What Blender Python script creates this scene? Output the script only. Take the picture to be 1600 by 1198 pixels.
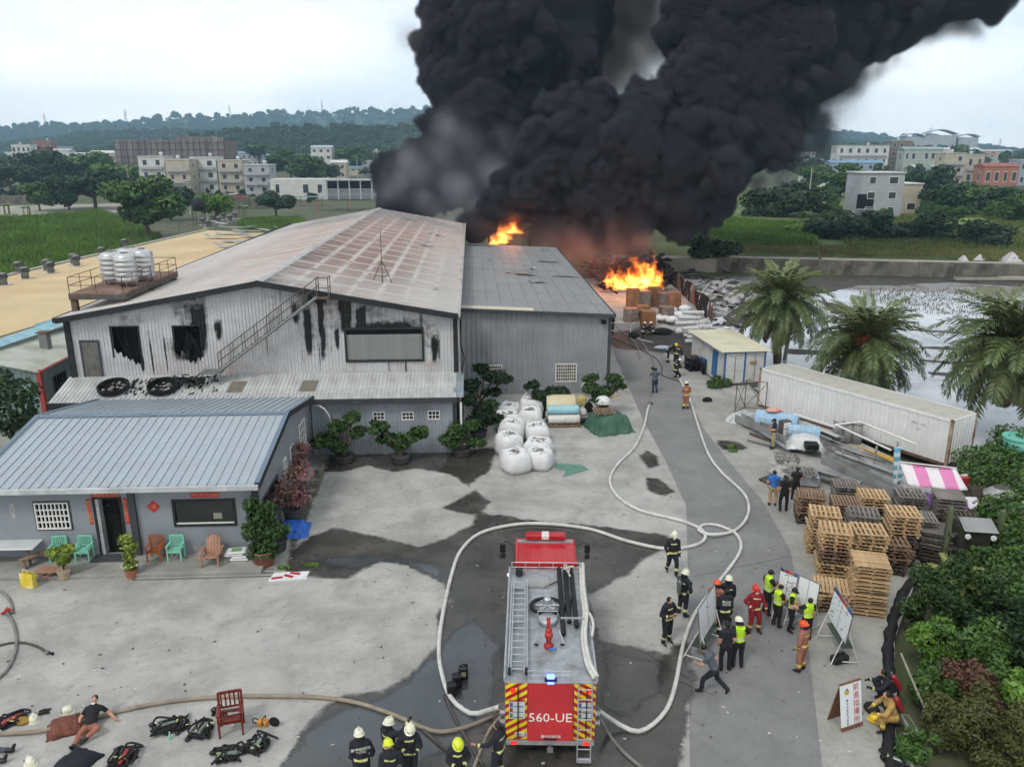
import bpy, bmesh, math, random
import numpy as np
from mathutils import Vector, Matrix, Euler, Quaternion
from mathutils.geometry import tessellate_polygon
R=math.radians; PI=math.pi
rnd=random.Random(7)
sc=bpy.context.scene
for o in list(bpy.data.objects): bpy.data.objects.remove(o)
COL=sc.collection
# ------------------------------------------------------------------ camera
CAMH=16.0; PITCH=R(16.15); YAW=R(2.84); FPX=1257.0
cd=bpy.data.cameras.new('camera'); cam=bpy.data.objects.new('camera',cd); COL.objects.link(cam)
cam.location=(0,0,CAMH); cam.rotation_euler=(PI/2-PITCH,0,-YAW)
cd.sensor_width=36; cd.lens=36*FPX/1600; cd.clip_start=.5; cd.clip_end=20000
sc.camera=cam
# ------------------------------------------------------------------ world, sun, exposure
world=bpy.data.worlds.new('World'); sc.world=world; world.use_nodes=True
SUN_EL,SUN_AZ=R(52),R(217)   # high, behind thin cloud, behind the viewer to the left
def sky():
 nt=world.node_tree; N=nt.nodes; L=nt.links; N.clear()
 out=N.new('ShaderNodeOutputWorld'); bg=N.new('ShaderNodeBackground'); bg.inputs[1].default_value=1
 st=N.new('ShaderNodeTexSky'); st.sky_type='NISHITA'; st.sun_disc=False
 st.sun_elevation=SUN_EL; st.sun_rotation=SUN_AZ; st.air_density=1; st.dust_density=3; st.ozone_density=1
 sc_=N.new('ShaderNodeVectorMath'); sc_.operation='SCALE'; sc_.inputs['Scale'].default_value=.10
 L.new(st.outputs[0],sc_.inputs[0])
 tc=N.new('ShaderNodeTexCoord'); mp=N.new('ShaderNodeMapping'); mp.inputs['Scale'].default_value=(1,1,2.6)
 L.new(tc.outputs['Generated'],mp.inputs[0])
 n1=N.new('ShaderNodeTexNoise'); n1.inputs['Scale'].default_value=2.6; n1.inputs['Detail'].default_value=6; n1.inputs['Roughness'].default_value=.55
 n1.inputs['Distortion'].default_value=.4
 L.new(mp.outputs[0],n1.inputs[0])
 cr=N.new('ShaderNodeValToRGB'); e=cr.color_ramp.elements
 e[0].position=.34; e[0].color=(.70,.79,.88,1); e[1].position=.66; e[1].color=(1.12,1.11,1.08,1)
 L.new(n1.outputs[0],cr.inputs[0])
 mx=N.new('ShaderNodeMix'); mx.data_type='RGBA'; mx.inputs[0].default_value=.88
 L.new(sc_.outputs[0],mx.inputs[6]); L.new(cr.outputs[0],mx.inputs[7])
 sz=N.new('ShaderNodeSeparateXYZ'); L.new(tc.outputs['Generated'],sz.inputs[0]); ab=N.new('ShaderNodeMath'); ab.operation='ABSOLUTE'; L.new(sz.outputs[2],ab.inputs[0])
 hr=N.new('ShaderNodeMapRange'); hr.interpolation_type='SMOOTHSTEP'; hr.inputs[1].default_value=.02; hr.inputs[2].default_value=.34; hr.inputs[3].default_value=1.68; hr.inputs[4].default_value=1.; L.new(ab.outputs[0],hr.inputs[0]); L.new(hr.outputs[0],bg.inputs[1])   # bright hazy band all round the horizon
 L.new(mx.outputs[2],bg.inputs[0]); L.new(bg.outputs[0],out.inputs[0])
sky()
sd=bpy.data.lights.new('sun','SUN'); sd.energy=1.45; sd.angle=R(12); sd.color=(1,.96,.9)
sun=bpy.data.objects.new('sun',sd); COL.objects.link(sun); sun.rotation_euler=(PI/2-SUN_EL,0,-SUN_AZ+PI); sun.location=(-40,20,60)
vs=sc.view_settings; vs.view_transform='Standard'; vs.look='None'; vs.exposure=0; vs.gamma=1; vs.use_curve_mapping=False
sc.render.engine='CYCLES'; cy=sc.cycles
cy.max_bounces=6; cy.diffuse_bounces=2; cy.glossy_bounces=2; cy.transmission_bounces=2; cy.volume_bounces=1; cy.transparent_max_bounces=8
cy.use_denoising=True; cy.use_adaptive_sampling=True; cy.adaptive_threshold=.04; cy.adaptive_min_samples=12; cy.caustics_reflective=False; cy.caustics_refractive=False
cy.sample_clamp_indirect=4; cy.volume_step_rate=1.0; cy.volume_max_steps=256
# ------------------------------------------------------------------ helpers
_cp,_sp,_cw,_sw=math.cos(PITCH),math.sin(PITCH),math.cos(YAW),math.sin(YAW)
def _ray(x,y):
 u=(x-800)/FPX; v=(599-y)/FPX; f=_cp+v*_sp
 return Vector((u*_cw+f*_sw,-u*_sw+f*_cw,-_sp+v*_cp))
def G(x,y,z=0.):            # survey helper: where a sight line meets the level z
 r=_ray(x,y); return Vector((r.x,r.y,r.z))*((z-CAMH)/r.z)+Vector((0,0,CAMH))
def AY(x,y,Y):              # ... meets the wall plane at depth Y
 r=_ray(x,y); return r*(Y/r.y)+Vector((0,0,CAMH))
def AX(x,y,X):
 r=_ray(x,y); return r*(X/r.x)+Vector((0,0,CAMH))
def S(r,g,b):
 f=lambda c:(c/255/12.92 if c<=10 else ((c/255+.055)/1.055)**2.4)
 return (f(r),f(g),f(b))
class MB:
 def __init__(s): s.v=[]; s.f=[]; s.m=None
 def add(s,vs,fs,M=None):
  n=len(s.v)
  if M is not None: vs=[M@Vector(v) for v in vs]
  s.v+= [tuple(v) for v in vs]; s.f+=[tuple(i+n for i in f) for f in fs]; return s
 def box(s,x0,y0,z0,x1,y1,z1,M=None):
  v=[(x0,y0,z0),(x1,y0,z0),(x1,y1,z0),(x0,y1,z0),(x0,y0,z1),(x1,y0,z1),(x1,y1,z1),(x0,y1,z1)]
  return s.add(v,[(0,3,2,1),(4,5,6,7),(0,1,5,4),(1,2,6,5),(2,3,7,6),(3,0,4,7)],M)
 def bc(s,c,d,rz=0,rx=0,ry=0):     # box by centre and size
  M=Matrix.Translation(c)@Euler((rx,ry,rz)).to_matrix().to_4x4()
  return s.box(-d[0]/2,-d[1]/2,-d[2]/2,d[0]/2,d[1]/2,d[2]/2,M)
 def bev(s,x0,y0,z0,x1,y1,z1,b,M=None):   # chamfered box
  v=[];
  for sx in (0,1):
   for sy in (0,1):
    for sz in (0,1):
     X=(x0,x1)[sx];Y=(y0,y1)[sy];Z=(z0,z1)[sz]
     dx=b if sx==0 else -b;dy=b if sy==0 else -b;dz=b if sz==0 else -b
     v+=[(X,Y+dy,Z+dz),(X+dx,Y,Z+dz),(X+dx,Y+dy,Z)]
  I=lambda a,b_,c,k:(a*4+b_*2+c)*3+k
  f=[]
  for sx in (0,1): q=[I(sx,0,0,0),I(sx,0,1,0),I(sx,1,1,0),I(sx,1,0,0)]; f.append(q if sx==0 else q[::-1])
  for sy in (0,1): q=[I(0,sy,0,1),I(1,sy,0,1),I(1,sy,1,1),I(0,sy,1,1)]; f.append(q if sy==0 else q[::-1])
  for sz in (0,1): q=[I(0,0,sz,2),I(0,1,sz,2),I(1,1,sz,2),I(1,0,sz,2)]; f.append(q if sz==0 else q[::-1])
  for a in (0,1):
   for b2 in (0,1):
    f+= [[I(a,b2,0,0),I(a,b2,1,0),I(a,b2,1,1),I(a,b2,0,1)],[I(a,0,b2,0),I(a,1,b2,0),I(a,1,b2,2),I(a,0,b2,2)],[I(0,a,b2,1),I(1,a,b2,1),I(1,a,b2,2),I(0,a,b2,2)]]
    for c in (0,1): f.append([I(a,b2,c,0),I(a,b2,c,1),I(a,b2,c,2)])
  return s.add(v,f,M)
 def tube(s,pts,r,n=6,cap=True):
  pts=[Vector(p) for p in pts]; rs=r if isinstance(r,(list,tuple)) else [r]*len(pts)
  m=len(pts); vs=[]; up=None
  for i,p in enumerate(pts):
   t=(pts[min(i+1,m-1)]-pts[max(i-1,0)])
   if t.length<1e-9: t=Vector((0,0,1))
   t.normalize()
   if up is None: up=Vector((0,0,1)) if abs(t.z)<.9 else Vector((1,0,0))
   a=t.cross(up)
   if a.length<1e-5: a=t.orthogonal()
   a.normalize(); b=a.cross(t).normalized(); up=b
   for k in range(n):
    an=2*PI*k/n; vs.append(p+a*(math.cos(an)*rs[i])+b*(math.sin(an)*rs[i]))
  fs=[(i*n+k,i*n+(k+1)%n,(i+1)*n+(k+1)%n,(i+1)*n+k) for i in range(m-1) for k in range(n)]
  if cap: fs+=[tuple(range(n))[::-1],tuple((m-1)*n+k for k in range(n))]
  return s.add(vs,fs)
 def lathe(s,prof,n=12,M=None,a0=0,a1=2*PI):   # prof: (r,z)
  full=abs(a1-a0-2*PI)<1e-6; c=n if full else n+1; vs=[];m=len(prof)
  for r,z in prof:
   for k in range(c):
    a=a0+(a1-a0)*k/n; vs.append((r*math.cos(a),r*math.sin(a),z))
  fs=[(i*c+k,i*c+(k+1)%c,(i+1)*c+(k+1)%c,(i+1)*c+k) for i in range(m-1) for k in range(n)]
  if full: fs+=[tuple(range(c))[::-1],tuple((m-1)*c+k for k in range(c))]
  return s.add(vs,fs,M)
 def ell(s,c,r,n=8,m=5,M=None):
  pr=[(math.sin(PI*max(.02,min(.98,i/m))),-math.cos(PI*i/m)) for i in range(m+1)]
  T=Matrix.Translation(c)@(M or Matrix())@Matrix.Diagonal((r[0],r[1],r[2],1))
  return s.lathe(pr,n,T)
 def prism(s,poly,z0,z1,M=None):
  n=len(poly); vs=[(p[0],p[1],z0) for p in poly]+[(p[0],p[1],z1) for p in poly]
  fs=[(i,(i+1)%n,n+(i+1)%n,n+i) for i in range(n)]
  for t in tessellate_polygon([[Vector((p[0],p[1],0)) for p in poly]]):
   a,b,c=t
   A,B,C_=[Vector(poly[k][:2]) for k in t]
   if (B-A).cross(C_-A)<0: b,c=c,b
   fs+=[(n+a,n+b,n+c),(a,c,b)]
  return s.add(vs,fs,M)
 def sheet(s,poly,z):
  vs=[(p[0],p[1],z) for p in poly]; fs=[]
  for t in tessellate_polygon([[Vector((p[0],p[1],0)) for p in poly]]):
   A,B,C_=[Vector(poly[k][:2]) for k in t]
   fs.append(tuple(t) if (B-A).cross(C_-A)>0 else (t[0],t[2],t[1]))
  return s.add(vs,fs)
 def grid(s,P):      # P[i][j] points
  n=len(P);m=len(P[0]); vs=[p for r in P for p in r]
  return s.add(vs,[(i*m+j,i*m+j+1,(i+1)*m+j+1,(i+1)*m+j) for i in range(n-1) for j in range(m-1)])
 def mesh(s,name='m',mat=None,smooth=False):
  me=bpy.data.meshes.new(name); me.from_pydata(s.v,[],s.f); me.update()
  if mat: me.materials.append(mat)
  if smooth: me.polygons.foreach_set('use_smooth',[True]*len(me.polygons))
  return me
 def build(s,name,mat,parent=None,smooth=False,loc=None,rz=0): return ob(name,s.mesh(name,mat,smooth),parent,loc,rz)
def ob(name,me,parent=None,loc=None,rz=0,rot=None,scale=None):
 o=bpy.data.objects.new(name,me); COL.objects.link(o)
 if parent: o.parent=parent
 if loc is not None: o.location=loc
 if rot is not None: o.rotation_euler=rot
 elif rz: o.rotation_euler=(0,0,rz)
 if scale is not None: o.scale=(scale,)*3 if isinstance(scale,(int,float)) else scale
 return o
def tag(o,label=None,cat=None,group=None,kind=None):
 if label: o['label']=label
 if cat: o['category']=cat
 if group: o['group']=group
 if kind: o['kind']=kind
 return o
def T(name,label,cat,loc=(0,0,0),rz=0,group=None,scale=None):
 o=ob(name,None,None,loc,rz,scale=scale); o.empty_display_size=.2
 return tag(o,label,cat,group)
def struct(o,label=None):
 o['kind']='structure'
 if label: o['label']=label
 return o
def copy_tree(o,parent=None,label=None,group=None,loc=None,rz=None,scale=None):
 c=o.copy(); COL.objects.link(c); c.parent=parent
 if label: c['label']=label
 if group: c['group']=group
 if loc is not None: c.location=loc
 if rz is not None: c.rotation_euler=(0,0,rz)
 if scale is not None: c.scale=(scale,)*3 if isinstance(scale,(int,float)) else scale
 for ch in KIDS.get(o.name,[]) or list(o.children): copy_tree(ch,c)
 return c
KIDS={}
def spline(pts,step=.25):      # Catmull-Rom through points
 P=[Vector(p) for p in pts]; P=[P[0]*2-P[1]]+P+[P[-1]*2-P[-2]]; out=[]
 for i in range(1,len(P)-2):
  a,b,c,d=P[i-1:i+3]; n=max(2,int((c-b).length/step))
  for k in range(n):
   t=k/n; out.append(.5*((2*b)+(c-a)*t+(2*a-5*b+4*c-d)*t*t+(3*b-a-3*c+d)*t**3))
 out.append(P[-2]); return out
# ---------------------------------------------------------------- materials
MATS={}
def mk(name,col,rough=.7,var=.18,scale=2.,detail=5,bump=0,bscale=None,metal=0,rnd_=0,spec=.5,col2=None,stain=None,st_scale=.4,st_lo=.5,st_hi=.7,attr=None,attrcol=(.01,.01,.01),coat=0,emit=None,trans=0,fade=None,stretch=(1,1,1),tint=False,rvar=0):
 if name in MATS: return MATS[name]
 m=bpy.data.materials.new(name); MATS[name]=m; m.use_nodes=True
 nt=m.node_tree; N=nt.nodes; L=nt.links; p=N['Principled BSDF']
 p.inputs['Roughness'].default_value=rough; p.inputs['Metallic'].default_value=metal
 p.inputs['Specular IOR Level'].default_value=spec
 if coat: p.inputs['Coat Weight'].default_value=coat; p.inputs['Coat Roughness'].default_value=.08
 if emit: p.inputs['Emission Color'].default_value=(*emit[0],1); p.inputs['Emission Strength'].default_value=emit[1]
 if trans: p.inputs['Transmission Weight'].default_value=trans
 tc=N.new('ShaderNodeTexCoord'); mp=N.new('ShaderNodeMapping'); mp.inputs['Scale'].default_value=stretch
 L.new(tc.outputs['Object'],mp.inputs[0]); V=mp.outputs[0]
 def noise(s,d=5,r=.6):
  n=N.new('ShaderNodeTexNoise'); n.inputs['Scale'].default_value=s; n.inputs['Detail'].default_value=d; n.inputs['Roughness'].default_value=r; L.new(V,n.inputs[0]); return n.outputs[0]
 def mix(a,b,f,mode='MIX'):
  x=N.new('ShaderNodeMix'); x.data_type='RGBA'; x.blend_type=mode
  for s_,k in ((f,0),(a,6),(b,7)):
   if isinstance(s_,(float,int)): x.inputs[k].default_value=s_
   elif isinstance(s_,tuple): x.inputs[k].default_value=(*s_,1) if len(s_)==3 else s_
   else: L.new(s_,x.inputs[k])
  return x.outputs[2]
 def rng(v,a,b,c,d):
  r=N.new('ShaderNodeMapRange'); r.inputs[1].default_value=a;r.inputs[2].default_value=b;r.inputs[3].default_value=c;r.inputs[4].default_value=d; L.new(v,r.inputs[0]); return r.outputs[0]
 n=noise(scale,detail)
 c2=col2 or tuple(c*(1-var*1.6) for c in col); c1=col if col2 else tuple(min(1,c*(1+var*.7)) for c in col)
 c=mix(c2,c1,rng(n,.3,.7,0,1))
 if stain:
  c=mix(c,stain,rng(noise(st_scale,6,.65),st_lo,st_hi,0,1))
 if tint:
  a=N.new('ShaderNodeAttribute'); a.attribute_name='tint'; c=mix(c,a.outputs[0],1.,'MULTIPLY')
 if rnd_:
  oi=N.new('ShaderNodeObjectInfo'); c=mix(c,(0,0,0),rng(oi.outputs['Random'],0,1,0,rnd_))
 if attr:
  a=N.new('ShaderNodeAttribute'); a.attribute_name=attr
  ad=N.new('ShaderNodeMath'); ad.operation='MULTIPLY_ADD'; L.new(noise(3.5,4),ad.inputs[0]); ad.inputs[1].default_value=.7; L.new(a.outputs['Fac'],ad.inputs[2])
  c=mix(c,attrcol,rng(ad.outputs[0],.6,1.0,0,1))
 L.new(c,p.inputs['Base Color'])
 if rvar: L.new(rng(n,.3,.7,max(0,rough-rvar),min(1,rough+rvar)),p.inputs['Roughness'])
 if bump:
  b=N.new('ShaderNodeBump'); b.inputs['Strength'].default_value=1; b.inputs['Distance'].default_value=bump
  L.new(noise(bscale or scale*4,6),b.inputs['Height']); L.new(b.outputs[0],p.inputs['Normal'])
 if fade:
  a=N.new('ShaderNodeAttribute'); a.attribute_name=fade; ad=N.new('ShaderNodeMath'); ad.operation='MULTIPLY_ADD'; L.new(noise(2.6,5,.7),ad.inputs[0]); ad.inputs[1].default_value=.9; L.new(a.outputs['Fac'],ad.inputs[2])
  L.new(rng(ad.outputs[0],.78,1.12,0,.97),p.inputs['Alpha'])
 return m
# ================================================================== SETTING
from mathutils import noise as mnoise
def nz(p,s=1.): return mnoise.noise(Vector(p)*s)
CONC=S(190,189,183)
def concrete(name,col,dark,wetness=0.):
 if name in MATS: return MATS[name]
 m=mk(name,col,.85,.1,.35,6,stain=dark,st_scale=.22,st_lo=.48,st_hi=.78,bump=.006,bscale=9)
 nt=m.node_tree; N=nt.nodes; L=nt.links; p=N['Principled BSDF']
 # fine speckle and long tyre/water streaks of their own shape
 src=p.inputs['Base Color'].links[0].from_socket
 tc=[n for n in N if n.type=='TEX_COORD'][0]
 def nse(sc_,d,lo,hi,a,b,dist=0):
  n=N.new('ShaderNodeTexNoise'); n.inputs['Scale'].default_value=sc_; n.inputs['Detail'].default_value=d; n.inputs['Roughness'].default_value=.68; n.inputs['Distortion'].default_value=dist; L.new(tc.outputs['Object'],n.inputs[0])
  r=N.new('ShaderNodeMapRange'); r.inputs[1].default_value=lo; r.inputs[2].default_value=hi; r.inputs[3].default_value=a; r.inputs[4].default_value=b; L.new(n.outputs[0],r.inputs[0]); return r.outputs[0]
 def mxc(f,a,c):
  x=N.new('ShaderNodeMix'); x.data_type='RGBA'; L.new(f,x.inputs[0]); L.new(a,x.inputs[6]); x.inputs[7].default_value=(*c,1); return x
 x=mxc(nse(.6,8,.42,.7,0,.7,.4),src,dark); x=mxc(nse(3.2,6,.54,.74,0,.5,.2),x.outputs[2],tuple(c*.72 for c in dark)); x=mxc(nse(.5,5,.6,.74,0,.5),x.outputs[2],tuple(min(1,c*1.12) for c in col))
 vo=N.new('ShaderNodeTexVoronoi'); vo.feature='DISTANCE_TO_EDGE'; vo.inputs['Scale'].default_value=.17; nz_=N.new('ShaderNodeTexNoise'); nz_.inputs['Scale'].default_value=.8; nz_.inputs['Detail'].default_value=5; L.new(tc.outputs['Object'],nz_.inputs[0])
 av=N.new('ShaderNodeVectorMath'); av.operation='MULTIPLY_ADD'; L.new(nz_.outputs[1],av.inputs[0]); av.inputs[1].default_value=(3,3,0); L.new(tc.outputs['Object'],av.inputs[2]); L.new(av.outputs[0],vo.inputs[0])
 rr=N.new('ShaderNodeMapRange'); rr.inputs[1].default_value=0; rr.inputs[2].default_value=.004; rr.inputs[3].default_value=.22; rr.inputs[4].default_value=0; L.new(vo.outputs[0],rr.inputs[0]); x=mxc(rr.outputs[0],x.outputs[2],tuple(c*.45 for c in dark))
 n2=N.new('ShaderNodeTexNoise'); n2.inputs['Scale'].default_value=28; n2.inputs['Detail'].default_value=3; L.new(tc.outputs['Object'],n2.inputs[0])
 r2=N.new('ShaderNodeMapRange'); r2.inputs[1].default_value=.3; r2.inputs[2].default_value=.7; r2.inputs[3].default_value=.86; r2.inputs[4].default_value=1.08; L.new(n2.outputs[0],r2.inputs[0])
 x2=N.new('ShaderNodeMix'); x2.data_type='RGBA'; x2.blend_type='MULTIPLY'; x2.inputs[0].default_value=1; L.new(x.outputs[2],x2.inputs[6]); L.new(r2.outputs[0],x2.inputs[7])
 L.new(x2.outputs[2],p.inputs['Base Color'])
 return m
mYard=concrete('yard_concrete',S(178,177,172),S(132,131,126))
mRoad=concrete('road_concrete',S(134,134,133),S(112,112,111))
mApron=concrete('apron_concrete',S(168,167,160),S(128,126,120))
mSoil=mk('soil',S(96,92,74),.95,.3,.25,7,bump=.05,bscale=3,stain=S(70,84,48),st_scale=.05,st_lo=.4,st_hi=.6)
mWet=mk('wet_concrete',S(82,79,74),.22,.3,.5,7,spec=.6,bump=.0015,bscale=20,stain=S(56,54,50),st_scale=.6,st_lo=.4,st_hi=.7,rvar=.14,fade='wet')
mPool=mk('standing_water',S(78,82,85),.06,.2,.4,5,spec=.75,bump=.0008,bscale=12,fade='wet')
def rough_poly(pts,step=.22,amp=.12,sc_=1.3,seed=0):
 out=[];n=len(pts)
 for i in range(n):
  a=Vector((pts[i][0],pts[i][1],0)); b=Vector((pts[(i+1)%n][0],pts[(i+1)%n][1],0)); k=max(1,int((b-a).length/step))
  nr=Vector((b.y-a.y,a.x-b.x,0)).normalized() if (b-a).length>1e-6 else Vector()
  for j in range(k):
   p=a.lerp(b,j/k); d=mnoise.noise(Vector((p.x*sc_,p.y*sc_,seed)))*amp+mnoise.noise(Vector((p.x*sc_*3.7,p.y*sc_*3.7,seed+5)))*amp*.55+mnoise.noise(Vector((p.x*11,p.y*11,seed+9)))*amp*.2
   out.append(p+nr*d)
 return out
# ground sheet out to the horizon: gently graded, flat by the yard
def gz(y): return -.42+min(9.4,max(0,y-430)*.026)
def GT(x,y,z=-.4):
 for _ in range(25): p=G(x,y,z); z=z*.5+.5*gz(p.y)
 return G(x,y,z)
def ground():
 xs=sorted(set([-6000,-3000,-1500,-800,-400,-200,-120,-80,-50,-33,0,22,60,100,160,300,600,1200,2500,6000])); ys=[-200,-60,0,20,40,60,90,110,140,200,300,430,500,600,700,800,1000,1600,2500,4000,8000]
 P=[[(x,y,gz(y)) for y in ys] for x in xs]
 m=MB(); m.grid(P); m.f=[f[::-1] for f in m.f]; return m.build('ground',mSoil)
struct(ground(),'bare and weedy soil stretching to the hills')
YARD=[(-34,9),(11.0,9),(11.1,17.5),(13.9,23.2),(15.2,25.5),(17.6,28.3),(20.6,33),(23.6,36.5),(19.4,51.5),(20,60),(22.5,76),(25,92),(24,104),(-3,104),(-3,56),(-34,56)]
struct(MB().prism(YARD,-.45,0).build('yard',mYard),'pale concrete factory yard with stains')
road=[G(*p) for p in [(938,505),(1003,652),(1040,720),(1072,790),(1074,860),(1075,900),(1076,1040),(1078,1198)]]+[Vector((6.0,12,0)),Vector((8.2,12,0))]+[G(*p) for p in [(1285,1198),(1262,1000),(1235,860),(1190,780),(1155,740),(1100,670),(1062,592),(1010,505)]]
struct(MB().sheet([(p.x,p.y) for p in road],.004).build('road',mRoad),'grey concrete lane leading to the fire')
apron=[G(*p) for p in [(1262,1000),(1235,860),(1190,780),(1155,740),(1100,670),(1062,592),(1120,600),(1180,632),(1240,700),(1330,790),(1440,880),(1397,1000),(1402,1198),(1285,1198)]]
struct(MB().sheet(rough_poly([(p.x,p.y) for p in apron],.6,.04),.003).build('pavement',mApron),'paler concrete apron between lane and garden')
# joint grooves in the lane and the yard
jn=mk('joint_filler',S(92,90,86),.95)
for k,(a,b) in enumerate([((975,612),(1130,609)),((1000,1015),(1076,1060)),((1085,900),(1240,868)),((940,1016),(1120,1088))]):
 A,B=G(*a),G(*b); d=(B-A); m=MB().box(0,-.012,.0045,d.length,.012,.0085); struct(m.build('pavement_joint',jn,None,loc=A,rz=math.atan2(d.y,d.x)))
# wet areas (films of water on the slab) and the dry islands between them
W=[(440,1210),(470,1140),(520,1100),(532,1090),(600,1078),(655,1040),(692,1000),(683,975),(706,940),(690,912),(640,884),(600,878),(540,905),(445,897),(455,862),(488,838),(520,824),(560,834),(590,838),(640,852),(664,857),(692,843),(738,822),(744,804),(688,793),(722,781),(742,764),(703,742),(655,730),(615,737),(575,728),(535,735),(505,737),(518,708),(600,709),(700,704),(775,700),(765,735),(730,758),(772,785),(752,800),(800,808),(850,818),(950,822),(1040,835),(1060,848),(1030,862),(1000,872),(985,895),(945,915),(918,930),(935,1000),(985,1012),(1045,1022),(1068,1000),(1088,1060),(1072,1130),(1060,1210)]
def film(name,px,z,mat,amp=.12,seed=0,label=None,step=.16,soft=.3):
 P=np.array([(p.x,p.y) for p in rough_poly([(q.x,q.y) for q in [G(*p) for p in px]],.5,amp*1.6,.8,seed)]); lo=P.min(0)-.5; hi=P.max(0)+.5; nx,ny=((hi-lo)/step).astype(int)+2
 X=lo[0]+np.arange(nx)*step; Y=lo[1]+np.arange(ny)*step; C=np.stack(np.meshgrid(X,Y,indexing='ij'),-1).reshape(-1,2); ins=np.zeros(len(C),bool); dm=np.full(len(C),9.); j=len(P)-1
 for i in range(len(P)):
  a,b=P[i],P[j]; ins^=((a[1]>C[:,1])!=(b[1]>C[:,1]))&(C[:,0]<(b[0]-a[0])*(C[:,1]-a[1])/(b[1]-a[1]+1e-9)+a[0]); e=b-a; t=np.clip(((C-a)@e)/max(1e-9,e@e),0,1); dm=np.minimum(dm,np.linalg.norm(C-(a+t[:,None]*e),axis=1)); j=i
 w=np.clip((np.where(ins,dm,-dm)+soft)/(2*soft),0,1)*.9; g=w.reshape(nx,ny); k=(np.maximum(np.maximum(g[:-1,:-1],g[1:,:-1]),np.maximum(g[:-1,1:],g[1:,1:]))>.03); I,J=np.nonzero(k); v=I*ny+J; F=np.stack([v,v+ny,v+ny+1,v+1],1)
 us,inv=np.unique(F,return_inverse=True); me=bpy.data.meshes.new(name); me.from_pydata(np.c_[C[us],np.full(len(us),z)].tolist(),[],inv.reshape(-1,4).tolist()); me.update(); me.materials.append(mat); at=me.attributes.new('wet','FLOAT','POINT'); at.data.foreach_set('value',w[us].astype(np.float32)); return struct(ob(name,me),label)
film('wet_ground',W,.0085,mWet,.16,1,'dark wet concrete around the fire engine')
film('puddle',[(440,1210),(470,1146),(540,1104),(600,1088),(655,1052),(690,1010),(735,960),(778,1010),(770,1120),(700,1170),(640,1205)],.013,mPool,.15,3,'shallow water mirroring the sky beside the fire engine')
film('puddle',[(470,1020+-145),(560,868),(650,873),(690,890),(690,908),(640,882),(600,877),(560,890)],.0135,mPool,.1,4)
film('puddle',[(945,1020),(985,1026),(1035,1035),(1030,1080),(980,1120),(940,1110)],.0135,mWet,.12,5)
film('wet_ground',[(1000,712),(1012,703),(1026,712),(1030,727),(1012,732)],.009,mWet,.08,6)
film('wet_ground',[(1008,745),(1030,748),(1055,768),(1040,774),(1015,768)],.009,mWet,.08,7)
film('wet_ground',[(1120,688),(1150,690),(1170,700),(1148,704),(1126,701)],.009,mWet,.08,8)
film('wet_ground',[(955,520),(1000,512),(1050,515),(1090,530),(1100,552),(1060,556),(1010,548),(965,545),(950,535)],.0095,mk('sooty_wet',S(72,70,68),.55,.3,1,6,fade='wet',spec=.3),.25,9,'sooty run-off water near the burning goods')
film('wet_ground',[(455,800),(492,735),(515,712),(500,760),(470,830),(452,880)],.0095,mk('mossy_soil',S(92,88,72),.8,.3,1.5,7,stain=S(150,146,128),st_scale=.9,st_lo=.5,st_hi=.6,fade='wet'),.05,10,'mossy strip beside the office wall')
film('paint_spill',[(867,724),(905,727),(920,733),(908,736),(893,742),(880,746),(885,735),(872,734),(868,731)],.012,mk('green_paint',S(96,140,124),.7,.2,3,fade='wet'),.12,12,soft=.12,step=.06,label='spilt pale green paint on the yard')
# paddy water, mud, painted reflection strip and concrete canal
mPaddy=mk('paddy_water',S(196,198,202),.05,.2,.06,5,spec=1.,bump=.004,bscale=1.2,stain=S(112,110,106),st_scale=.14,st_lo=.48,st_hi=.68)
mMud=mk('mud',S(70,66,58),.75,.35,.6,6,bump=.05,bscale=4)
paddy=[(19.6,59),(20.0,53),(24.5,41.5),(25.5,38),(30,32),(60,25),(150,25),(170,85),(100,92),(70,97),(40,106.5),(27,105),(24,85)]
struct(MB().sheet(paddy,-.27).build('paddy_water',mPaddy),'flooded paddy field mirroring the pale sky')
def mud_and_reflection(px,seed,h=.04):
 pts=[G(x,y,-.27) for x,y in px]; o=MB().prism(rough_poly([(p.x,p.y) for p in pts],.5,.35,.5,seed),-.4,-.27+h).build('mud_and_reflection_strip',mMud); struct(o)
for i,px in enumerate([[(1180,424),(1300,433),(1440,425),(1600,440),(1600,448),(1480,441),(1400,446),(1340,446),(1290,458),(1230,462),(1200,446)],[(1070,470),(1120,474),(1150,480),(1100,482)],[(1280,470),(1330,480),(1345,492),(1300,490)],[(1120,520),(1160,523),(1170,534),(1120,530)],[(1230,545),(1290,548),(1300,556),(1230,552)],[(1420,514),(1600,525),(1600,527),(1420,516)],[(1440,542),(1530,545),(1530,547),(1440,544)],[(1440,562),(1560,571),(1550,574),(1440,564)],[(1450,582),(1560,590),(1560,592),(1450,584)]]): mud_and_reflection(px,i)  # first long strip paints the far bank's dark reflection, the rest is mud
mCanal=mk('canal_concrete',S(120,116,106),.9,.25,.5,6,bump=.02,bscale=2,stain=S(72,72,62),st_scale=.4,st_lo=.45,st_hi=.65)
mPath=mk('path_concrete',S(160,155,142),.9,.15,.4,6)
def wall_run(name,pts,h0,h1,th,mat,label,cat='wall'):
 root=T(name,label,cat,pts[0])
 for i in range(len(pts)-1):
  a,b=Vector(pts[i]),Vector(pts[i+1]); d=b-a; L_=Vector((d.x,d.y,0)).length; n=max(1,int(L_/9))
  for k in range(n):
   o=MB().bev(0.02,-th/2,h0,L_/n-.02,th/2,h1+rnd.uniform(-.04,.04),.03).build('segment',mat,root); p=a.lerp(b,k/n)-Vector(pts[0]); o.location=(p.x,p.y,0); o.rotation_euler=(0,0,math.atan2(d.y,d.x))
 return root
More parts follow.
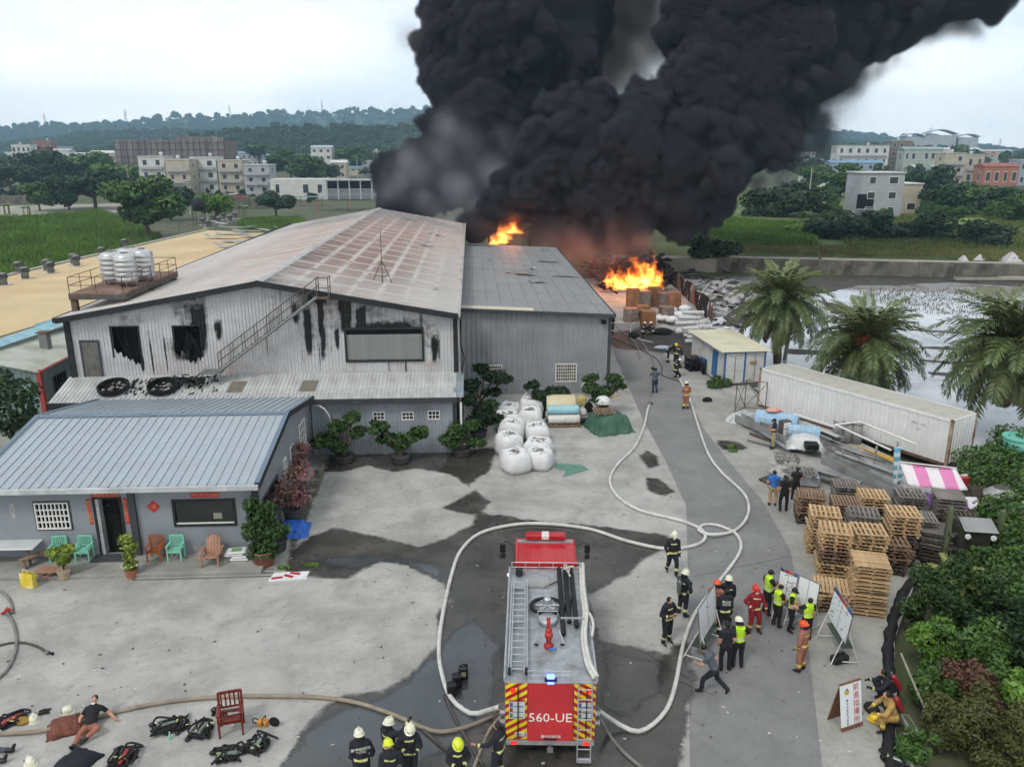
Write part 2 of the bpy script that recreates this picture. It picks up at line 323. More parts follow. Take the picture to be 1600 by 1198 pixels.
wall_run('canal_wall',[(32.5,111,0),(47,107.6,0),(72,101.5,0),(110,93,0)],-.4,1.75,.35,mCanal,'long grey concrete flood wall behind the flooded paddy')
path=[(20,112.5),(47,108.6),(72,102.6),(112,94),(112.5,97),(72,105.4),(47,111.4),(20,115.5)]
struct(MB().prism(path,-.4,1.55).build('path',mPath),'raised canal track of pale concrete')
# rising land beyond the track on the far side
def bank():
 P=[[(x,y,-.4+2.1*min(1,max(0,(y-(116-.19*(x-20))))/6)+ .25*nz((x*.1,y*.1,3))) for y in range(90,330,6)] for x in range(0,260,8)]
 m=MB(); m.grid(P); m.f=[f[::-1] for f in m.f]; return m.build('terrain',mk('meadow',S(104,116,66),.95,.3,.08,8,bump=.3,bscale=.5,stain=S(70,90,44),st_scale=.05,st_lo=.42,st_hi=.6),smooth=True)
struct(bank(),'rough green land beyond the canal')
# lane at the left rear, beyond the grass field
struct(MB().sheet([(p.x,p.y) for p in [G(x,y,-.4) for x,y in [(0,322),(100,320),(185,318),(200,330),(120,338),(0,342)]]],-.405).build('path',mPath))
# ================================================================== BUILDINGS
class NB:      # tiny node helper on an existing material
 def __init__(s,m): s.nt=m.node_tree; s.N=s.nt.nodes; s.L=s.nt.links; s.p=s.N['Principled BSDF']
 def val(s,k,x):
  if isinstance(x,(int,float)): k.default_value=x
  elif isinstance(x,tuple): k.default_value=(*x,1) if len(x)==3 and k.type=='RGBA' else x
  else: s.L.new(x,k)
 def math(s,op,a,b=0,c=0):
  n=s.N.new('ShaderNodeMath'); n.operation=op
  for i,x in enumerate((a,b,c)): s.val(n.inputs[i],x)
  return n.outputs[0]
 def rng(s,v,a,b,c=0.,d=1.,sm=False):
  n=s.N.new('ShaderNodeMapRange'); n.interpolation_type='SMOOTHSTEP' if sm else 'LINEAR'
  for i,x in enumerate((v,a,b,c,d)): s.val(n.inputs[i],x)
  return n.outputs[0]
 def mix(s,a,b,f):
  n=s.N.new('ShaderNodeMix'); n.data_type='RGBA'; s.val(n.inputs[0],f); s.val(n.inputs[6],a); s.val(n.inputs[7],b); return n.outputs[2]
 def noise(s,v,sc_,d=5,r=.6):
  n=s.N.new('ShaderNodeTexNoise'); n.inputs['Scale'].default_value=sc_; n.inputs['Detail'].default_value=d; n.inputs['Roughness'].default_value=r; s.L.new(v,n.inputs[0]); return n.outputs[0]
 def pos(s): return s.N.new('ShaderNodeNewGeometry').outputs['Position']
 def sep(s,v): n=s.N.new('ShaderNodeSeparateXYZ'); s.L.new(v,n.inputs[0]); return n.outputs
 def mapp(s,v,scale): n=s.N.new('ShaderNodeMapping'); n.inputs['Scale'].default_value=scale; s.L.new(v,n.inputs[0]); return n.outputs[0]
mClad=mk('white_cladding',S(196,196,197),.55,.1,1.2,6,attr='soot',attrcol=(.004,.004,.004),stain=S(176,158,150),st_scale=.35,st_lo=.52,st_hi=.72,rnd_=.07)
mGreyClad=mk('grey_cladding',S(148,151,154),.5,.08,.8,5,rnd_=.05,stain=S(126,126,124),st_scale=.5,st_lo=.5,st_hi=.8)
mBlueClad=mk('bluegrey_cladding',S(158,165,173),.5,.08,.8,5,rnd_=.06,stain=S(132,134,138),st_scale=.5,st_lo=.5,st_hi=.8)
mGreenClad=mk('green_cladding',S(128,152,146),.55,.12,.8,5,rnd_=.06,stain=S(104,116,108),st_scale=.5,st_lo=.45,st_hi=.75)
mTrim=mk('dark_trim',S(62,66,70),.5,.15,2)
mSootTrim=mk('sooty_trim',S(34,36,38),.7,.3,2)
mBlack=mk('charred_black',(.006,.006,.006),.95,.3,2)
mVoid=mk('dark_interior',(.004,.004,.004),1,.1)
mSteel=mk('dull_steel',S(140,142,142),.45,.15,3,metal=.6)
mRust=mk('rusty_steel',S(110,88,74),.8,.3,4,stain=S(80,58,46),st_scale=3)
mDkSteel=mk('weathered_dark_steel',S(84,84,82),.6,.25,4,stain=S(96,72,58),st_scale=2.5,st_lo=.5,st_hi=.62)
mWhite=mk('white_paint',S(226,226,222),.5,.05,2)
mGlass=mk('dark_glass',S(26,30,34),.06,.2,1,spec=.6)
def clad(root,mp,u0,u1,zb,zt,mat,holes=(),pw=.95,pitch=.19,dep=.035,soot=None,name='cladding_panel',vstep=.22):
 n=max(1,round((u1-u0)/pw)); w=(u1-u0)/n; prof=((0,0),(.5,0),(.6,1),(.9,1),(1,0))
 for i in range(n):
  a=u0+i*w; k=max(1,round(w/pitch)); p=w/k; jit=rnd.uniform(-.004,.004)
  us=[(a+j*p+q[0]*p,q[1]*dep+jit) for j in range(k) for q in prof[:-1]]+[(a+w,jit)]
  ms={}
  for (ua,da),(ub,db) in zip(us,us[1:]):
   uc=(ua+ub)/2; iv=[(zb(uc),None,zt(uc))]; lo=zb(uc); segs=[]
   hs=sorted([(h[2](uc) if callable(h[2]) else h[2],h[3](uc) if callable(h[3]) else h[3]) for h in holes if h[0]<uc<h[1]])
   for h0,h1 in hs:
    if h0>lo: segs.append((lo,h0))
    lo=max(lo,h1)
   if zt(uc)>lo: segs.append((lo,zt(uc)))
   for si,(s0,s1) in enumerate(segs):
    m,so=ms.setdefault(0 if s0<=zb(uc)+1e-6 else 1,(MB(),[]))
    if s1-s0<.01: continue
    e1=abs(s1-zt(uc))<1e-6; e0=abs(s0-zb(uc))<1e-6
    r=max(1,int((s1-s0)/vstep)) if soot else 1
    vs=[]
    for j in range(r+1):
     t=j/r
     for u,d in ((ua,da),(ub,db)):
      a0=zb(u) if e0 else s0; a1=zt(u) if e1 else s1; z=a0+(a1-a0)*t
      vs.append(mp(u,d,z));
      if soot: so.append(soot(u,z))
    m.add(vs,[(2*j,2*j+1,2*j+3,2*j+2) for j in range(r)])
  for m,so in ms.values():
   if not m.v: continue
   o=m.build(name,mat,root)
   if soot:
    at=o.data.attributes.new('soot','FLOAT','POINT'); at.data.foreach_set('value',so)
def frontmap(Y): return lambda u,d,z:(u,Y-d,z)
def window(root,mp,u0,u1,z0,z1,nu,nz_,fm,fr=.07,bar=.03,glass=None,name='window',proud=.05,bars=True):
 m=MB()
 def bx(a,b,c,d,o0,o1):
  P=[mp(a,o0,c),mp(b,o0,c),mp(b,o0,d),mp(a,o0,d),mp(a,o1,c),mp(b,o1,c),mp(b,o1,d),mp(a,o1,d)]
  m.add(P,[(3,2,1,0),(4,5,6,7),(0,1,5,4),(1,2,6,5),(2,3,7,6),(3,0,4,7)])
 bx(u0,u1,z0,z0+fr,-.02,proud); bx(u0,u1,z1-fr,z1,-.02,proud); bx(u0,u0+fr,z0+fr,z1-fr,-.02,proud); bx(u1-fr,u1,z0+fr,z1-fr,-.02,proud)
 f=m.build(name,fm,root)
 if bars:
  m=MB()
  for i in range(1,nu): u=u0+fr+(u1-u0-2*fr)*i/nu; bx(u-bar/2,u+bar/2,z0+fr,z1-fr,0,proud-.01)
  for i in range(1,nz_): z=z0+fr+(z1-z0-2*fr)*i/nz_; bx(u0+fr,u1-fr,z-bar/2,z+bar/2,.002,proud-.006)
  if m.v: m.build('grille',fm,f)
 m=MB(); bx(u0+fr*.5,u1-fr*.5,z0+fr*.5,z1-fr*.5,-.07,-.03); m.build('pane',glass or mGlass,f)
 return f
# ------------------------------------------------ burnt main hall
HX0,HX1,HY0,HY1=-22.0,-1.0,44.0,103.0; RX,RZ,SL=-11.5,9.26,.178
roofz=lambda x:RZ-abs(x-RX)*SL
SMEAR=[]   # (u0,u1,z0,z1,strength) soot tongues on the gable
for px in [(296,478,326,548,1.2),(233,528,240,580,.9),(255,522,263,578,.9),(335,505,347,528,1.),(470,436,520,470,.9),(474,478,489,550,1.25),(497,470,508,552,1.35),(527,462,552,515,.95),(555,480,574,518,1.0),(523,510,531,542,1.1),(543,505,655,524,1.0),(674,524,684,562,1.1),(538,440,556,470,.9),(262,535,318,560,.8),(410,450,440,520,.35),(455,475,470,505,.7),(220,560,226,578,.9),(262,468,332,515,.5),(436,440,575,474,.55),(470,470,530,560,.42),(530,470,610,522,.5),(640,498,692,545,.42),(170,490,230,515,.42),(120,480,700,500,.0)]:
 a=AY(px[0],px[1],44); b=AY(px[2],px[3],44); SMEAR.append((a.x,b.x,b.z,a.z,px[4]))
def soot(u,z):
 s=0; st=mnoise.noise(Vector((u*4.2,z*.35,1)))*.5+.12*mnoise.noise(Vector((u*9,z*2,4)))
 for a,b,c,d,k in SMEAR:
  wv=.2*mnoise.noise(Vector((u*1.3,z*1.1,k*9)))+.16*mnoise.noise(Vector((u*5,z*1.6,k*5))); x=(u-(a+b)/2+.05*mnoise.noise(Vector((z*1.2,k*7,2))))/((b-a)/2+.04); y=(z-(c+d)/2)/((d-c)/2+.15); taper=1+.55*max(0,-y); e=1.05-max(abs(x*taper)**1.5,abs(y)**(1.4 if y>0 else 3))+wv*1.2
  s=max(s,k*max(0,min(1,e*1.5+.12))*(1+st*.7),k*.5*max(0,min(1,e+.95)))
 top=roofz(u)-.18-z; s=max(s,.85*max(0,1-top/(.28+.3*max(0,st))))
 if abs((u*1.053)%1-.5)>.47: s=max(s,.42+.9*mnoise.noise(Vector((u*2,z*.5,8))))
 return min(1,s*.85)
hall=T('burnt_warehouse','large gabled white metal warehouse with scorched roof and soot streaked front','warehouse',(-11.5,44,0))
hall.location=(0,0,0)
def px2(x0,y0,x1,y1,Y): a=AY(x0,y0,Y); b=AY(x1,y1,Y); return a.x,b.x,b.z,a.z
w1=px2(173,511,223,572,44); w2=px2(270,510,317,556,44); dr=px2(126,533,162,588,44); sh=px2(541,515,660,561,44)
diag=lambda u:w1[2]+(1-(u-w1[0])/(w1[1]-w1[0]))**1.1*.95+.1*math.sin(u*21)
jag=lambda u:w2[2]+.22*(.5+.5*math.sin(u*7))-(.35 if u>w2[1]-.8 else 0)+.12*math.sin(u*23)
clad(hall,frontmap(44.0),HX0+.12,HX1-.05,lambda u:3.9,lambda u:roofz(u)-.2,mClad,[(w1[0],w1[1],diag,w1[3]),(w2[0],w2[1],jag,w2[3]),(dr[0],dr[1],3.5,dr[3]),(sh[0],sh[1],sh[2],sh[3])],soot=soot)
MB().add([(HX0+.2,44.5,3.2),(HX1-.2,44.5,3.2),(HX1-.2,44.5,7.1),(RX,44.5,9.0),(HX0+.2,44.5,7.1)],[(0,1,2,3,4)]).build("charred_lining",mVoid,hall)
for w in (w1,w2):
 m=MB(); b=.06
 m.box(w[0]-b,43.93,w[3],w[1]+b,44.02,w[3]+b).box(w[0]-b,43.93,w[2]+.5,w[0],44.02,w[3]).box(w[1],43.93,w[2],w[1]+b,44.02,w[3]); m.build('window_frame',mSootTrim,hall)
 m=MB()
 for k in range(4): m.tube([(rnd.uniform(w[0],w[1]),44.2,w[2]+rnd.uniform(-.2,.4)),(rnd.uniform(w[0],w[1]),44.3,w[3]-.1)],.03,5)
 m.build('burnt_mullion',mBlack,hall)
d=MB().box(dr[0]+.05,43.92,3.9,dr[1]-.05,43.97,dr[3]-.05).build('door',mk('grey_door',S(108,106,102),.6,.2,3,stain=S(80,78,74),st_scale=2),hall)
MB().box(dr[0]-.05,43.9,3.88,dr[0]+.05,44.03,dr[3]+.06).box(dr[1]-.05,43.9,3.88,dr[1]+.05,44.03,dr[3]+.06).box(dr[0]+.05,43.9,dr[3]-.05,dr[1]-.05,44.03,dr[3]+.06).build('door_frame',mTrim,d)
MB().box(dr[1]-.2,43.85,4.75,dr[1]-.1,43.92,4.79).build('handle',mSteel,d)
# louvred shutter
m=MB(); b=.12; m.box(sh[0]-b,43.9,sh[3],sh[1]+b,44.02,sh[3]+b).box(sh[0]-b,43.9,sh[2]-b,sh[1]+b,44.02,sh[2]).box(sh[0]-b,43.9,sh[2],sh[0],44.02,sh[3]).box(sh[1],43.9,sh[2],sh[1]+b,44.02,sh[3])
lf=m.build('louvre',mSootTrim,hall); ns=18; sm=None
mSlat=mk('louvre_slat',S(176,176,174),.5,.12,2,stain=S(60,58,56),st_scale=1.2,st_lo=.62,st_hi=.75)
for i in range(ns):
 z=sh[2]+(sh[3]-sh[2])*(i+.5)/ns
 if sm is None: sm=MB().bc((0,0,0),(sh[1]-sh[0],.012,(sh[3]-sh[2])/ns*1.15),rx=.5).mesh('slat',mSlat)
 o=ob('slat',sm,lf,((sh[0]+sh[1])/2,43.98,z))
 if i>=ns-3: o.data=MB().bc((0,0,0),(sh[1]-sh[0],.012,(sh[3]-sh[2])/ns*1.15),rx=.5).mesh('slat',mBlack)
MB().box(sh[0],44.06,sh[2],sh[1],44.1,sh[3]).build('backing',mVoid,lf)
# corner posts, side walls, roof trim
MB().box(HX0-.15,43.85,0,HX0+.14,44.15,roofz(HX0)-.05).build('corner_post',mSootTrim,hall); MB().box(HX1-.1,43.85,0,HX1+.14,44.15,roofz(HX1)-.05).build('corner_post',mSootTrim,hall)
MB().box(HX0-.05,44.15,0,HX0+.03,HY1,roofz(HX0)-.1).build('side_wall',mGreyClad,hall); MB().box(HX1-.03,44.15,0,HX1+.05,HY1,roofz(HX1)-.1).build('side_wall',mGreyClad,hall)
def barge(x0,x1):
 a,b=(x0,43.5,roofz(x0)),(x1,43.5,roofz(x1)); m=MB(); t=.26
 m.add([(x0,43.42,a[2]-t),(x1,43.42,b[2]-t),(x1,43.42,b[2]+.04),(x0,43.42,a[2]+.04),(x0,43.56,a[2]-t),(x1,43.56,b[2]-t),(x1,43.56,b[2]+.04),(x0,43.56,a[2]+.04)],[(0,1,2,3),(5,4,7,6),(4,5,1,0),(3,2,6,7),(0,3,7,4),(1,5,6,2)]); m.build('bargeboard',mSootTrim,hall)
barge(HX0-.35,RX-.005); barge(RX+.005,HX1+.2)
def roof_mat():
 m=mk('scorched_roof_sheet',S(186,183,179),.5,.1,.5,5,metal=0)
 n=NB(m); base=n.p.inputs['Base Color'].links[0].from_socket; P=n.pos(); x,y,z=n.sep(P)
 nA=n.noise(P,.16,6,.6); nB=n.noise(n.mapp(P,(.25,1.6,.25)),1.2,6,.65); nC=n.noise(P,.9,5)
 right=n.rng(x,RX-.1,RX+.1)
 # right slope: scorched cells between purlins (1.5 m) and frames (3 m)
 fx=n.math('FRACT',n.math('DIVIDE',n.math('SUBTRACT',x,RX+.2),1.5)); fy=n.math('FRACT',n.math('DIVIDE',n.math('ADD',y,n.math('MULTIPLY',nC,.5)),3.1))
 ex=n.math('MULTIPLY',n.rng(n.math('ABSOLUTE',n.math('SUBTRACT',fx,.5)),.47,.33,0,1,True),n.rng(n.math('ABSOLUTE',n.math('SUBTRACT',fy,.5)),.48,.38,0,1,True))
 fade=n.math('MULTIPLY',n.rng(x,HX1-.3,HX1-5.5,.15,1,True),n.rng(y,46,56,.45,1))
 cell=n.math('MULTIPLY',n.math('MULTIPLY',ex,fade),n.rng(n.math('ADD',nA,n.math('MULTIPLY',nB,.5)),.45,.75,.5,1.))
 brown=n.mix(S(140,112,103),S(112,100,95),nB)
 c1=n.mix(base,brown,cell)
 pink=n.rng(n.math('ADD',n.rng(y,52,80,-.1,.3),n.math('MULTIPLY',nA,.6)),.2,.6,0,.48)
 c1=n.mix(c1,S(180,148,138),n.math('MULTIPLY',pink,n.rng(nC,.3,.6,.5,1)))
 # black licks at the sheet laps, strongest by the ridge and low on the slope
 dash=n.math('MULTIPLY',n.rng(n.math('ABSOLUTE',n.math('SUBTRACT',fx,.5)),.36,.44),n.rng(n.noise(n.mapp(P,(.12,3.2,.12)),1.6,3),.58,.66))
 rdg=n.math('MULTIPLY',n.rng(x,RX+2.6,RX+.2,0,1),n.rng(nB,.42,.6))
 c1=n.mix(c1,S(46,44,44),n.math('MULTIPLY',n.math('MAXIMUM',n.math('MULTIPLY',dash,.75),n.math('MULTIPLY',rdg,.8)),1))
 # left slope: streaks running down the fall
 c2=n.mix(base,S(160,124,112),n.math('MULTIPLY',n.rng(nB,.36,.58),n.math('MULTIPLY',n.rng(x,HX0+1,RX-1,.15,.9),n.rng(y,45,62,.25,1))))
 c2=n.mix(c2,S(120,112,108),n.math('MULTIPLY',n.rng(nB,.6,.72),.5))
 c=n.mix(c2,c1,right)
 gy=n.math('MULTIPLY',n.rng(y,84,90),n.rng(nA,.35,.6)); c=n.mix(c,S(134,132,130),gy); c=n.mix(c,S(150,146,142),n.rng(n.noise(n.mapp(P,(1,.5,1)),.5,6,.7),.56,.72,0,.6))
 n.L.new(c,n.p.inputs['Base Color']); return m
mRoofS=roof_mat()
def roof_sheets(root,xa,xb,za,zb_,y0,y1,w,mat,name='roof_sheet',ribs=3,dep=.035,var=0,sag=None):
 n=round((y1-y0)/w); w=(y1-y0)/n; k=ribs; pr=[(0,0),(.55,0),(.65,1),(.9,1)]
 ys=[((j+q[0])*w/k,q[1]*dep) for j in range(k) for q in pr]+[(w,0)]
 mm=MB(); mm.grid([[(xa,y,za+d),((xa+xb)/2,y,(za+zb_)/2+d),(xb,y,zb_+d)] for y,d in ys])
 if xb>xa: mm.f=[f[::-1] for f in mm.f]
 me=mm.mesh(name,mat)
 for i in range(n):
  o=ob(name,me,root,(0,y0+i*w,rnd.uniform(0,.012)+(sag(y0+i*w) if sag else 0)))
sag=lambda y:-.0009*max(0,y-62)**2*(1 if y>62 else 0)*.35
roof_sheets(hall,RX,HX0-.4,RZ,roofz(HX0-.4),43.5,HY1,1.0,mRoofS,sag=lambda y:sag(y)*.4)
roof_sheets(hall,RX,HX1+.22,RZ,roofz(HX1+.22),43.5,HY1,1.0,mRoofS,sag=lambda y:sag(y)*.4)
mRidge=mk('ridge_metal',S(186,182,178),.5,.15,1.5,stain=S(120,108,102),st_scale=.4,st_lo=.5,st_hi=.7)
for k in range(20):
 y=43.45+k*3; dz=sag(y)*.4; m=MB(); w=.3
 m.add([(RX-w,y,RZ-.01+.05-w*SL+dz),(RX,y,RZ+.08+dz),(RX+w,y,RZ-.01+.05-w*SL+dz),(RX-w,y+2.97,RZ-.01+.05-w*SL+dz),(RX,y+2.97,RZ+.08+dz),(RX+w,y+2.97,RZ-.01+.05-w*SL+dz)],[(0,1,4,3),(1,2,5,4)]); m.build('ridge_cap',mRidge,hall)
MB().box(HX1+.2,43.5,roofz(HX1)-.2,HX1+.32,HY1,roofz(HX1)+.0).build('gutter',mRidge,hall)
MB().box(HX0-.52,43.5,roofz(HX0)-.28,HX0-.4,HY1,roofz(HX0)-.02).build('gutter',mSootTrim,hall)
m=MB(); m.tube([(HX1+.2,43.7,7.1),(HX1+.24,43.6,5),(HX1+.22,43.62,.05)],.05,6); m.build('downpipe',mk('grey_pipe',S(150,152,152),.5),hall)
m=MB(); m.tube(spline([(HX1+.32,43.9,7.0),(HX1+.3,43.85,5.6),(HX1+.5,43.8,4.8),(HX1+.34,43.7,4.2),(HX1+.42,43.8,3.6),(HX1+.36,43.7,1.2),(HX1+.5,43.75,.6)]),.035,5); m.build('melted_cable',mBlack,hall)
# ------------------------------------------------ lean-to along the front of the hall
lean=T('lean_to','low lean-to with white corrugated roof and small barred windows below the burnt gable','lean-to')
LY=41.7
ws=[(541,645,563,656),(582,643,602,656),(627,643,647,656),(668,641,688,655)]
hol=[px2(*w,LY) for w in ws]
clad(lean,frontmap(LY),-8.75,-1.15,lambda u:0.,lambda u:3.22,mBlueClad,[(h[0],h[1],h[2],h[3]) for h in hol],pw=1.0,pitch=.2,dep=.03)
clad(lean,frontmap(LY),-22.0,-8.8,lambda u:0.,lambda u:3.22,mBlueClad,pw=1.1,pitch=.2,dep=.03)
for h in hol: window(lean,frontmap(LY),h[0],h[1],h[2],h[3],3,2,mWhite,.06,.035)
MB().box(-1.15,LY-.05,0,-.98,LY+.12,3.2).build('corner_post',mTrim,lean); MB().box(-1.08,LY+.12,0,-1.0,43.85,3.6).build('side_wall',mGreyClad,lean)
def lsheets():
 n=20; x0,x1=-22.3,-.95; w=(x1-x0)/n; mt=mk('lean_to_sheet',S(196,197,196),.5,.1,1.,6,stain=S(150,148,146),st_scale=.7,st_lo=.5,st_hi=.75,rnd_=.05)
 k=5; pr=[(0,0),(.5,0),(.6,1),(.9,1)]; xs=[((j+q[0])*w/k,q[1]*.035) for j in range(k) for q in pr]+[(w,0)]
 mm=MB(); mm.grid([[(x,41.3,3.26+d),(x,43.97,3.98+d)] for x,d in xs]); mm.f=[f[::-1] for f in mm.f]; me=mm.mesh('roof_sheet',mt)
 for i in range(n): ob('roof_sheet',me,lean,(x0+i*w,0,rnd.uniform(0,.008)))
lsheets()
MB().box(-22.35,41.2,3.02,-.9,41.32,3.3).build('gutter',mTrim,lean)
MB().add([(-.95,41.3,3.3),(-.55,41.3,3.3),(-.55,43.9,4.0),(-.95,43.9,4.0)],[(0,1,2,3)]).build('verge_flashing',mk('bluegrey_flashing',S(132,142,148),.5),lean)
MB().box(-.75,41.25,0,-.65,41.35,3.0).build('downpipe',mWhite,lean)
m=MB(); m.tube(spline([(-8.7,41.28,3.05),(-8.2,41.25,2.95),(-7.75,41.3,2.4),(-7.7,41.5,1.2),(-7.7,41.5,.05)]),.045,6); m.build('downpipe',mWhite,lean)
sky_=mk('old_skylight',S(122,118,104),.5,.2,5)
for px in [(357,600,381,612),(469,597,494,610)]:
 a=AY(px[0],(px[1]+px[3])/2,42.6); b=AY(px[2],(px[1]+px[3])/2,42.6); s=.268
 MB().add([(a.x,42.1,3.52),(b.x,42.1,3.52),(b.x+.05,43.2,3.52+1.1*s),(a.x+.05,43.2,3.52+1.1*s)],[(0,1,2,3)]).build('skylight',sky_,lean)
# burnt round fan housings lying on the lean-to roof
def ring(px,py,rx_,lab):
 c=AY(px,py,42.55); s=math.atan(.268); M=Matrix.Translation((c.x,42.5,3.72))@Euler((s,0,0)).to_matrix().to_4x4()
 r=T('fan_housing',lab,'fan housing'); r.matrix_world=M
 MB().lathe([(.72*rx_,0),(.82*rx_,0),(.82*rx_,.2),(.76*rx_,.22),(.72*rx_,.2),(.70*rx_,0)],24).build('rim',mBlack,r)
 m=MB(); q=random.Random(int(px))
 for k in range(26):
  a=q.uniform(0,6.28); d_=q.uniform(.05,.6)*rx_; m.bc((d_*math.cos(a),d_*math.sin(a),.04),(q.uniform(.05,.22),q.uniform(.04,.15),.03),q.uniform(0,3),q.uniform(-.3,.3))
 m.build('ash',mk('pale_ash',S(150,148,144),.95,.5,8),r)
ring(178,603,1.0,'burnt fan ring on lean-to roof below the torn window'); ring(255,600,1.0,'burnt fan ring on lean-to roof beside the charred heap')
m=MB(); q=random.Random(3)
for k in range(46):
 c=AY(q.gauss(296,13),q.gauss(597,5),43.0); m.bc((c.x,q.uniform(42.4,43.8),3.5+.268*(1.2)+q.uniform(0,.3)),(q.uniform(.1,.6),q.uniform(.06,.35),q.uniform(.01,.05)),q.uniform(0,3),q.uniform(-.6,.6),q.uniform(-.5,.5))
for k in range(90):
 x=q.uniform(200,345); c=AY(x,602,42.6); y=q.uniform(41.9,43.8); m.bc((c.x,y,3.31+.268*(y-41.3)),(q.uniform(.04,.14),q.uniform(.1,.4),.012),q.uniform(-.2,.2),.25)
tag(m.build('charred_debris',mBlack),'heap of charred scraps on the lean-to roof by the stair foot','debris',kind='stuff')
# ------------------------------------------------ steel stair on the gable
st=T('steel_staircase','grey steel stair with handrails climbing the burnt gable to the roof','staircase')
A=AY(345,578,43.3); B=AY(497,463,43.3)
for y in (43.0,43.55): MB().tube([(A.x,y,A.z),(B.x,y,B.z)],.085,4).build('stringer',mSteel,st)
nt_=22; tm=MB().box(-.12,43.05,-.015,.12,43.5,.015).mesh('tread',mDkSteel)
for i in range(nt_): p=A.lerp(B,(i+.5)/nt_); ob('tread',tm,st,(p.x,0,p.z+.05))
for y in (43.0,43.55):
 m=MB()
 for h in (.55,1.0): m.tube([(A.x,y,A.z+h),(B.x,y,B.z+h)],.025,5)
 for i in range(9): p=A.lerp(B,i/8); m.tube([(p.x,y,p.z),(p.x,y,p.z+1.0)],.022,5)
 m.build('handrail',mDkSteel,st)
C1=AY(515,460,43.3); m=MB().box(B.x-.05,42.9,B.z-.1,C1.x,43.62,B.z-.02); m.build('top_landing',mRust,st)
m=MB()
for (x,y) in ((B.x,42.95),(C1.x,42.95),(C1.x,43.6),(B.x,43.6)): m.tube([(x,y,B.z),(x,y,B.z+1.05)],.028,5)
for h in (.5,1.05): m.tube([(B.x,42.95,B.z+h),(C1.x,42.95,B.z+h),(C1.x,43.6,B.z+h)],.025,5)
m.build('landing_rail',mDkSteel,st)
m=MB().box(A.x-1.0,42.85,A.z-.12,A.x+.1,43.65,A.z-.03)
for x in (A.x-.9,A.x): m.box(x-.04,42.9,3.5,x+.04,42.98,A.z-.12)
m.build('bottom_landing',mSteel,st)
# ------------------------------------------------ tank stand with four stainless tanks
TZ=8.35; ts=T('tank_platform','rusty steel roof platform with railings carrying water tanks','platform')
TX0,TX1,TY0,TY1=-22.2,-19.2,45.0,53.5
MB().box(TX0,TY0,TZ,TX1,TY1,TZ+.08).build('deck',mk('rusty_deck',S(128,98,84),.9,.25,1.5,stain=S(150,140,130),st_scale=.6),ts)
m=MB()
for x in (TX0,TX1-.14): m.box(x,TY0,TZ-.28,x+.14,TY1,TZ-.002)
for y in (TY0,TY1-.14,(TY0+TY1)/2): m.box(TX0+.142,y,TZ-.26,TX1-.142,y+.14,TZ-.002)
m.build('beams',mDkSteel,ts)
for x in (TX0+.02,TX1-.32):
 for y in (TY0+.1,TY1-.5,(TY0+TY1)/2): MB().box(x,y,roofz(x)-.25,x+.3,y+.3,TZ-.3).build('leg',mRust,ts)
m=MB()
def rail(m,pts,hs=(.45,.9),step=1.4,r=.022):
 for a,b in zip(pts,pts[1:]):
  a,b=Vector(a),Vector(b); n=max(1,round((b-a).length/step))
  for h in hs: m.tube([a+Vector((0,0,h)),b+Vector((0,0,h))],r,5)
  for i in range(n+1): p=a.lerp(b,i/n); m.tube([p,p+Vector((0,0,hs[-1]))],r,5)
rail(m,[(TX1-.05,TY1-.05,TZ+.08),(TX1-.05,TY0+.05,TZ+.08),(TX0+.05,TY0+.05,TZ+.08),(TX0+.05,TY1-.05,TZ+.08),(TX1-.05,TY1-.05,TZ+.08)]); m.build('railing',mRust,ts)
mTank=mk('stainless_tank',S(205,206,206),.34,.12,1.2,metal=.6,stain=S(170,170,168),st_scale=.8)
tp=None
for i,(x,y,lab) in enumerate([(-21.1,48.3,'stainless water tank at the near outer corner of the roof platform'),(-20.0,47.6,'stainless water tank nearest the gable on the roof platform'),(-20.9,50.2,'stainless water tank at the rear outer corner of the roof platform'),(-19.8,49.6,'stainless water tank at the rear inner corner of the roof platform')]):
 if tp is None:
  tp=T('water_tank',lab,'water tank',(x,y,TZ+.08),0,'stainless tanks on the roof platform')
  pr=[(.55,.25)]
  for k in range(5): z=.3+k*.28; pr+=[(.62,z),(.62,z+.2),(.6,z+.22),(.6,z+.26)]
  pr+=[(.6,1.7),(.5,1.82),(.2,1.9)]
  MB().lathe(pr,20).build('shell',mTank,tp,True); MB().lathe([(.2,1.9),(.2,1.96),(.16,1.98)],12).build('lid',mSteel,tp)
  for a in range(4): MB().bc((.45*math.cos(a*PI/2+.8),.45*math.sin(a*PI/2+.8),.14),(.06,.06,.28)).build('leg',mSteel,tp)
 else: copy_tree(tp,None,lab,loc=(x,y,TZ+.08),rz=i)
# antenna mast on the scorched roof
c=AY(597,425,49.5); az=roofz(c.x)+.03; an=T('antenna_mast','thin antenna mast on a tripod standing on the scorched roof','antenna',(c.x,49.5,az))
MB().tube([(0,0,0),(0,0,3.2)],[.035,.02],6).build('mast',mDkSteel,an)
for k in range(3):
 a=k*2.09+.6; x,y=.65*math.cos(a),.65*math.sin(a); MB().tube([(x,y,-x*SL if c.x>RX else 0),(0,0,1.35)],.025,5).build('leg',mRust,an)
MB().tube([(.4,.3,.35),(-.4,.3,.4),(0,-.45,.4),(.4,.3,.35)],.018,5).build('brace',mRust,an)
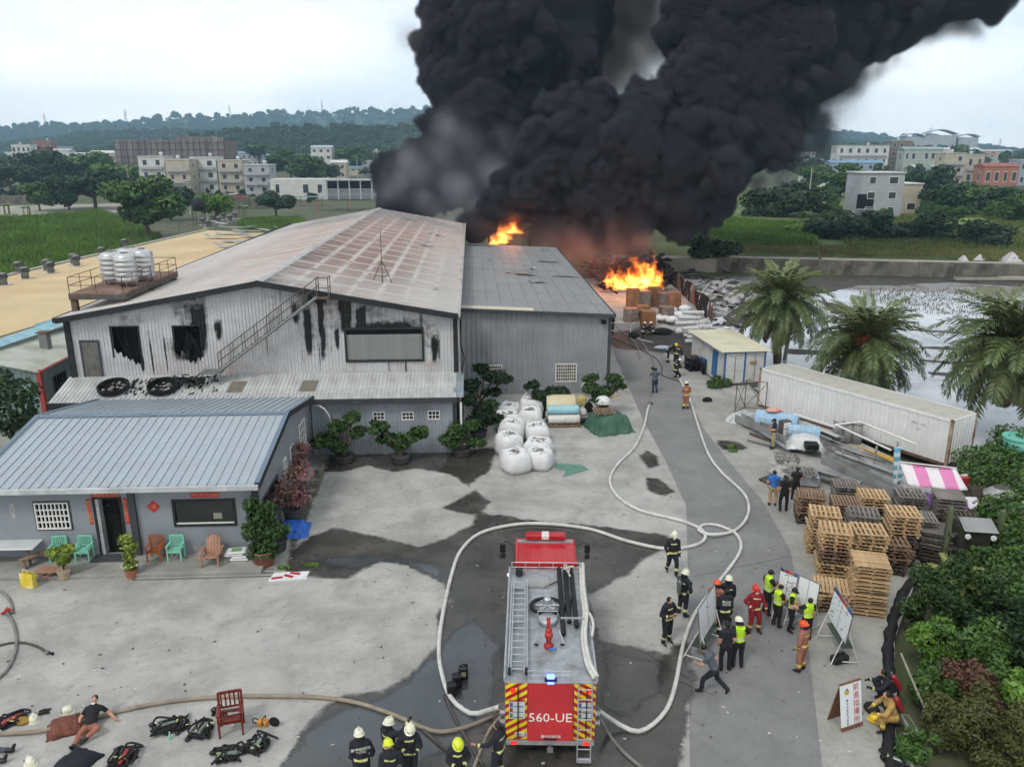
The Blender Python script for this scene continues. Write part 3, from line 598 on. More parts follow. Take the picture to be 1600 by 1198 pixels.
# ------------------------------------------------ grey annex
ann=T('grey_annex','grey ribbed metal annex with flat sheet roof right of the burnt hall','annex')
AYF=52.6; an_top=lambda x:6.02-(x+1)*.05
wa=[px2(752,570,785,598,AYF),px2(868,568,901,596,AYF)]
clad(ann,frontmap(AYF),-.95,9.1,lambda u:0.,lambda u:an_top(u)-.1,mGreyClad,[tuple(h) for h in wa],pw=1.0,pitch=.33,dep=.045)
for h in wa: window(ann,frontmap(AYF),h[0],h[1],h[2],h[3],9,5,mWhite,.07,.03,mk('ochre_glass',S(120,108,84),.2,.5,2))
MB().box(9.08,AYF-.06,0,9.3,AYF+.16,an_top(9.2)-.05).build('corner_post',mTrim,ann)
clad(ann,lambda u,d,z:(9.22+d,u,z),AYF+.16,90.5,lambda u:0.,lambda u:an_top(9.2)-.12,mGreyClad,pw=2.,pitch=.33,dep=.045)
MB().box(-.9,90.4,0,9.15,90.55,5.4).build('rear_wall',mGreyClad,ann)
mAnRoof=mk('annex_roof_sheet',S(150,153,154),.5,.08,.6,5,rnd_=.09,stain=S(120,120,118),st_scale=.5,st_lo=.5,st_hi=.75)
pmesh={}
for i in range(11):
 x0=-.9+i*.94
 for j in range(10):
  y0=AYF-.3+j*3.85; k='p'
  if k not in pmesh: pmesh[k]=MB().add([(.01,.01,0),(.93,.01,-.047),(.93,3.84,-.047),(.01,3.84,0),(.01,.01,-.04),(.93,.01,-.09),(.93,3.84,-.09),(.01,3.84,-.04)],[(0,1,2,3),(4,5,1,0),(5,6,2,1),(7,4,0,3)]).mesh('roof_panel',mAnRoof)
  ob('roof_panel',pmesh[k],ann,(x0,y0,an_top(x0)+.02+rnd.uniform(-.006,.006)))
MB().add([(-.9,AYF-.3,an_top(-.9)-.03),(9.42,AYF-.3,an_top(9.42)-.03),(9.42,90.6,an_top(9.42)-.03),(-.9,90.6,an_top(-.9)-.03)],[(0,1,2,3)]).build('roof_deck',mTrim,ann)
MB().add([(-.85,AYF-.28,an_top(-.85)+.035),(4.05,AYF-.28,an_top(4.05)+.035),(4.05,AYF+.75,an_top(4.05)+.04),(-.85,AYF+.75,an_top(-.85)+.04)],[(0,1,2,3)]).build('cream_strip',mk('cream_sheet',S(208,200,178),.6,.1,3),ann)
m=MB(); a0,a1=an_top(-.98),an_top(9.45); m.add([(-.98,AYF-.42,a0-.2),(9.45,AYF-.42,a1-.2),(9.45,AYF-.42,a1+.04),(-.98,AYF-.42,a0+.04),(-.98,AYF-.3,a0-.2),(9.45,AYF-.3,a1-.2),(9.45,AYF-.3,a1+.04),(-.98,AYF-.3,a0+.04)],[(0,1,2,3),(3,2,6,7),(4,5,1,0),(1,5,6,2)]); m.build('fascia',mTrim,ann)
MB().box(9.42,AYF-.3,a1-.2,9.54,90.6,a1+.03).build('gutter',mTrim,ann)
m=MB().bc((8.72,52.3,5.02),(.34,.3,.16),rx=.35); m.build('floodlight',mBlack,ann)
window(ann,lambda u,d,z:(9.26+d,u,z),53.2,54.3,.9,2.1,6,6,mWhite,.06,.03,mk('ochre_glass',S(120,108,84),.2,.5,2))
# torn sheets lying on roofs
mSheet=mk('torn_sheet_metal',S(176,178,178),.45,.2,2,metal=.2,stain=S(110,104,100),st_scale=1.5,rnd_=.25)
def bent(w,l,curl,seed,n=7):
 q=random.Random(seed); P=[]
 for i in range(n+1):
  r=[]
  for j in range(4):
   u=i/n-.5; v=j/3-.5
   r.append((u*l+q.uniform(-.03,.03)*l,v*w*(1-.5*abs(u)*q.uniform(0,1))+q.uniform(-.03,.03),curl*(abs(u)*2)**2*.5+.06*math.sin(9*u+seed)+.1*abs(v)*q.uniform(0,1)))
  P.append(r)
 m=MB(); m.grid(P); k=len(m.v); return m
def place_sheet(p,w,l,curl,rz,seed,lab,grp,mat=None):
 m=bent(w,l,curl,seed); me=m.mesh('metal_sheet',mat or mSheet,True)
 o=ob('metal_sheet',me,None,(p[0],p[1],p[2]+.05),rz); o.modifiers.new('s','SOLIDIFY').thickness=.015
 return tag(o,lab,'metal sheet',grp)
aroof=lambda x:an_top(x)+.06
for i,(x,y,w,l,cu,rz,lab) in enumerate([(812,428,1.0,2.6,.35,-.5,'large curled white sheet lying mid-roof on the grey annex'),(838,441,.7,1.4,.25,.3,'crumpled grey sheet beside the curled white sheet on annex roof'),(856,409,.8,2.0,.3,-.15,'bent sheet with raised edge on the right of the annex roof'),(884,432,.6,2.2,.12,-.1,'flat grey strip near the right gutter of the annex roof'),(832,421,.4,.9,.3,.6,'small twisted scrap behind the curled sheet on annex roof'),(826,393,.35,.7,.3,.1,'little scrap at the far middle of the annex roof'),(852,391,.35,.9,.15,0,'thin scrap at the far end of the annex roof'),(765,408,.3,.4,.2,.4,'tiny white scrap on the left of the annex roof'),(750,384,.6,3.2,.2,-.12,'long dark strip along the rear edge of the annex roof')]):
 p=G(x,y,5.7); p=G(x,y,aroof(p.x)); place_sheet(p,w,l,cu,rz,i,lab,'sheets blown onto the roofs',mBlack if 'dark' in lab else None)
for i,(x,y,w,l,cu,rz,lab) in enumerate([(652,384,.9,2.4,.5,-.2,'curled sheet on the pink part of the scorched roof'),(680,369,.7,1.5,.4,-.4,'folded grey sheet high on the scorched roof near the annex'),(640,343,.6,1.6,.4,.2,'dark twisted sheet near the ridge end of the scorched roof')]):
 p=G(x,y,8); p=G(x,y,roofz(p.x)+.02-.1); place_sheet(p,w,l,cu,rz,i+30,lab,'sheets blown onto the roofs')
# ------------------------------------------------ pale yellow roofed building and green shed at the left
yb=T('yellow_roof_factory','long low factory with pale ochre roof left of the burnt hall','factory')
mYel=mk('ochre_roof',S(206,184,140),.7,.1,.25,6,stain=S(196,166,124),st_scale=.12,st_lo=.45,st_hi=.65)
yp=[(-31,40),(-28.6,53),(-27.2,60),(-22.6,60.5),(-22.6,112),(-38,119),(-40.5,95),(-42.5,74),(-46,56),(-46,40)]
MB().prism(yp,4.6,5.0).build('roof',mYel,yb)
m=MB().prism([(x*.995-.12,y*.998) for x,y in yp],-.3,4.6); m.build('walls',mk('ochre_wall',S(176,168,148),.8,.15,.5),yb)
m=MB();
for a,b in zip(yp[5:9],yp[6:9]):
 A_,B_=Vector((*a,5)),Vector((*b,5)); d=B_-A_; M=Matrix.Translation(A_)@Matrix.Rotation(math.atan2(d.y,d.x),4,'Z'); m.box(0,-.25,-.1,d.length,.25,.16,M)
m.build('parapet',mk('grey_coping',S(170,168,160),.7,.2,1),yb)
MB().tube([(-28.6,53,4.98),(-27.2,60,4.98)],.12,4).build('cap_flashing',mk('cyan_flashing',S(150,192,206),.5),yb)
p_=[(-31,40),(-28.6,53)];
MB().add([(-29.1,46.5,5.02),(-28.3,53,5.02),(-27.3,60,5.02),(-26.3,60,4.75),(-27.5,53,4.75),(-28.4,46.5,4.75)],[(0,5,4,1),(1,4,3,2)]).build('gutter_sheet',mk('cyan_flashing',S(150,192,206),.5),yb)
# turbine vents
def vent():
 r=T('roof_ventilator','x','roof ventilator',(0,0,0),0,'ventilators on the ochre roof')
 MB().box(-.55,-.5,0,.55,.5,.06).build('base_plate',mk('pale_flashing',S(196,194,184),.7),r)
 MB().lathe([(.32,.06),(.3,.55),(.34,.58)],12).build('neck',mSteel,r,True)
 m=MB(); n=14
 for k in range(n):
  a=k*2*PI/n; m.add([((.34+.12*math.sin(PI*t))*math.cos(a+.5*t),(.34+.12*math.sin(PI*t))*math.sin(a+.5*t),.58+.42*t) for t in (0,.33,.66,1)]+[((.25)*math.cos(a+.5*t+.35),.25*math.sin(a+.5*t+.35),.58+.42*t) for t in (0,.33,.66,1)],[(j,j+1,5+j,4+j) for j in range(3)])
 m.build('turbine',mSteel,r); MB().lathe([(.34,.98),(.3,1.05),(.1,1.1)],12).build('cap',mSteel,r,True)
 return r
vl=['ventilator at the picture edge','tall pale ventilator behind another near the picture edge','pale ventilator with dark turbine near the picture edge','rear one of the second pair of ventilators','front one of the second pair of ventilators','rear one of the pair of ventilators by the thin roof pole','front one of the pair of ventilators by the thin roof pole','ventilator left of the water tanks','ventilator behind the water tanks']
vp=[(6,446),(30,427),(40,436),(74,423),(80,427),(116,413),(120,416),(160,402),(196,388)]
V0=vent()
for i,(x,y) in enumerate(vp):
 p=G(x,y,5.0)
 if i==0: V0.location=p; V0['label']=vl[0]
 else: copy_tree(V0,None,vl[i]+' on the ochre roof' if 'roof' not in vl[i] else vl[i],loc=p,rz=i)
for i,(x,y) in enumerate([(318,352),(326,356),(333,346),(342,350),(350,343),(360,347),(368,342)]):
 copy_tree(V0,None,['first','second','third','fourth','fifth','sixth','last'][i]+' ventilator from the left in the far cluster on the ochre roof','ventilators in the far cluster',loc=G(x,y,5.0),rz=i)
V0['label']='leftmost ventilator on the ochre roof, at the picture edge'
for i,(x,y,h) in enumerate([(207,388,3.4),(282,366,1.6)]):
 r=T('roof_pole',['thin tall pole on the ochre roof behind the tanks','short pole at the far coping of the ochre roof'][i],'pole',G(x,y,5.0)); MB().tube([(0,0,0),(0,0,h)],.03,5).build('shaft',mDkSteel,r); MB().box(-.15,-.15,0,.15,.15,.05).build('foot',mSteel,r)
q=random.Random(11)
dl=['long pale plank-like sheet','crumpled grey sheet','curved white sheet','bent sheet with dark underside','twisted narrow strip','folded ribbed sheet']
for i in range(16):
 x=[345,362,378,395,410,425,440,372,388,404,418,352,432,398,365,448][i]; y=[372,366,378,384,380,372,366,356,362,390,360,350,380,370,386,358][i]; p=G(x,y,5.1)
 place_sheet(p,q.uniform(.8,1.6),q.uniform(2.5,6),q.uniform(.1,.9),q.uniform(-.5,.4),50+i,'torn metal sheet in the heap at the rear of the ochre roof','sheets heaped on the ochre roof')
gs=T('green_shed','pale green metal shed with red corner post behind the office','shed',(0,0,0))
clad(gs,lambda u,d,z:(-25+d,u,z),46.15,56,lambda u:0.,lambda u:3.75,mGreenClad,[(47.3,48.9,1.9,3.1)],pw=1.2,pitch=.3,dep=.03)
clad(gs,frontmap(46.0),-32,-25.15,lambda u:0.,lambda u:3.7+(-25-u)*.22,mGreenClad,pw=1.2,pitch=.3,dep=.03)
mRed=mk('red_post',S(176,68,62),.6,.15,2)
MB().box(-25.16,45.92,0,-24.92,46.16,3.85).build('corner_post',mRed,gs)
window(gs,lambda u,d,z:(-25+d,u,z),47.3,48.9,1.9,3.1,4,1,mTrim,.07,.04,mVoid)
MB().add([(-24.9,45.8,3.8),(-24.9,58,3.8),(-29.0,58,4.72),(-29.0,45.8,4.72),(-24.9,45.8,3.72),(-24.9,58,3.72),(-29,45.8,4.64)],[(0,1,2,3),(4,5,1,0),(6,4,0,3)]).build('roof',mk('pale_green_roof',S(186,190,178),.6,.12,.7,stain=S(150,150,138),st_scale=.5),gs)
MB().tube([(-24.88,45.8,3.78),(-24.88,58,3.78)],.08,4).build('red_eave_trim',mRed,gs)
r=T('flue_pipe','square galvanised flue on the pale green shed roof','flue',(-26.6,50.2,4.15)); MB().box(-.25,-.25,-.1,.25,.25,.95).build('stack',mSteel,r); MB().box(-.36,-.36,1.0,.36,.36,1.06).build('cowl',mRust,r)
# ------------------------------------------------ office
off=T('office_building','low grey office with pale blue standing seam roof and red door couplets','office building')
OX,OY=-8.8,30.4; mOff=mk('office_grey_wall',S(138,144,150),.75,.06,.5,6,bump=.003,bscale=20,stain=S(122,126,130),st_scale=.4,st_lo=.5,st_hi=.8)
def wallq(mp,u0,u1,z0,z1,holes,name,mat,top=None):
 us=sorted(set([u0,u1]+[h[0] for h in holes]+[h[1] for h in holes]+([top[0]] if top else []))); m=MB()
 zt=(lambda u:z1) if not top else top[1]
 for a,b in zip(us,us[1:]):
  lo=z0
  for h in sorted([h for h in holes if h[0]<=a+1e-6 and h[1]>=b-1e-6],key=lambda h:h[2]):
   if h[2]>lo: m.add([mp(a,0,lo),mp(b,0,lo),mp(b,0,h[2]),mp(a,0,h[2])],[(0,1,2,3)])
   lo=h[3]
  m.add([mp(a,0,lo),mp(b,0,lo),mp(b,0,zt(b)),mp(a,0,zt(a))],[(0,1,2,3)])
 # reveals
 for h in holes:
  a,b,c,d_=h[:4]; q=-.16
  m.add([mp(a,0,c),mp(b,0,c),mp(b,0,d_),mp(a,0,d_),mp(a,q,c),mp(b,q,c),mp(b,q,d_),mp(a,q,d_)],[(0,4,5,1),(1,5,6,2),(2,6,7,3),(3,7,4,0)])
 return m.build(name,mat,off)
ow=px2(50,783,115.5,827,OY); od=list(px2(146,779,200,866,OY)); od[2]=.17; pw_=px2(267.5,780,371,820,OY)
fm_=frontmap(OY)
wallq(fm_,-21,OX,0,3.22,[ow,tuple(od),pw_],'front_wall',mOff)
window(off,fm_,ow[0],ow[1],ow[2],ow[3],8,4,mTrim,.05,.001,bars=False,proud=.03); w=window(off,fm_,ow[0]+.06,ow[1]-.06,ow[2]+.06,ow[3]-.06,8,4,mWhite,.05,.045,proud=.07,name='window_grille',glass=mVoid)
window(off,fm_,pw_[0],pw_[1],pw_[2],pw_[3],1,1,mSootTrim,.1,.01,bars=False,glass=mk('shop_glass',S(30,32,34),.08,.3,1.2,spec=.7)); MB().box(pw_[0]+.1,OY-.02,pw_[2]+.1,pw_[1]-.1,OY+.01,pw_[2]+.16).build('window_sill',mWhite,off)
MB().bc(((pw_[0]*.3+pw_[1]*.7),OY+.028,pw_[2]+.42),(.34,.01,.26)).build('window_sticker',mk('yellow_sticker',S(170,140,90),.5,.6,9,col2=S(90,140,150)),off)
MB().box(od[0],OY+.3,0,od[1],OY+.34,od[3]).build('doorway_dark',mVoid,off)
df=MB().box(od[0]-.06,OY-.05,.16,od[0]+.03,OY+.05,od[3]).box(od[1]-.03,OY-.05,.16,od[1]+.06,OY+.05,od[3]).box(od[0]-.06,OY-.05,od[3],od[1]+.06,OY+.05,od[3]+.07).build('door_frame',mSootTrim,off)
MB().box(od[0]+.04,OY-.02,.18,od[0]+.17,OY+.3,od[3]-.02).build('open_door',mk('grey_white_door',S(170,172,172),.5),off)
cx_=AY(211,815,OY).x; MB().box(cx_-.13,OY-.14,.0,cx_+.13,OY-.001,3.2).build('pilaster',mTrim,off)
MB().box(OX-.2,OY-.05,0,OX+.06,OY+.12,3.2).build('corner_post',mTrim,off)
sm_=lambda u:(3.22+(u-OY)*.178) if u<35.8 else 4.2-(u-35.8)*.178
side=lambda u,d,z:(OX+d,u,z)
def sx(x0,y0,x1,y1): a=AX(x0,y0,OX); b=AX(x1,y1,OX); return a,b
a=AX(411,778,OX); b=AX(434,735,OX); c=AX(420,798,OX)
sw=[(31.0,33.7,.75,2.2),(34.9,35.5,1.4,2.35),(36.4,37.1,1.35,2.4),(38.6,40.0,1.0,2.75)]
wallq(side,OY,41.6,0,3.2,sw,'side_wall',mk('office_side_wall',S(134,139,145),.75,.08,.5,6,stain=S(112,114,118),st_scale=.4,st_lo=.45,st_hi=.8),top=(35.8,sm_))
for i,h in enumerate(sw): window(off,side,*h,(1,2,2,3)[i],(1,2,2,4)[i],mTrim if i==0 else mWhite,.07,.035,bars=i>0)
# standing seam roof
mSeam=mk('pale_blue_roof',S(168,178,186),.42,.05,.6,5,metal=.1,rnd_=.05,stain=S(150,158,166),st_scale=.3,st_lo=.5,st_hi=.8)
mSeam2=mk('blue_trim_metal',S(108,124,142),.45,.1,1,metal=.1)
x0,x1=-19.75,-8.72; n=29; w=(x1-x0)/n
pf=MB(); pb=MB(); e=.045
for mm,(ya,za,yb,zb_) in ((pf,(29.95,3.32,35.8,4.36)),(pb,(41.6,3.34,35.8,4.36))):
 prof=[(0,0),(.02,0),(.02,e),(.05,e),(.05,0),(w,0)]
 mm.grid([[(x,ya,za+d),(x,yb,zb_+d)] for x,d in prof])
 if yb>ya: mm.f=[f[::-1] for f in mm.f]
mf,mb_=pf.mesh('roof_panel',mSeam),pb.mesh('roof_panel',mSeam)
for i in range(n):
 ob('roof_panel',mf,off,(x0+i*w,0,0)); ob('roof_panel',mb_,off,(x0+i*w,0,0))
MB().add([(x0-.15,35.6,4.37),(x1+.1,35.6,4.37),(x1+.1,35.8,4.45),(x0-.15,35.8,4.45),(x0-.15,36.0,4.37),(x1+.1,36.0,4.37)],[(0,1,2,3),(3,2,5,4)]).build('ridge_cap',mSeam2,off)
for xx in (x0-.2,x1):
 m=MB()
 for (ya,za,yb,zb_) in ((29.93,3.33,35.8,4.37),(41.6,3.35,35.8,4.37)):
  m.add([(xx,ya,za+.06),(xx+.2,ya,za+.06),(xx+.2,yb,zb_+.06),(xx,yb,zb_+.06),(xx,ya,za-.22),(xx+.2,ya,za-.22),(xx+.2,yb,zb_-.22),(xx,yb,zb_-.22)],[(0,1,2,3),(4,0,3,7),(1,5,6,2),(0,4,5,1)])
 m.build('verge_trim',mSeam2 if xx<-15 else mSootTrim,off)
 m=MB()
 for (ya,za,yb,zb_) in ((29.93,3.4,35.8,4.44),(41.6,3.42,35.8,4.44)): m.add([(xx+.0,ya,za),(xx+.2,ya,za),(xx+.2,yb,zb_),(xx,yb,zb_)],[(0,1,2,3)])
 m.build('verge_cap',mSeam2,off)
MB().box(x0-.2,29.78,3.12,x1+.15,29.96,3.31).build('gutter',mk('pale_gutter',S(188,192,194),.5),off)
# red couplets and notices
mCoup=mk('red_paper',S(186,48,56),.7,.08,3); mGold=mk('gold_ink',S(214,150,90),.6)
def text(body,size,mat,parent,loc,rot=(PI/2,0,0),sx_=1,ext=.002,name='lettering',vertical=False,align='CENTER'):
 cu=bpy.data.curves.new('t','FONT'); cu.body='\n'.join(body) if vertical else body; cu.size=size; cu.extrude=ext; cu.align_x=align; cu.align_y='CENTER'; cu.resolution_u=2
 if vertical: cu.space_line=.95
 t=bpy.data.objects.new('t',cu); COL.objects.link(t); bpy.context.view_layer.update()
 me=bpy.data.meshes.new_from_object(t.evaluated_get(bpy.context.evaluated_depsgraph_get())); bpy.data.objects.remove(t); bpy.data.curves.remove(cu)
 me.name=name; me.materials.clear(); me.materials.append(mat)
 o=ob(name,me,parent,loc,rot=rot); o.scale=(sx_,1,1); return o
def notice(px,body,vert,size,name,lab,cat,pm,ink):
 u0,u1,z0,z1=px2(*px,OY); c=Vector(((u0+u1)/2,OY-.012,(z0+z1)/2)); r=T(name,lab,cat,c)
 MB().box(-(u1-u0)/2,-.004,-(z1-z0)/2,(u1-u0)/2,.004,(z1-z0)/2).build('paper',pm,r); text(body,size,ink,r,(0,-.008,0),vertical=vert)
notice((134.5,779,146.5,819),'春風大雅能容',True,.17,'couplet','red vertical couplet on the near side of the office door','couplet',mCoup,mGold)
notice((191.5,778,203.5,818),'秋水文章不染',True,.17,'couplet','red vertical couplet between the office door and the pilaster','couplet',mCoup,mGold)
notice((141.6,770,188,778),'鴻福氣象更新',False,.18,'couplet','red horizontal couplet over the office door','couplet',mCoup,mGold)
notice((297,769.5,343,776.5),'滿堂吉門氏福慶',False,.16,'couplet','red horizontal couplet over the dark shop window','couplet',mCoup,mGold)
notice((14.5,787,24.5,808),'訪客登記',True,.15,'notice','white paper notice with vertical writing on the office wall','notice',mWhite,mBlack)
dc=AY(240,791,OY); r=T('paper_charm','red diamond paper charm on the office wall','charm',(dc.x,OY-.012,dc.z)); MB().box(-.19,-.004,-.19,.19,.004,.19,Matrix.Rotation(PI/4,4,'Y')).build('paper',mCoup,r); text('福',.22,mGold,r,(0,-.008,0))
# porch
porch=MB().bev(-21,28.75,0,OX+.35,OY-.003,.15,.015).build('porch_slab',mApron); struct(porch,'low concrete porch in front of the office')
# ================================================================== FIRE ENGINE
TR=R(-4.0); TP=Vector((1.93,18.2,0))
tk=T('fire_engine','red and silver fire engine with yellow hazard stripes and the number 560-UE','fire engine',TP,TR)
def TL(zx,zy,z): p=G(740+zx/3.17,820+zy/3.17,z)-TP; c,s=math.cos(-TR),math.sin(-TR); return Vector((p.x*c-p.y*s,p.x*s+p.y*c,z))
mTR=mk('engine_red',S(186,30,38),.3,.05,2,coat=.5,stain=S(160,28,34),st_scale=1.2,st_lo=.5,st_hi=.75); mAl=mk('aluminium',S(188,192,196),.38,.15,3,metal=.55,stain=S(132,132,128),st_scale=2.2,st_lo=.55,st_hi=.75); mTread=mk('tread_plate',S(176,180,184),.42,.15,5,metal=.45,bump=.004,bscale=60,stain=S(112,112,108),st_scale=1.3,st_lo=.5,st_hi=.78)
mYelS=mk('hazard_yellow',S(236,212,34),.45,.08,3,stain=S(186,168,50),st_scale=2.5,st_lo=.55,st_hi=.75); mRedS=mk('hazard_red',S(168,32,30),.45,.05,3); mRub=mk('black_rubber',S(20,20,22),.7,.15,8); mGlow=mk('blue_beacon',S(40,60,220),.2,emit=(S(70,90,255),9)); mTail=mk('tail_lamp',S(190,20,20),.2,emit=((1,.03,.02),1.2)); mWhL=mk('white_lamp',S(240,240,240),.2,emit=((1,1,1),1.5))
W2=1.225
MB().bev(-W2+.02,.06,.62,W2-.02,6.0,2.42,.03).build('body',mTR,tk)
MB().box(-W2,0.02,2.421,W2,6.02,2.47).build('deck_rim',mAl,tk); MB().box(-W2+.06,.1,2.471,W2-.06,5.95,2.482).build('deck',mTread,tk)
for s in (-1,1):
 for k in range(4): MB().box(s*(W2-.005)-.012,.35+k*1.38,.95,s*(W2-.005)+.012,1.6+k*1.38,2.3).build('locker_shutter',mAl,tk)
 MB().box(s*W2-.03,.05,2.47,s*W2+.03,6.0,2.56).build('side_rail',mAl,tk)
# chassis, wheels
MB().box(-.45,.3,.42,.45,8.0,.62).build('chassis',mRub,tk)
for y in (1.75,6.75):
 for s in (-1,1):
  w=MB().lathe([(.2,-.14),(.44,-.14),(.5,-.09),(.5,.09),(.44,.14),(.2,.14)],20,Matrix.Translation((s*1.05,y,.5))@Matrix.Rotation(PI/2,4,'Y')).build('wheel',mRub,tk,True)
  MB().lathe([(.02,-.1),(.26,-.1),(.28,.145*1),(.1,.12)],14,Matrix.Translation((s*1.05,y,.5))@Matrix.Rotation(PI/2*s,4,'Y')).build('rim',mAl,w)
MB().box(-W2+.03,-.02,.5,W2-.03,.16,.64).build('bumper',mAl,tk)
# cab
cb=MB().add([(-1.14,6.1,.7),(1.14,6.1,.7),(1.14,8.1,.7),(-1.14,8.1,.7),(-1.15,6.1,1.7),(1.15,6.1,1.7),(1.15,8.12,1.7),(-1.15,8.12,1.7),(-1.05,6.12,2.68),(1.05,6.12,2.68),(1.05,7.85,2.68),(-1.05,7.85,2.68)],[(0,1,5,4),(1,2,6,5),(2,3,7,6),(3,0,4,7),(4,5,9,8),(5,6,10,9),(6,7,11,10),(7,4,8,11),(8,9,10,11)]).build('cab',mTR,tk)
b=cb.modifiers.new('b','BEVEL'); b.width=.06; b.segments=3
for k in range(11): MB().bev(-.92+k*.184-.03,6.2,2.68,-.92+k*.184+.03,7.4,2.70,.008).build('roof_rib',mTR,cb)
MB().box(-.98,7.45,2.685,.98,7.6,2.74).build('roof_bar',mAl,cb)
MB().add([(-.98,8.02,1.75),(.98,8.02,1.75),(.93,7.91,2.5),(-.93,7.91,2.5)],[(3,2,1,0)]).build('windscreen',mGlass,cb)
for s in (-1,1): MB().add([(s*1.158,6.4,1.75),(s*1.158,7.8,1.75),(s*1.085,7.7,2.45),(s*1.085,6.4,2.45)],[(0,1,2,3)]).build('side_window',mGlass,cb)
lb=MB().bev(-.72,7.48,2.76,.72,7.82,2.98,.05).build('light_bar',mk('red_lens',S(170,24,34),.2,.05,3,coat=.6),tk); MB().bev(-.17,7.475,2.765,.17,7.825,2.986,.05).build('clear_section',mk('clear_lens',S(222,214,208),.2,.05,3),lb)
for s in (-1,1):
 a=MB().tube([(s*1.1,7.7,2.4),(s*1.35,7.95,2.5),(s*1.52,7.9,2.45),(s*1.52,7.85,1.95)],.018,5).build('mirror_arm',mRub,tk)
 MB().bev(s*1.52-.1,7.83,2.1,s*1.52+.1,7.9,2.42,.02).build('mirror',mRub,a); MB().bev(s*1.52-.09,7.83,1.86,s*1.52+.09,7.9,2.06,.02).build('mirror',mRub,a)
# rear face
zt,zb=2.42,.66; hz=zt-zb
def rear(u0,u1,v0,v1,y,name,mat,par=tk): x0,x1=-W2+.02+u0*2*(W2-.02),-W2+.02+u1*2*(W2-.02); return MB().box(x0,y,zt-v1*hz,x1,y+.03,zt-v0*hz).build(name,mat,par)
rp=MB().add([(-.59,.04,2.41),(.6,.04,2.41),(.62,-.12,.72),(-.62,-.12,.72),(-.59,.08,2.41),(.6,.08,2.41),(.62,.08,.66),(-.62,.08,.66)],[(0,3,2,1),(4,0,1,5),(0,4,7,3),(1,2,6,5),(3,7,6,2)]).build('rear_shutter',mTR,tk)
t=text('560-UE',.36,mWhite,rp,(0.0,-.06,1.44),rot=(PI/2-.094,0,0),ext=.004,name='fleet_number',sx_=1.08); t.location=(0,-.057,1.4)
tt=text('臺中市消防局',.09,mWhite,rp,(0.02,-.125,.86),rot=(PI/2-.094,0,0),ext=.003,name='small_lettering')
MB().box(-.18,-.14,.76,.18,-.1,.8).build('shutter_handle',mRub,rp)
for s in (-1,1):
 u=(-W2+.02,-.62) if s<0 else (.63,W2-.02); bp=MB().box(u[0],.02,zb,u[1],.055,zt).build('hazard_panel',mYelS,tk)
 n=9
 for k in range(-1,n):      # diagonal red stripes clipped to the panel
  z0=zb+k*.24; w=u[1]-u[0]; sl=.62*w*s
  poly=[(u[0],z0 if s<0 else z0+0),(u[1],z0+(.62*w)),(u[1],z0+.62*w+.12),(u[0],z0+.12)]
  if s>0: poly=[(u[0],z0+.62*w),(u[1],z0),(u[1],z0+.12),(u[0],z0+.62*w+.12)]
  cl=[]
  def clip(P,f):
   o=[]
   for i in range(len(P)):
    a,b=P[i],P[(i+1)%len(P)]; fa,fb=f(a),f(b)
    if fa>=0: o.append(a)
    if fa*fb<0: t_=fa/(fa-fb); o.append((a[0]+(b[0]-a[0])*t_,a[1]+(b[1]-a[1])*t_))
   return o
  poly=clip(poly,lambda p:p[1]-zb)
  if len(poly)>2: poly=clip(poly,lambda p:zt-p[1])
  if len(poly)>2: MB().add([(x,.017,z) for x,z in poly],[tuple(range(len(poly)))]).build('stripe',mRedS,bp)
 gp=MB().box(u[0]+.1,.0,1.32,u[1]-.06,.016,1.86).build('pump_panel',mk('panel_plate',S(200,204,208),.4,.1,4),tk)
 for k,cc in enumerate([S(60,90,170),S(170,50,60),S(60,140,80)]):
  MB().box(u[0]+.12,-.008,1.7-k*.17,u[0]+.2,-.001,1.83-k*.17).build('colour_label',mk('lab%d'%k,cc,.5),gp); MB().box(u[0]+.22,-.008,1.70-k*.17,u[1]-.1,-.001,1.715-k*.17).build('rule_line',mRub,gp)
 MB().box(u[0]+.1,-.006,1.87,u[1]-.06,.012,1.9).build('panel_title',mRedS,gp)
 MB().tube([((u[0]+u[1])/2+.05,-.03,.75),((u[0]+u[1])/2+.05,-.03,2.35)],.018,5).build('grab_pole',mRub,tk)
 MB().lathe([(.07,0),(.07,.03),(.02,.04)],12,Matrix.Translation((s*1.0,.015,2.2))@Matrix.Rotation(PI/2,4,'X')).build('round_lamp',mTail,tk)
 MB().bc((s*.98,-.03,.57),(.16,.04,.08)).build('tail_lamp',mTail,tk)
text('560-UE',.1,mBlack,tk,(-.78,-.006,.82),ext=.002,name='plate_lettering'); MB().box(-.95,.002,.76,-.6,.014,.88).build('number_plate',mWhite,tk)
m=MB()
for x in (.74,1.1): m.tube([(x,-.12,.12),(x,-.1,.7),(x,-.06,2.55)],.02,6)
for k in range(8): m.tube([(.74,-.12+.006*k,.15+k*.31),(1.1,-.12+.006*k,.15+k*.31)],.017,6)
m.build('rear_ladder',mAl,tk); m=MB().box(.72,-.22,.1,1.12,-.05,.14); m.build('ladder_step',mAl,tk)
MB().tube([(0,.1,.5),(0,-.2,.5)],.04,8).box(-.08,-.22,.42,.08,-.18,.58).build('tow_hook',mSteel,tk)
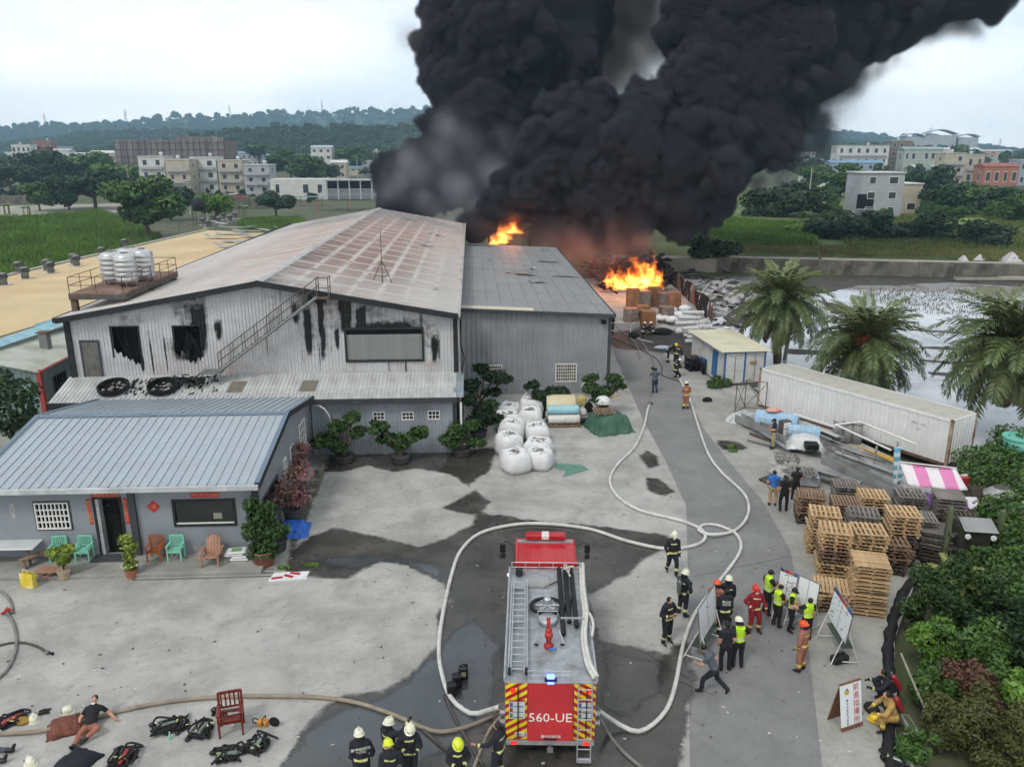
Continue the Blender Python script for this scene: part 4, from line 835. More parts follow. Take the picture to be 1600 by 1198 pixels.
# deck equipment
fr=5.85
m=MB()
for z in (2.62,2.8): m.tube([(-1.15,fr,z),(1.15,fr,z)],.018,5)
for k in range(6): x=-1.15+k*.46; m.tube([(x,fr,2.48),(x,fr,2.8)],.018,5)
m.build('front_rail',mAl,tk); m=MB()
for z in (2.6,2.74): m.tube([(-.6,.12,z),(.55,.12,z)],.016,5)
for x in (-.6,-.1,.55): m.tube([(x,.12,2.48),(x,.12,2.74)],.016,5)
m.build('rear_rail',mAl,tk)
la=MB()
for x in (-1.13,-1.06,-.7,-.63): la.box(x-.02,.15,2.62,x+.02,4.9,2.7)
la=la.build('roof_ladder',mAl,tk); rm=MB().tube([(-1.1,0,2.66),(-.66,0,2.66)],.02,6).mesh('rung',mAl)
for k in range(15): ob('rung',rm,la,(0,.3+k*.32,0))
for y in (.5,2.6,4.6): MB().box(-1.16,y,2.484,-.6,y+.06,2.615).build('ladder_rack',mAl,la)
MB().lathe([(.1,-.04),(.1,.04)],10,Matrix.Translation((-.65,.2,2.66))@Matrix.Rotation(PI/2,4,'Y')).build('ladder_roller',mRub,la); MB().lathe([(.1,-.04),(.1,.04)],10,Matrix.Translation((-1.1,.2,2.66))@Matrix.Rotation(PI/2,4,'Y')).build('ladder_roller',mRub,la)
c=TL(365,400,2.6); MB().tube([c+Vector((.5*math.cos(a),.5*math.sin(a)*.85,.0)) for a in np.linspace(0,2*PI,28)]+[c+Vector((.7,.25,.02)),c+Vector((.85,.6,.02))],.06,7).build('suction_hose_ring',mRub,tk,True)
m=MB(); m.box(c.x-.24,c.y-.2,2.484,c.x+.24,c.y+.2,2.6)
for a in (0,1.05,2.1): m.tube([c+Vector((.36*math.cos(a),.3*math.sin(a),.03)),c-Vector((.36*math.cos(a),.3*math.sin(a),-.03))],.03,6)
m.lathe([(.12,0),(.12,.15),(.06,.2)],12,Matrix.Translation(c+Vector((0,.12,.03)))); m.build('hose_cradle',mAl,tk)
c=TL(368,478,2.5); h=MB().lathe([(.29,-.02),(.29,.12),(.26,.15)],20,Matrix.Translation(c)).build('tank_hatch',mAl,tk,True); MB().tube([c+Vector((-.3,.2,.1)),c+Vector((-.3,.25,.2)),c+Vector((.3,.25,.2)),c+Vector((.3,.2,.1))],.022,6).build('hatch_hinge',mAl,h)
c=TL(372,600,2.5); mo=MB().lathe([(.14,-.02),(.14,.05),(.08,.08),(.08,.28),(.12,.3),(.12,.42),(.07,.46)],12,Matrix.Translation(c)).build('deck_monitor',mk('valve_red',S(170,40,36),.4,.1,4),tk,True)
MB().lathe([(.09,0),(.1,.1),(.065,.12),(.05,.5),(.07,.52)],12,Matrix.Translation(c+Vector((0,.02,.42)))@Matrix.Rotation(-PI/2+.25,4,'X')).build('nozzle',mk('valve_red',S(170,40,36),.4,.1,4),mo,True)
MB().lathe([(.11,0),(.15,.02),(.15,.05),(.11,.06)],14,Matrix.Translation(c+Vector((-.02,-.02,.3)))@Matrix.Rotation(PI/2,4,'Y')).build('hand_wheel',mk('valve_red',S(170,40,36),.4,.1,4),mo)
MB().tube([c+Vector((.0,-.22,.05)),c+Vector((.22,-.2,.06))],.035,6).build('blue_valve',mk('blue_handle',S(50,120,190),.4),mo)
for s,e in ((-1,(300,590)),(1,(450,590))):
 p=TL(*e,2.55); m=MB().tube([p,c+Vector((s*.3,.35,.3))],.018,5); m.build('bar',mAl,tk); MB().tube([p,p+(c-p).normalized()*.12],.03,6).build('grip',mRub,tk)
for k,(x0_,x1_) in enumerate([((455,210),(448,540)),((482,200),(492,480)),((506,205),(515,500))]):
 a,b=TL(*x0_,2.6),TL(*x1_,2.6); a.x=.42+.2*k; b.x=.42+.2*k; a.y=min(a.y,5.8); MB().tube([a,b],.075,8).build('suction_pipe',mRub,tk,True)
MB().box(.36,2.7,2.484,1.05,2.76,2.7).build('pipe_stop',mAl,tk)
hs=[TL(530,200,2.56),TL(535,330,2.58),TL(548,440,2.6),TL(540,560,2.58),TL(560,680,2.58),TL(598,760,2.52)]
for k in range(2): MB().tube(spline([p+Vector((.07*k,0,.07*k)) for p in hs],.15),.06,7).build('deck_hose',mk('hose_canvas',S(206,204,196),.85,.12,6),tk,True)
MB().tube(spline([TL(545,430,2.62),TL(575,440,2.66),TL(592,490,2.6),TL(585,550,2.55)],.1),.045,6).build('deck_hose',mk('hose_canvas',S(206,204,196),.85,.12,6),tk,True)
m=MB(); q=random.Random(5); m.tube(spline([TL(470,220,2.72)+Vector((q.uniform(-.2,.2),q.uniform(-.5,.3),q.uniform(0,.08))) for _ in range(9)],.1),.016,5); m.build('tangled_rope',mk('hose_canvas',S(206,204,196),.85,.12,6),tk)
MB().tube([TL(352,308,2.52),TL(420,275,2.52)],.02,5).build('pike_pole',mDkSteel,tk); MB().box(-.62,4.75,2.484,.1,5.5,2.52).build('deck_plate',mk('grey_plate',S(150,152,152),.5),tk)
sp=MB().bev(-1.02,5.45,2.5,-.78,5.7,2.72,.04).build('work_lamp',mRub,tk); MB().lathe([(.09,0),(.1,.03)],12,Matrix.Translation((-.9,5.44,2.61))@Matrix.Rotation(PI/2,4,'X')).build('lamp_glass',mGlass,sp)
bk=MB().box(-.16,.0,2.484,.16,.1,2.56).build('beacon_base',mRub,tk); MB().bev(-.11,-.02,2.56,.11,.1,2.68,.03).build('beacon',mGlow,bk); MB().bev(-.09,-.06,2.44,.09,-.01,2.5,.015).build('beacon',mGlow,bk)
for s in (-1,1): MB().bc((s*1.27,5.9,2.3),(.06,.1,.06)).build('marker_lamp',mWhL,tk)
for s in (-1,1):
 for k,z in enumerate((.95,1.2)): MB().lathe([(.07,0),(.07,.1),(.09,.11),(.09,.14)],10,Matrix.Translation((s*W2,.35+.05*k,z))@Matrix.Rotation(PI/2*s,4,'Y')).build('outlet',mAl,tk)
# ================================================================== PEOPLE
_ring=[(math.cos(2*PI*k/10),math.sin(2*PI*k/10)) for k in range(10)]
def capsule(m,a,b,ra,rb,fl=1.,side=None):
 a,b=Vector(a),Vector(b); t=(b-a); L_=t.length
 if L_<1e-5: t=Vector((0,0,1)); L_=1e-5
 t=t/L_; u=side.copy() if side is not None else (t.orthogonal()); u=(u-t*u.dot(t)); u=u.normalized() if u.length>1e-4 else t.orthogonal().normalized(); v=t.cross(u)
 rings=[]
 for k in (-1,-.75,-.4,0): c=math.sqrt(max(0.02,1-k*k)); rings.append((a+t*(k*ra),c*ra))
 for k in (0,.4,.75,1): c=math.sqrt(max(0.02,1-k*k)); rings.append((b+t*(k*rb),c*rb))
 vs=[p+u*(x*r)+v*(y*r*fl) for p,r in rings for x,y in _ring]; n=10; k=len(rings)
 fs=[(i*n+j,i*n+(j+1)%n,(i+1)*n+(j+1)%n,(i+1)*n+j) for i in range(k-1) for j in range(n)]+[tuple(range(n))[::-1],tuple((k-1)*n+j for j in range(n))]
 m.add(vs,fs)
BASE=dict(pel=(0,0,.94),che=(0,0,1.28),nek=(0,-.01,1.47),hed=(0,.025,1.60),
 shL=(-.19,0,1.40),elL=(-.26,-.02,1.13),wrL=(-.25,.10,.90),haL=(-.24,.15,.83),shR=(.19,0,1.40),elR=(.26,-.02,1.13),wrR=(.25,.10,.90),haR=(.24,.15,.83),
 hiL=(-.10,0,.91),knL=(-.12,.03,.50),anL=(-.13,-.02,.10),toL=(-.15,.14,.045),hiR=(.10,0,.91),knR=(.12,.03,.50),anR=(.13,-.02,.10),toR=(.15,.14,.045))
def P(**k): d=dict(BASE); d.update(k); return d
POSES=dict(
 stand=P(),
 walk=P(knL=(-.11,.18,.52),anL=(-.12,.20,.12),toL=(-.13,.36,.06),knR=(.11,-.02,.49),anR=(.12,-.26,.14),toR=(.12,-.12,.05),elL=(-.27,-.1,1.14),wrL=(-.26,-.02,.92),haL=(-.25,.02,.85),elR=(.27,.06,1.14),wrR=(.26,.2,.95),haR=(.25,.26,.90)),
 hold=P(elL=(-.27,.02,1.14),wrL=(-.14,.22,1.13),haL=(-.07,.27,1.15),elR=(.27,.02,1.14),wrR=(.14,.24,1.16),haR=(.06,.29,1.19),hed=(0,.05,1.595)),
 hip=P(elR=(.38,-.05,1.18),wrR=(.22,.06,1.02),haR=(.17,.10,1.0),elL=(-.30,0,1.13),wrL=(-.33,.06,.90),haL=(-.33,.08,.82),anL=(-.18,0,.1),toL=(-.24,.14,.045),knL=(-.15,.04,.5)),
 reach=P(elL=(-.36,.16,1.22),wrL=(-.42,.40,1.20),haL=(-.44,.48,1.21)),
 point=P(elR=(.30,.18,1.42),wrR=(.26,.42,1.50),haR=(.25,.50,1.53),hed=(.01,.03,1.60)),
 photo=P(elL=(-.30,.12,1.22),wrL=(-.12,.24,1.46),haL=(-.06,.26,1.50),elR=(.30,.12,1.22),wrR=(.14,.24,1.44),haR=(.08,.26,1.48)),
 stride=P(pel=(0,0,.86),che=(0,.14,1.17),nek=(0,.24,1.33),hed=(0,.32,1.44),shL=(-.19,.18,1.27),elL=(-.25,.34,1.06),wrL=(-.16,.5,.98),haL=(-.12,.57,.98),shR=(.19,.18,1.27),elR=(.26,.02,1.06),wrR=(.28,.06,.84),haR=(.28,.1,.78),hiL=(-.1,0,.83),hiR=(.1,0,.83),knL=(-.11,.3,.52),anL=(-.12,.32,.1),toL=(-.12,.48,.045),knR=(.11,-.12,.46),anR=(.12,-.42,.2),toR=(.12,-.38,.06)),
 bend=P(che=(0,.25,1.18),nek=(0,.42,1.28),hed=(0,.52,1.34),shL=(-.19,.36,1.24),shR=(.19,.36,1.24),elL=(-.24,.42,.98),wrL=(-.2,.46,.76),haL=(-.18,.48,.69),elR=(.24,.42,.98),wrR=(.2,.46,.76),haR=(.18,.48,.69)),
 kneel=P(pel=(0,0,.50),che=(0,.14,.82),nek=(0,.22,1.0),hed=(0,.28,1.12),shL=(-.19,.17,.93),elL=(-.26,.32,.72),wrL=(-.14,.5,.64),haL=(-.1,.57,.62),shR=(.19,.17,.93),elR=(.26,.32,.72),wrR=(.14,.52,.68),haR=(.1,.59,.66),hiL=(-.1,0,.47),knL=(-.16,.36,.50),anL=(-.16,.28,.1),toL=(-.16,.44,.045),hiR=(.1,0,.47),knR=(.14,.30,.09),anR=(.13,-.16,.1),toR=(.13,-.30,.05)),
 squat=P(pel=(0,-.05,.36),che=(0,.1,.70),nek=(0,.2,.87),hed=(0,.27,.98),shL=(-.19,.14,.80),elL=(-.25,.36,.62),wrL=(-.16,.56,.56),haL=(-.12,.63,.55),shR=(.19,.14,.80),elR=(.25,.36,.62),wrR=(.16,.56,.60),haR=(.12,.63,.6),hiL=(-.1,-.04,.34),knL=(-.17,.36,.50),anL=(-.16,.16,.1),toL=(-.18,.32,.045),hiR=(.1,-.04,.34),knR=(.17,.36,.50),anR=(.16,.16,.1),toR=(.18,.32,.045)),
 sit=P(pel=(0,0,.17),che=(0,-.04,.50),nek=(0,.02,.68),hed=(0,.07,.81),shL=(-.19,-.02,.61),elL=(-.25,.12,.40),wrL=(-.13,.32,.42),haL=(-.08,.38,.43),shR=(.19,-.02,.61),elR=(.25,.12,.40),wrR=(.13,.32,.44),haR=(.08,.38,.45),hiL=(-.1,.02,.15),knL=(-.16,.40,.42),anL=(-.15,.62,.1),toL=(-.16,.78,.06),hiR=(.1,.02,.15),knR=(.16,.40,.42),anR=(.15,.62,.1),toR=(.16,.78,.06)),
 lounge=P(pel=(0,.0,.14),che=(.02,-.3,.36),nek=(.03,-.44,.50),hed=(.03,-.46,.64),shL=(-.17,-.40,.43),elL=(-.36,-.46,.24),wrL=(-.52,-.40,.06),haL=(-.6,-.37,.04),shR=(.21,-.38,.43),elR=(.34,-.28,.24),wrR=(.36,-.1,.12),haR=(.36,-.02,.1),hiL=(-.1,.03,.13),knL=(-.30,.28,.30),anL=(-.02,.50,.10),toL=(.02,.62,.08),hiR=(.1,.03,.13),knR=(.14,.42,.20),anR=(.16,.82,.09),toR=(.18,.90,.2)))
def cloth(name,col,rough=.85): return mk('cloth_'+name,col,rough,.22,6,4,bump=.006,bscale=18)
C_=dict(navy=cloth('navy',S(30,32,42)),black=cloth('black',S(22,22,26)),brown=cloth('brown',S(160,104,86)),red=cloth('red',S(138,28,38)),band=cloth('band',S(214,216,140),.5),blue=cloth('blue',S(52,110,190)),khaki=cloth('khaki',S(170,150,112)),grey=cloth('grey',S(86,92,102)),jeans=cloth('jeans',S(44,56,82)),lime=cloth('lime',S(196,240,40),.6),silver=cloth('silver',S(205,210,205),.4),tan=cloth('tan',S(176,140,80)),orangeband=cloth('yellowband',S(226,208,90),.5),
 skin=mk('skin',S(196,148,122),.55,.08,8),boot=mk('boot_leather',S(24,22,22),.5,.2,8),hair=mk('black_hair',S(18,16,16),.6,.2,30),mask=mk('white_mask',S(225,228,230),.8,.05,5),wh=mk('helmet_cream',S(226,224,202),.35,.06,4,coat=.4),yh=mk('helmet_lime',S(214,228,40),.35,.06,4,coat=.4),oh=mk('helmet_orange',S(232,82,30),.35,.08,4,coat=.4),rh=mk('helmet_red',S(206,44,34),.35,.08,4,coat=.4),visor=mk('dark_visor',S(24,24,28),.15,.1,4),eye=mk('eye_dark',S(20,16,14),.3))
BONES=[('pel','che'),('che','nek'),('nek','hed'),('shL','elL'),('elL','wrL'),('wrL','haL'),('shR','elR'),('elR','wrR'),('wrR','haR'),('hiL','knL'),('knL','anL'),('anL','toL'),('hiR','knR'),('knR','anR'),('anR','toR'),('che','shL'),('che','shR')]
def body_mesh(pose,bulk,of):
 J={k:Vector(v) for k,v in pose.items()}; m=MB(); b=bulk
 sd=(J['shR']-J['shL']).normalized(); hd=(J['hiR']-J['hiL']).normalized()
 capsule(m,J['pel'],J['pel'].lerp(J['che'],.5),.15*b,.135*b,.72,hd); capsule(m,J['pel'].lerp(J['che'],.45),J['che'].lerp(J['nek'],.35),.145*b,.16*b,.7,sd)
 capsule(m,J['shL']*.8+J['shR']*.2,J['shL']*.2+J['shR']*.8,.088*b,.088*b); capsule(m,J['che'].lerp(J['nek'],.5),J['hed'],.062,.058)
 for s in 'LR':
  capsule(m,J['sh'+s],J['el'+s],.066*b,.052*b); capsule(m,J['el'+s],J['wr'+s],.052*b,.04*b); capsule(m,J['wr'+s],J['ha'+s],.036,.036,.7)
  capsule(m,J['hi'+s],J['kn'+s],.098*b,.068*b); capsule(m,J['kn'+s],J['an'+s],.068*b,.058*b); capsule(m,J['an'+s],J['to'+s],.055,.042,.9)
 # head: skull, jaw
 nk=(J['hed']-J['nek']).normalized(); fw=FW(J); hq=Matrix((sd,fw,nk)).transposed().to_4x4()
 m.ell(J['hed']+nk*.03,(.084,.104,.11),12,8,hq); m.ell(J['hed']+nk*-.055+fw*.03,(.055,.062,.062),10,6,hq)
 me=m.mesh('raw'); o=bpy.data.objects.new('raw',me); COL.objects.link(o)
 r=o.modifiers.new('r','REMESH'); r.mode='VOXEL'; r.voxel_size=.026; s_=o.modifiers.new('s','SMOOTH'); s_.factor=.5; s_.iterations=3
 ev=o.evaluated_get(bpy.context.evaluated_depsgraph_get()); out=bpy.data.meshes.new_from_object(ev); bpy.data.objects.remove(o); bpy.data.meshes.remove(me)
 out.materials.clear(); idx={}
 def mi(k):
  if k not in idx: idx[k]=len(idx); out.materials.append(C_[k])
  return idx[k]
 nf=len(out.polygons); C=np.empty(nf*3); out.polygons.foreach_get('center',C); C=C.reshape(-1,3)
 best=np.full(nf,9.); bi=np.zeros(nf,int); bt=np.zeros(nf)
 rad=[.14,.14,.09,.06,.05,.04,.06,.05,.04,.09,.06,.05,.09,.06,.05,.1,.1]
 for k,(a,c) in enumerate(BONES):
  A=np.array(J[a]); D=np.array(J[c])-A; t=((C-A)@D)/max(1e-9,D@D); tc=np.clip(t,0,1); d=np.linalg.norm(C-(A+tc[:,None]*D),axis=1)-rad[k]*b
  w=d<best; best[w]=d[w]; bi[w]=k; bt[w]=t[w]
 res=np.zeros(nf,np.int32)
 top,leg,band,slv=of['top'],of['leg'],of.get('band'),of.get('sleeve','long')
 for f in range(nf):
  k=bi[f]; t=bt[f]; s=top
  if k==0: s=band if (band and -.02<t<.16) else (leg if t<0 else top)
  elif k==1: s=band if (band and .15<t<.4 and of.get('chest',1)) else top
  elif k==2: s='skin' if t>.15 else top
  elif k in (3,6): s=top if (slv=='long' or t<.65) else 'skin'
  elif k in (4,7): s=(band if (band and .72<t<.95) else top) if slv=='long' else 'skin'
  elif k in (5,8): s=of.get('glove','skin')
  elif k in (9,12): s=leg
  elif k in (10,13): s=(band if (band and .42<t<.64) else ('boot' if t>.8 else leg)) if not of.get('shorts') else ('skin' if t>-.1 and t<.85 else ('boot' if t>=.85 else leg))
  elif k in (11,14): s='boot'
  if of.get('vest') and k in (0,1,15,16) and not (k==0 and t<.12) and not (k in (15,16) and t>.75): s='silver' if ((k==0 and .3<t<.48) or (k==1 and .0<t<.12)) else 'lime'
  res[f]=mi(s)
 out.polygons.foreach_set('material_index',res); out.polygons.foreach_set('use_smooth',np.ones(nf,bool))
 return out,J,sd,fw,nk,hq,mi
def FW(J):
 sd=(J['shR']-J['shL']).normalized(); nk=(J['hed']-J['nek']).normalized(); f=nk.cross(sd); return f.normalized()
def append_geo(me,mb,mat_i,smooth=True):
 bm=bmesh.new(); bm.from_mesh(me); vs=[bm.verts.new(v) for v in mb.v]
 for f in mb.f:
  try: q=bm.faces.new([vs[i] for i in f]); q.material_index=mat_i; q.smooth=smooth
  except ValueError: pass
 bm.to_mesh(me); bm.free()
def helmet(parent,J,sd,fw,nk,hq,key,flap=True,band=True):
 c=J['hed']+nk*.062-fw*.02; M=Matrix.Translation(c)@hq
 h=MB().lathe([(.135,-.025),(.128,.0),(.126,.05),(.108,.098),(.07,.128),(.02,.14)],16,M@Matrix.Diagonal((.96,1.12,1,1))).build('helmet',C_[key],parent,True)
 m=MB().lathe([(.128,-.012),(.152,-.02),(.152,-.012),(.126,-.002)],16,M@Matrix.Diagonal((.94,1.15,1,1))); m.build('brim',C_[key],h)
 m=MB();
 m.add([M@Vector((x,y,z)) for x,y,z in ((-.09,.118,-.012),(.09,.118,-.012),(.075,.13,.045),(-.075,.13,.045))],[(0,1,2,3)]); m.build('visor',C_['visor'],h)
 m=MB().lathe([(.012,.0),(.022,.0),(.022,.02),(.012,.02)],6,M@Matrix.Translation((0,-.02,.135))@Matrix.Diagonal((1,5,1,1))); m.build('comb',C_[key],h)
 if flap:
  pts=[[M@Vector((.125*math.sin(a)*1.0,-.135*math.cos(a),z))*1 for z in (-.02,-.14)] for a in np.linspace(-1.5,1.5,8)]; mm=MB(); mm.grid(pts); mm.build('neck_flap',C_['black'],h)
 return h
def hair(parent,J,nk,hq,fw,cap=None):
 M=Matrix.Translation(J['hed']+nk*.035-fw*.012)@hq
 if cap:
  h=MB().lathe([(.098,-.01),(.1,.03),(.085,.075),(.04,.1),(.01,.104)],12,M@Matrix.Diagonal((.92,1.08,1,1))).build('cap',C_[cap],parent,True)
  MB().add([M@Vector(v) for v in ((-.075,.08,.0),(.075,.08,.0),(.06,.17,-.012),(-.06,.17,-.012),(-.075,.08,.012),(.075,.08,.012),(.06,.17,0),(-.06,.17,0))],[(3,2,1,0),(4,5,6,7),(0,1,5,4),(1,2,6,5),(2,3,7,6),(3,0,4,7)]).build('peak',C_[cap],h)
 MB().lathe([(.088,-.05),(.094,0),(.09,.05),(.065,.085),(.02,.1)],12,M@Matrix.Translation((0,-.014,0))@Matrix.Diagonal((.93,1.1,1,1))).build('hair',C_['hair'],parent,True)
OUT=dict(ff=dict(top='navy',leg='navy',band='band',glove='black'),ffs=dict(top='navy',leg='navy',band='band'),brown=dict(top='brown',leg='brown',band='orangeband',glove='black'),red=dict(top='red',leg='red',band='band',glove='red'),
 vest=dict(top='black',leg='black',vest=1,sleeve='short'),navy=dict(top='navy',leg='black',sleeve='short'),blue=dict(top='blue',leg='khaki',sleeve='short',shorts=1),black=dict(top='black',leg='black',sleeve='short'),press=dict(top='grey',leg='jeans'),run=dict(top='grey',leg='navy',band=None,sleeve='short'),khaki=dict(top='navy',leg='khaki',sleeve='short'),rest=dict(top='black',leg='brown',sleeve='short'),tan=dict(top='tan',leg='tan',band='orangeband',glove='tan'))
BODY={}
def person(px,py,face,pose,outfit,label,hat=None,mask=False,h=1.77,back=None,group=None,extra=None,z=0,at=None,cap=None):
 of=OUT[outfit]; bulk=1.3 if outfit in('ff','ffs','brown','red','tan') else 1.17
 g=Vector(at) if at is not None else G(px,py,z); r=T('person',label,'person',g,R(-face),group,scale=h/1.72)
 jr=random.Random(int(px*7+py)); jt={k:(v[0]+jr.uniform(-1,1)*a,v[1]+jr.uniform(-1,1)*a,v[2]+jr.uniform(-1,1)*a*.6) for k,v in POSES[pose].items() for a in [.05 if k[:2] in('el','wr') else .025 if k in('hed','che') else .03 if k[:2]=='kn' else 0]}
 for s in 'LR': jt['ha'+s]=tuple(Vector(POSES[pose]['ha'+s])+Vector(jt['wr'+s])-Vector(POSES[pose]['wr'+s]))
 me,J,sd,fw,nk,hq,mi=body_mesh(jt,bulk,of)
 # fingers
 gi=mi(of.get('glove','skin')); m=MB()
 for s,sg in (('L',1),('R',-1)):
  d=(J['ha'+s]-J['wr'+s]).normalized(); sdv=d.cross(Vector((0,1,0.2))).normalized() if abs(d.y)<.9 else d.cross(Vector((0,0,1))).normalized(); nrm=sdv.cross(d)
  for k in range(4):
   b0=J['ha'+s]+d*.02+sdv*((k-1.5)*.02); L_=(.05,.062,.058,.045)[k]; m.tube([b0,b0+d*L_*.6+nrm*.006,b0+d*L_+nrm*.026],[.0105,.0095,.007],5)
  t0=J['wr'+s].lerp(J['ha'+s],.55)+sdv*.03*sg; m.tube([t0,t0+d*.03+sdv*.022*sg,t0+d*.055+sdv*.022*sg+nrm*.014],[.012,.011,.008],5)
 append_geo(me,m,gi)
 hc=J['hed']; m=MB(); m.ell(hc+fw*.102-nk*.012,(.014,.016,.02),6,4,hq)
 for s in (-1,1): m.ell(hc+sd*.08*s-nk*.005,(.012,.022,.03),6,4,hq)
 append_geo(me,m,mi('skin')); m=MB()
 for s in (-1,1): m.ell(hc+sd*.031*s+fw*.094+nk*.022,(.013,.007,.007),6,4,hq)
 m.bc(hc+fw*.096-nk*.05,(.04,.008,.008)); append_geo(me,m,mi('eye'))
 ob('body',me,r)
 if hat: helmet(r,J,sd,fw,nk,hq,hat,flap=hat!='yh');
 else: hair(r,J,nk,hq,fw,cap)
 if mask: MB().ell(hc+fw*.078-nk*.045,(.058,.045,.045),10,6,hq).build('face_mask',C_['mask'],r,True)
 if back:
  p=J['che']-fw*.02; txt,mat=back; up=(J['nek']-J['che']).normalized(); n=-(up.cross(sd)).normalized()
  c0=J['che'].lerp(J['nek'],.15)+n*.162*bulk*.78
  o=text(txt,.1,mat,r,c0,ext=.004,name='back_lettering'); M=Matrix((-n.cross(up)*-1,up,n)).transposed();
  X=up.cross(n).normalized(); M=Matrix((X,up,n)).transposed(); o.rotation_euler=M.to_euler()
 if extra: extra(r,J,sd,fw)
 return r
mCyl=mk('red_cylinder',S(150,34,40),.35,.1,4,coat=.3); mCylS=mk('steel_cylinder',S(120,128,124),.3,.15,4,metal=.5); mStrap=mk('black_webbing',S(24,24,26),.8,.2,10)
def scba(mat):
 def f(r,J,sd,fw):
  up=(J['nek']-J['pel']).normalized(); n=(up.cross(sd)).normalized(); n=-n if n.dot(fw)>0 else n
  a=J['pel'].lerp(J['che'],.25)+n*.24; b=J['nek']+n*.22-up*.08; m=MB(); capsule(m,a,b,.09,.09); c=m.build('air_cylinder',mat,r,True)
  MB().tube([b+up*.1,b+up*.17],.03,6).build('valve',mSteel,c)
  m=MB()
  for s in (-1,1): m.tube([a+sd*.1*s-n*.05,J['che']+sd*.13*s+n*.12,J['nek']+sd*.11*s+up*.02,J['che']+sd*.13*s-n*.2,J['pel']+sd*.14*s-n*.1],.022,5)
  m.build('harness',mStrap,r)
 return f
def radio(r,J,sd,fw): o=MB().box(-.03,-.02,-.05,.03,.02,.07).tube([(.02,0,.07),(.02,0,.22)],.008,5); o=o.build('radio',mStrap,r); o.location=J['haR']+fw*.04
def phone(r,J,sd,fw): o=MB().box(-.035,-.006,-.07,.035,.006,.07).build('phone',C_['visor'],r); o.location=(J['haR']+J['haL'])/2+fw*.05+Vector((0,0,.05)); o.rotation_euler=(-.6,0,0)
def videocam(r,J,sd,fw):
 c=J['haL']+Vector((-.06,.02,.06)); cm=T('video_camera','black shoulder video camera held by the cameraman on the lane','camera'); cm.parent=None; cm.location=r.matrix_world@Vector((0,0,0))
 cm.location=r.location+Matrix.Rotation(r.rotation_euler.z,3,'Z')@(c*r.scale.x); cm.rotation_euler=r.rotation_euler
 MB().bev(-.06,-.18,-.06,.06,.16,.09,.015).build('camera_body',mStrap,cm); MB().lathe([(.045,0),(.05,.12),(.055,.14)],10,Matrix.Translation((0,.16,.01))@Matrix.Rotation(-PI/2,4,'X')).build('lens',C_['visor'],cm); MB().box(-.015,-.12,.14,.015,.1,.165).box(-.015,-.12,.09,.015,-.09,.14).box(-.015,.08,.09,.015,.1,.14).build('top_handle',mStrap,cm)
backA=('臺中市\n消防局',C_['silver']); backB=('臺中市消防\nTCFD',C_['silver'])
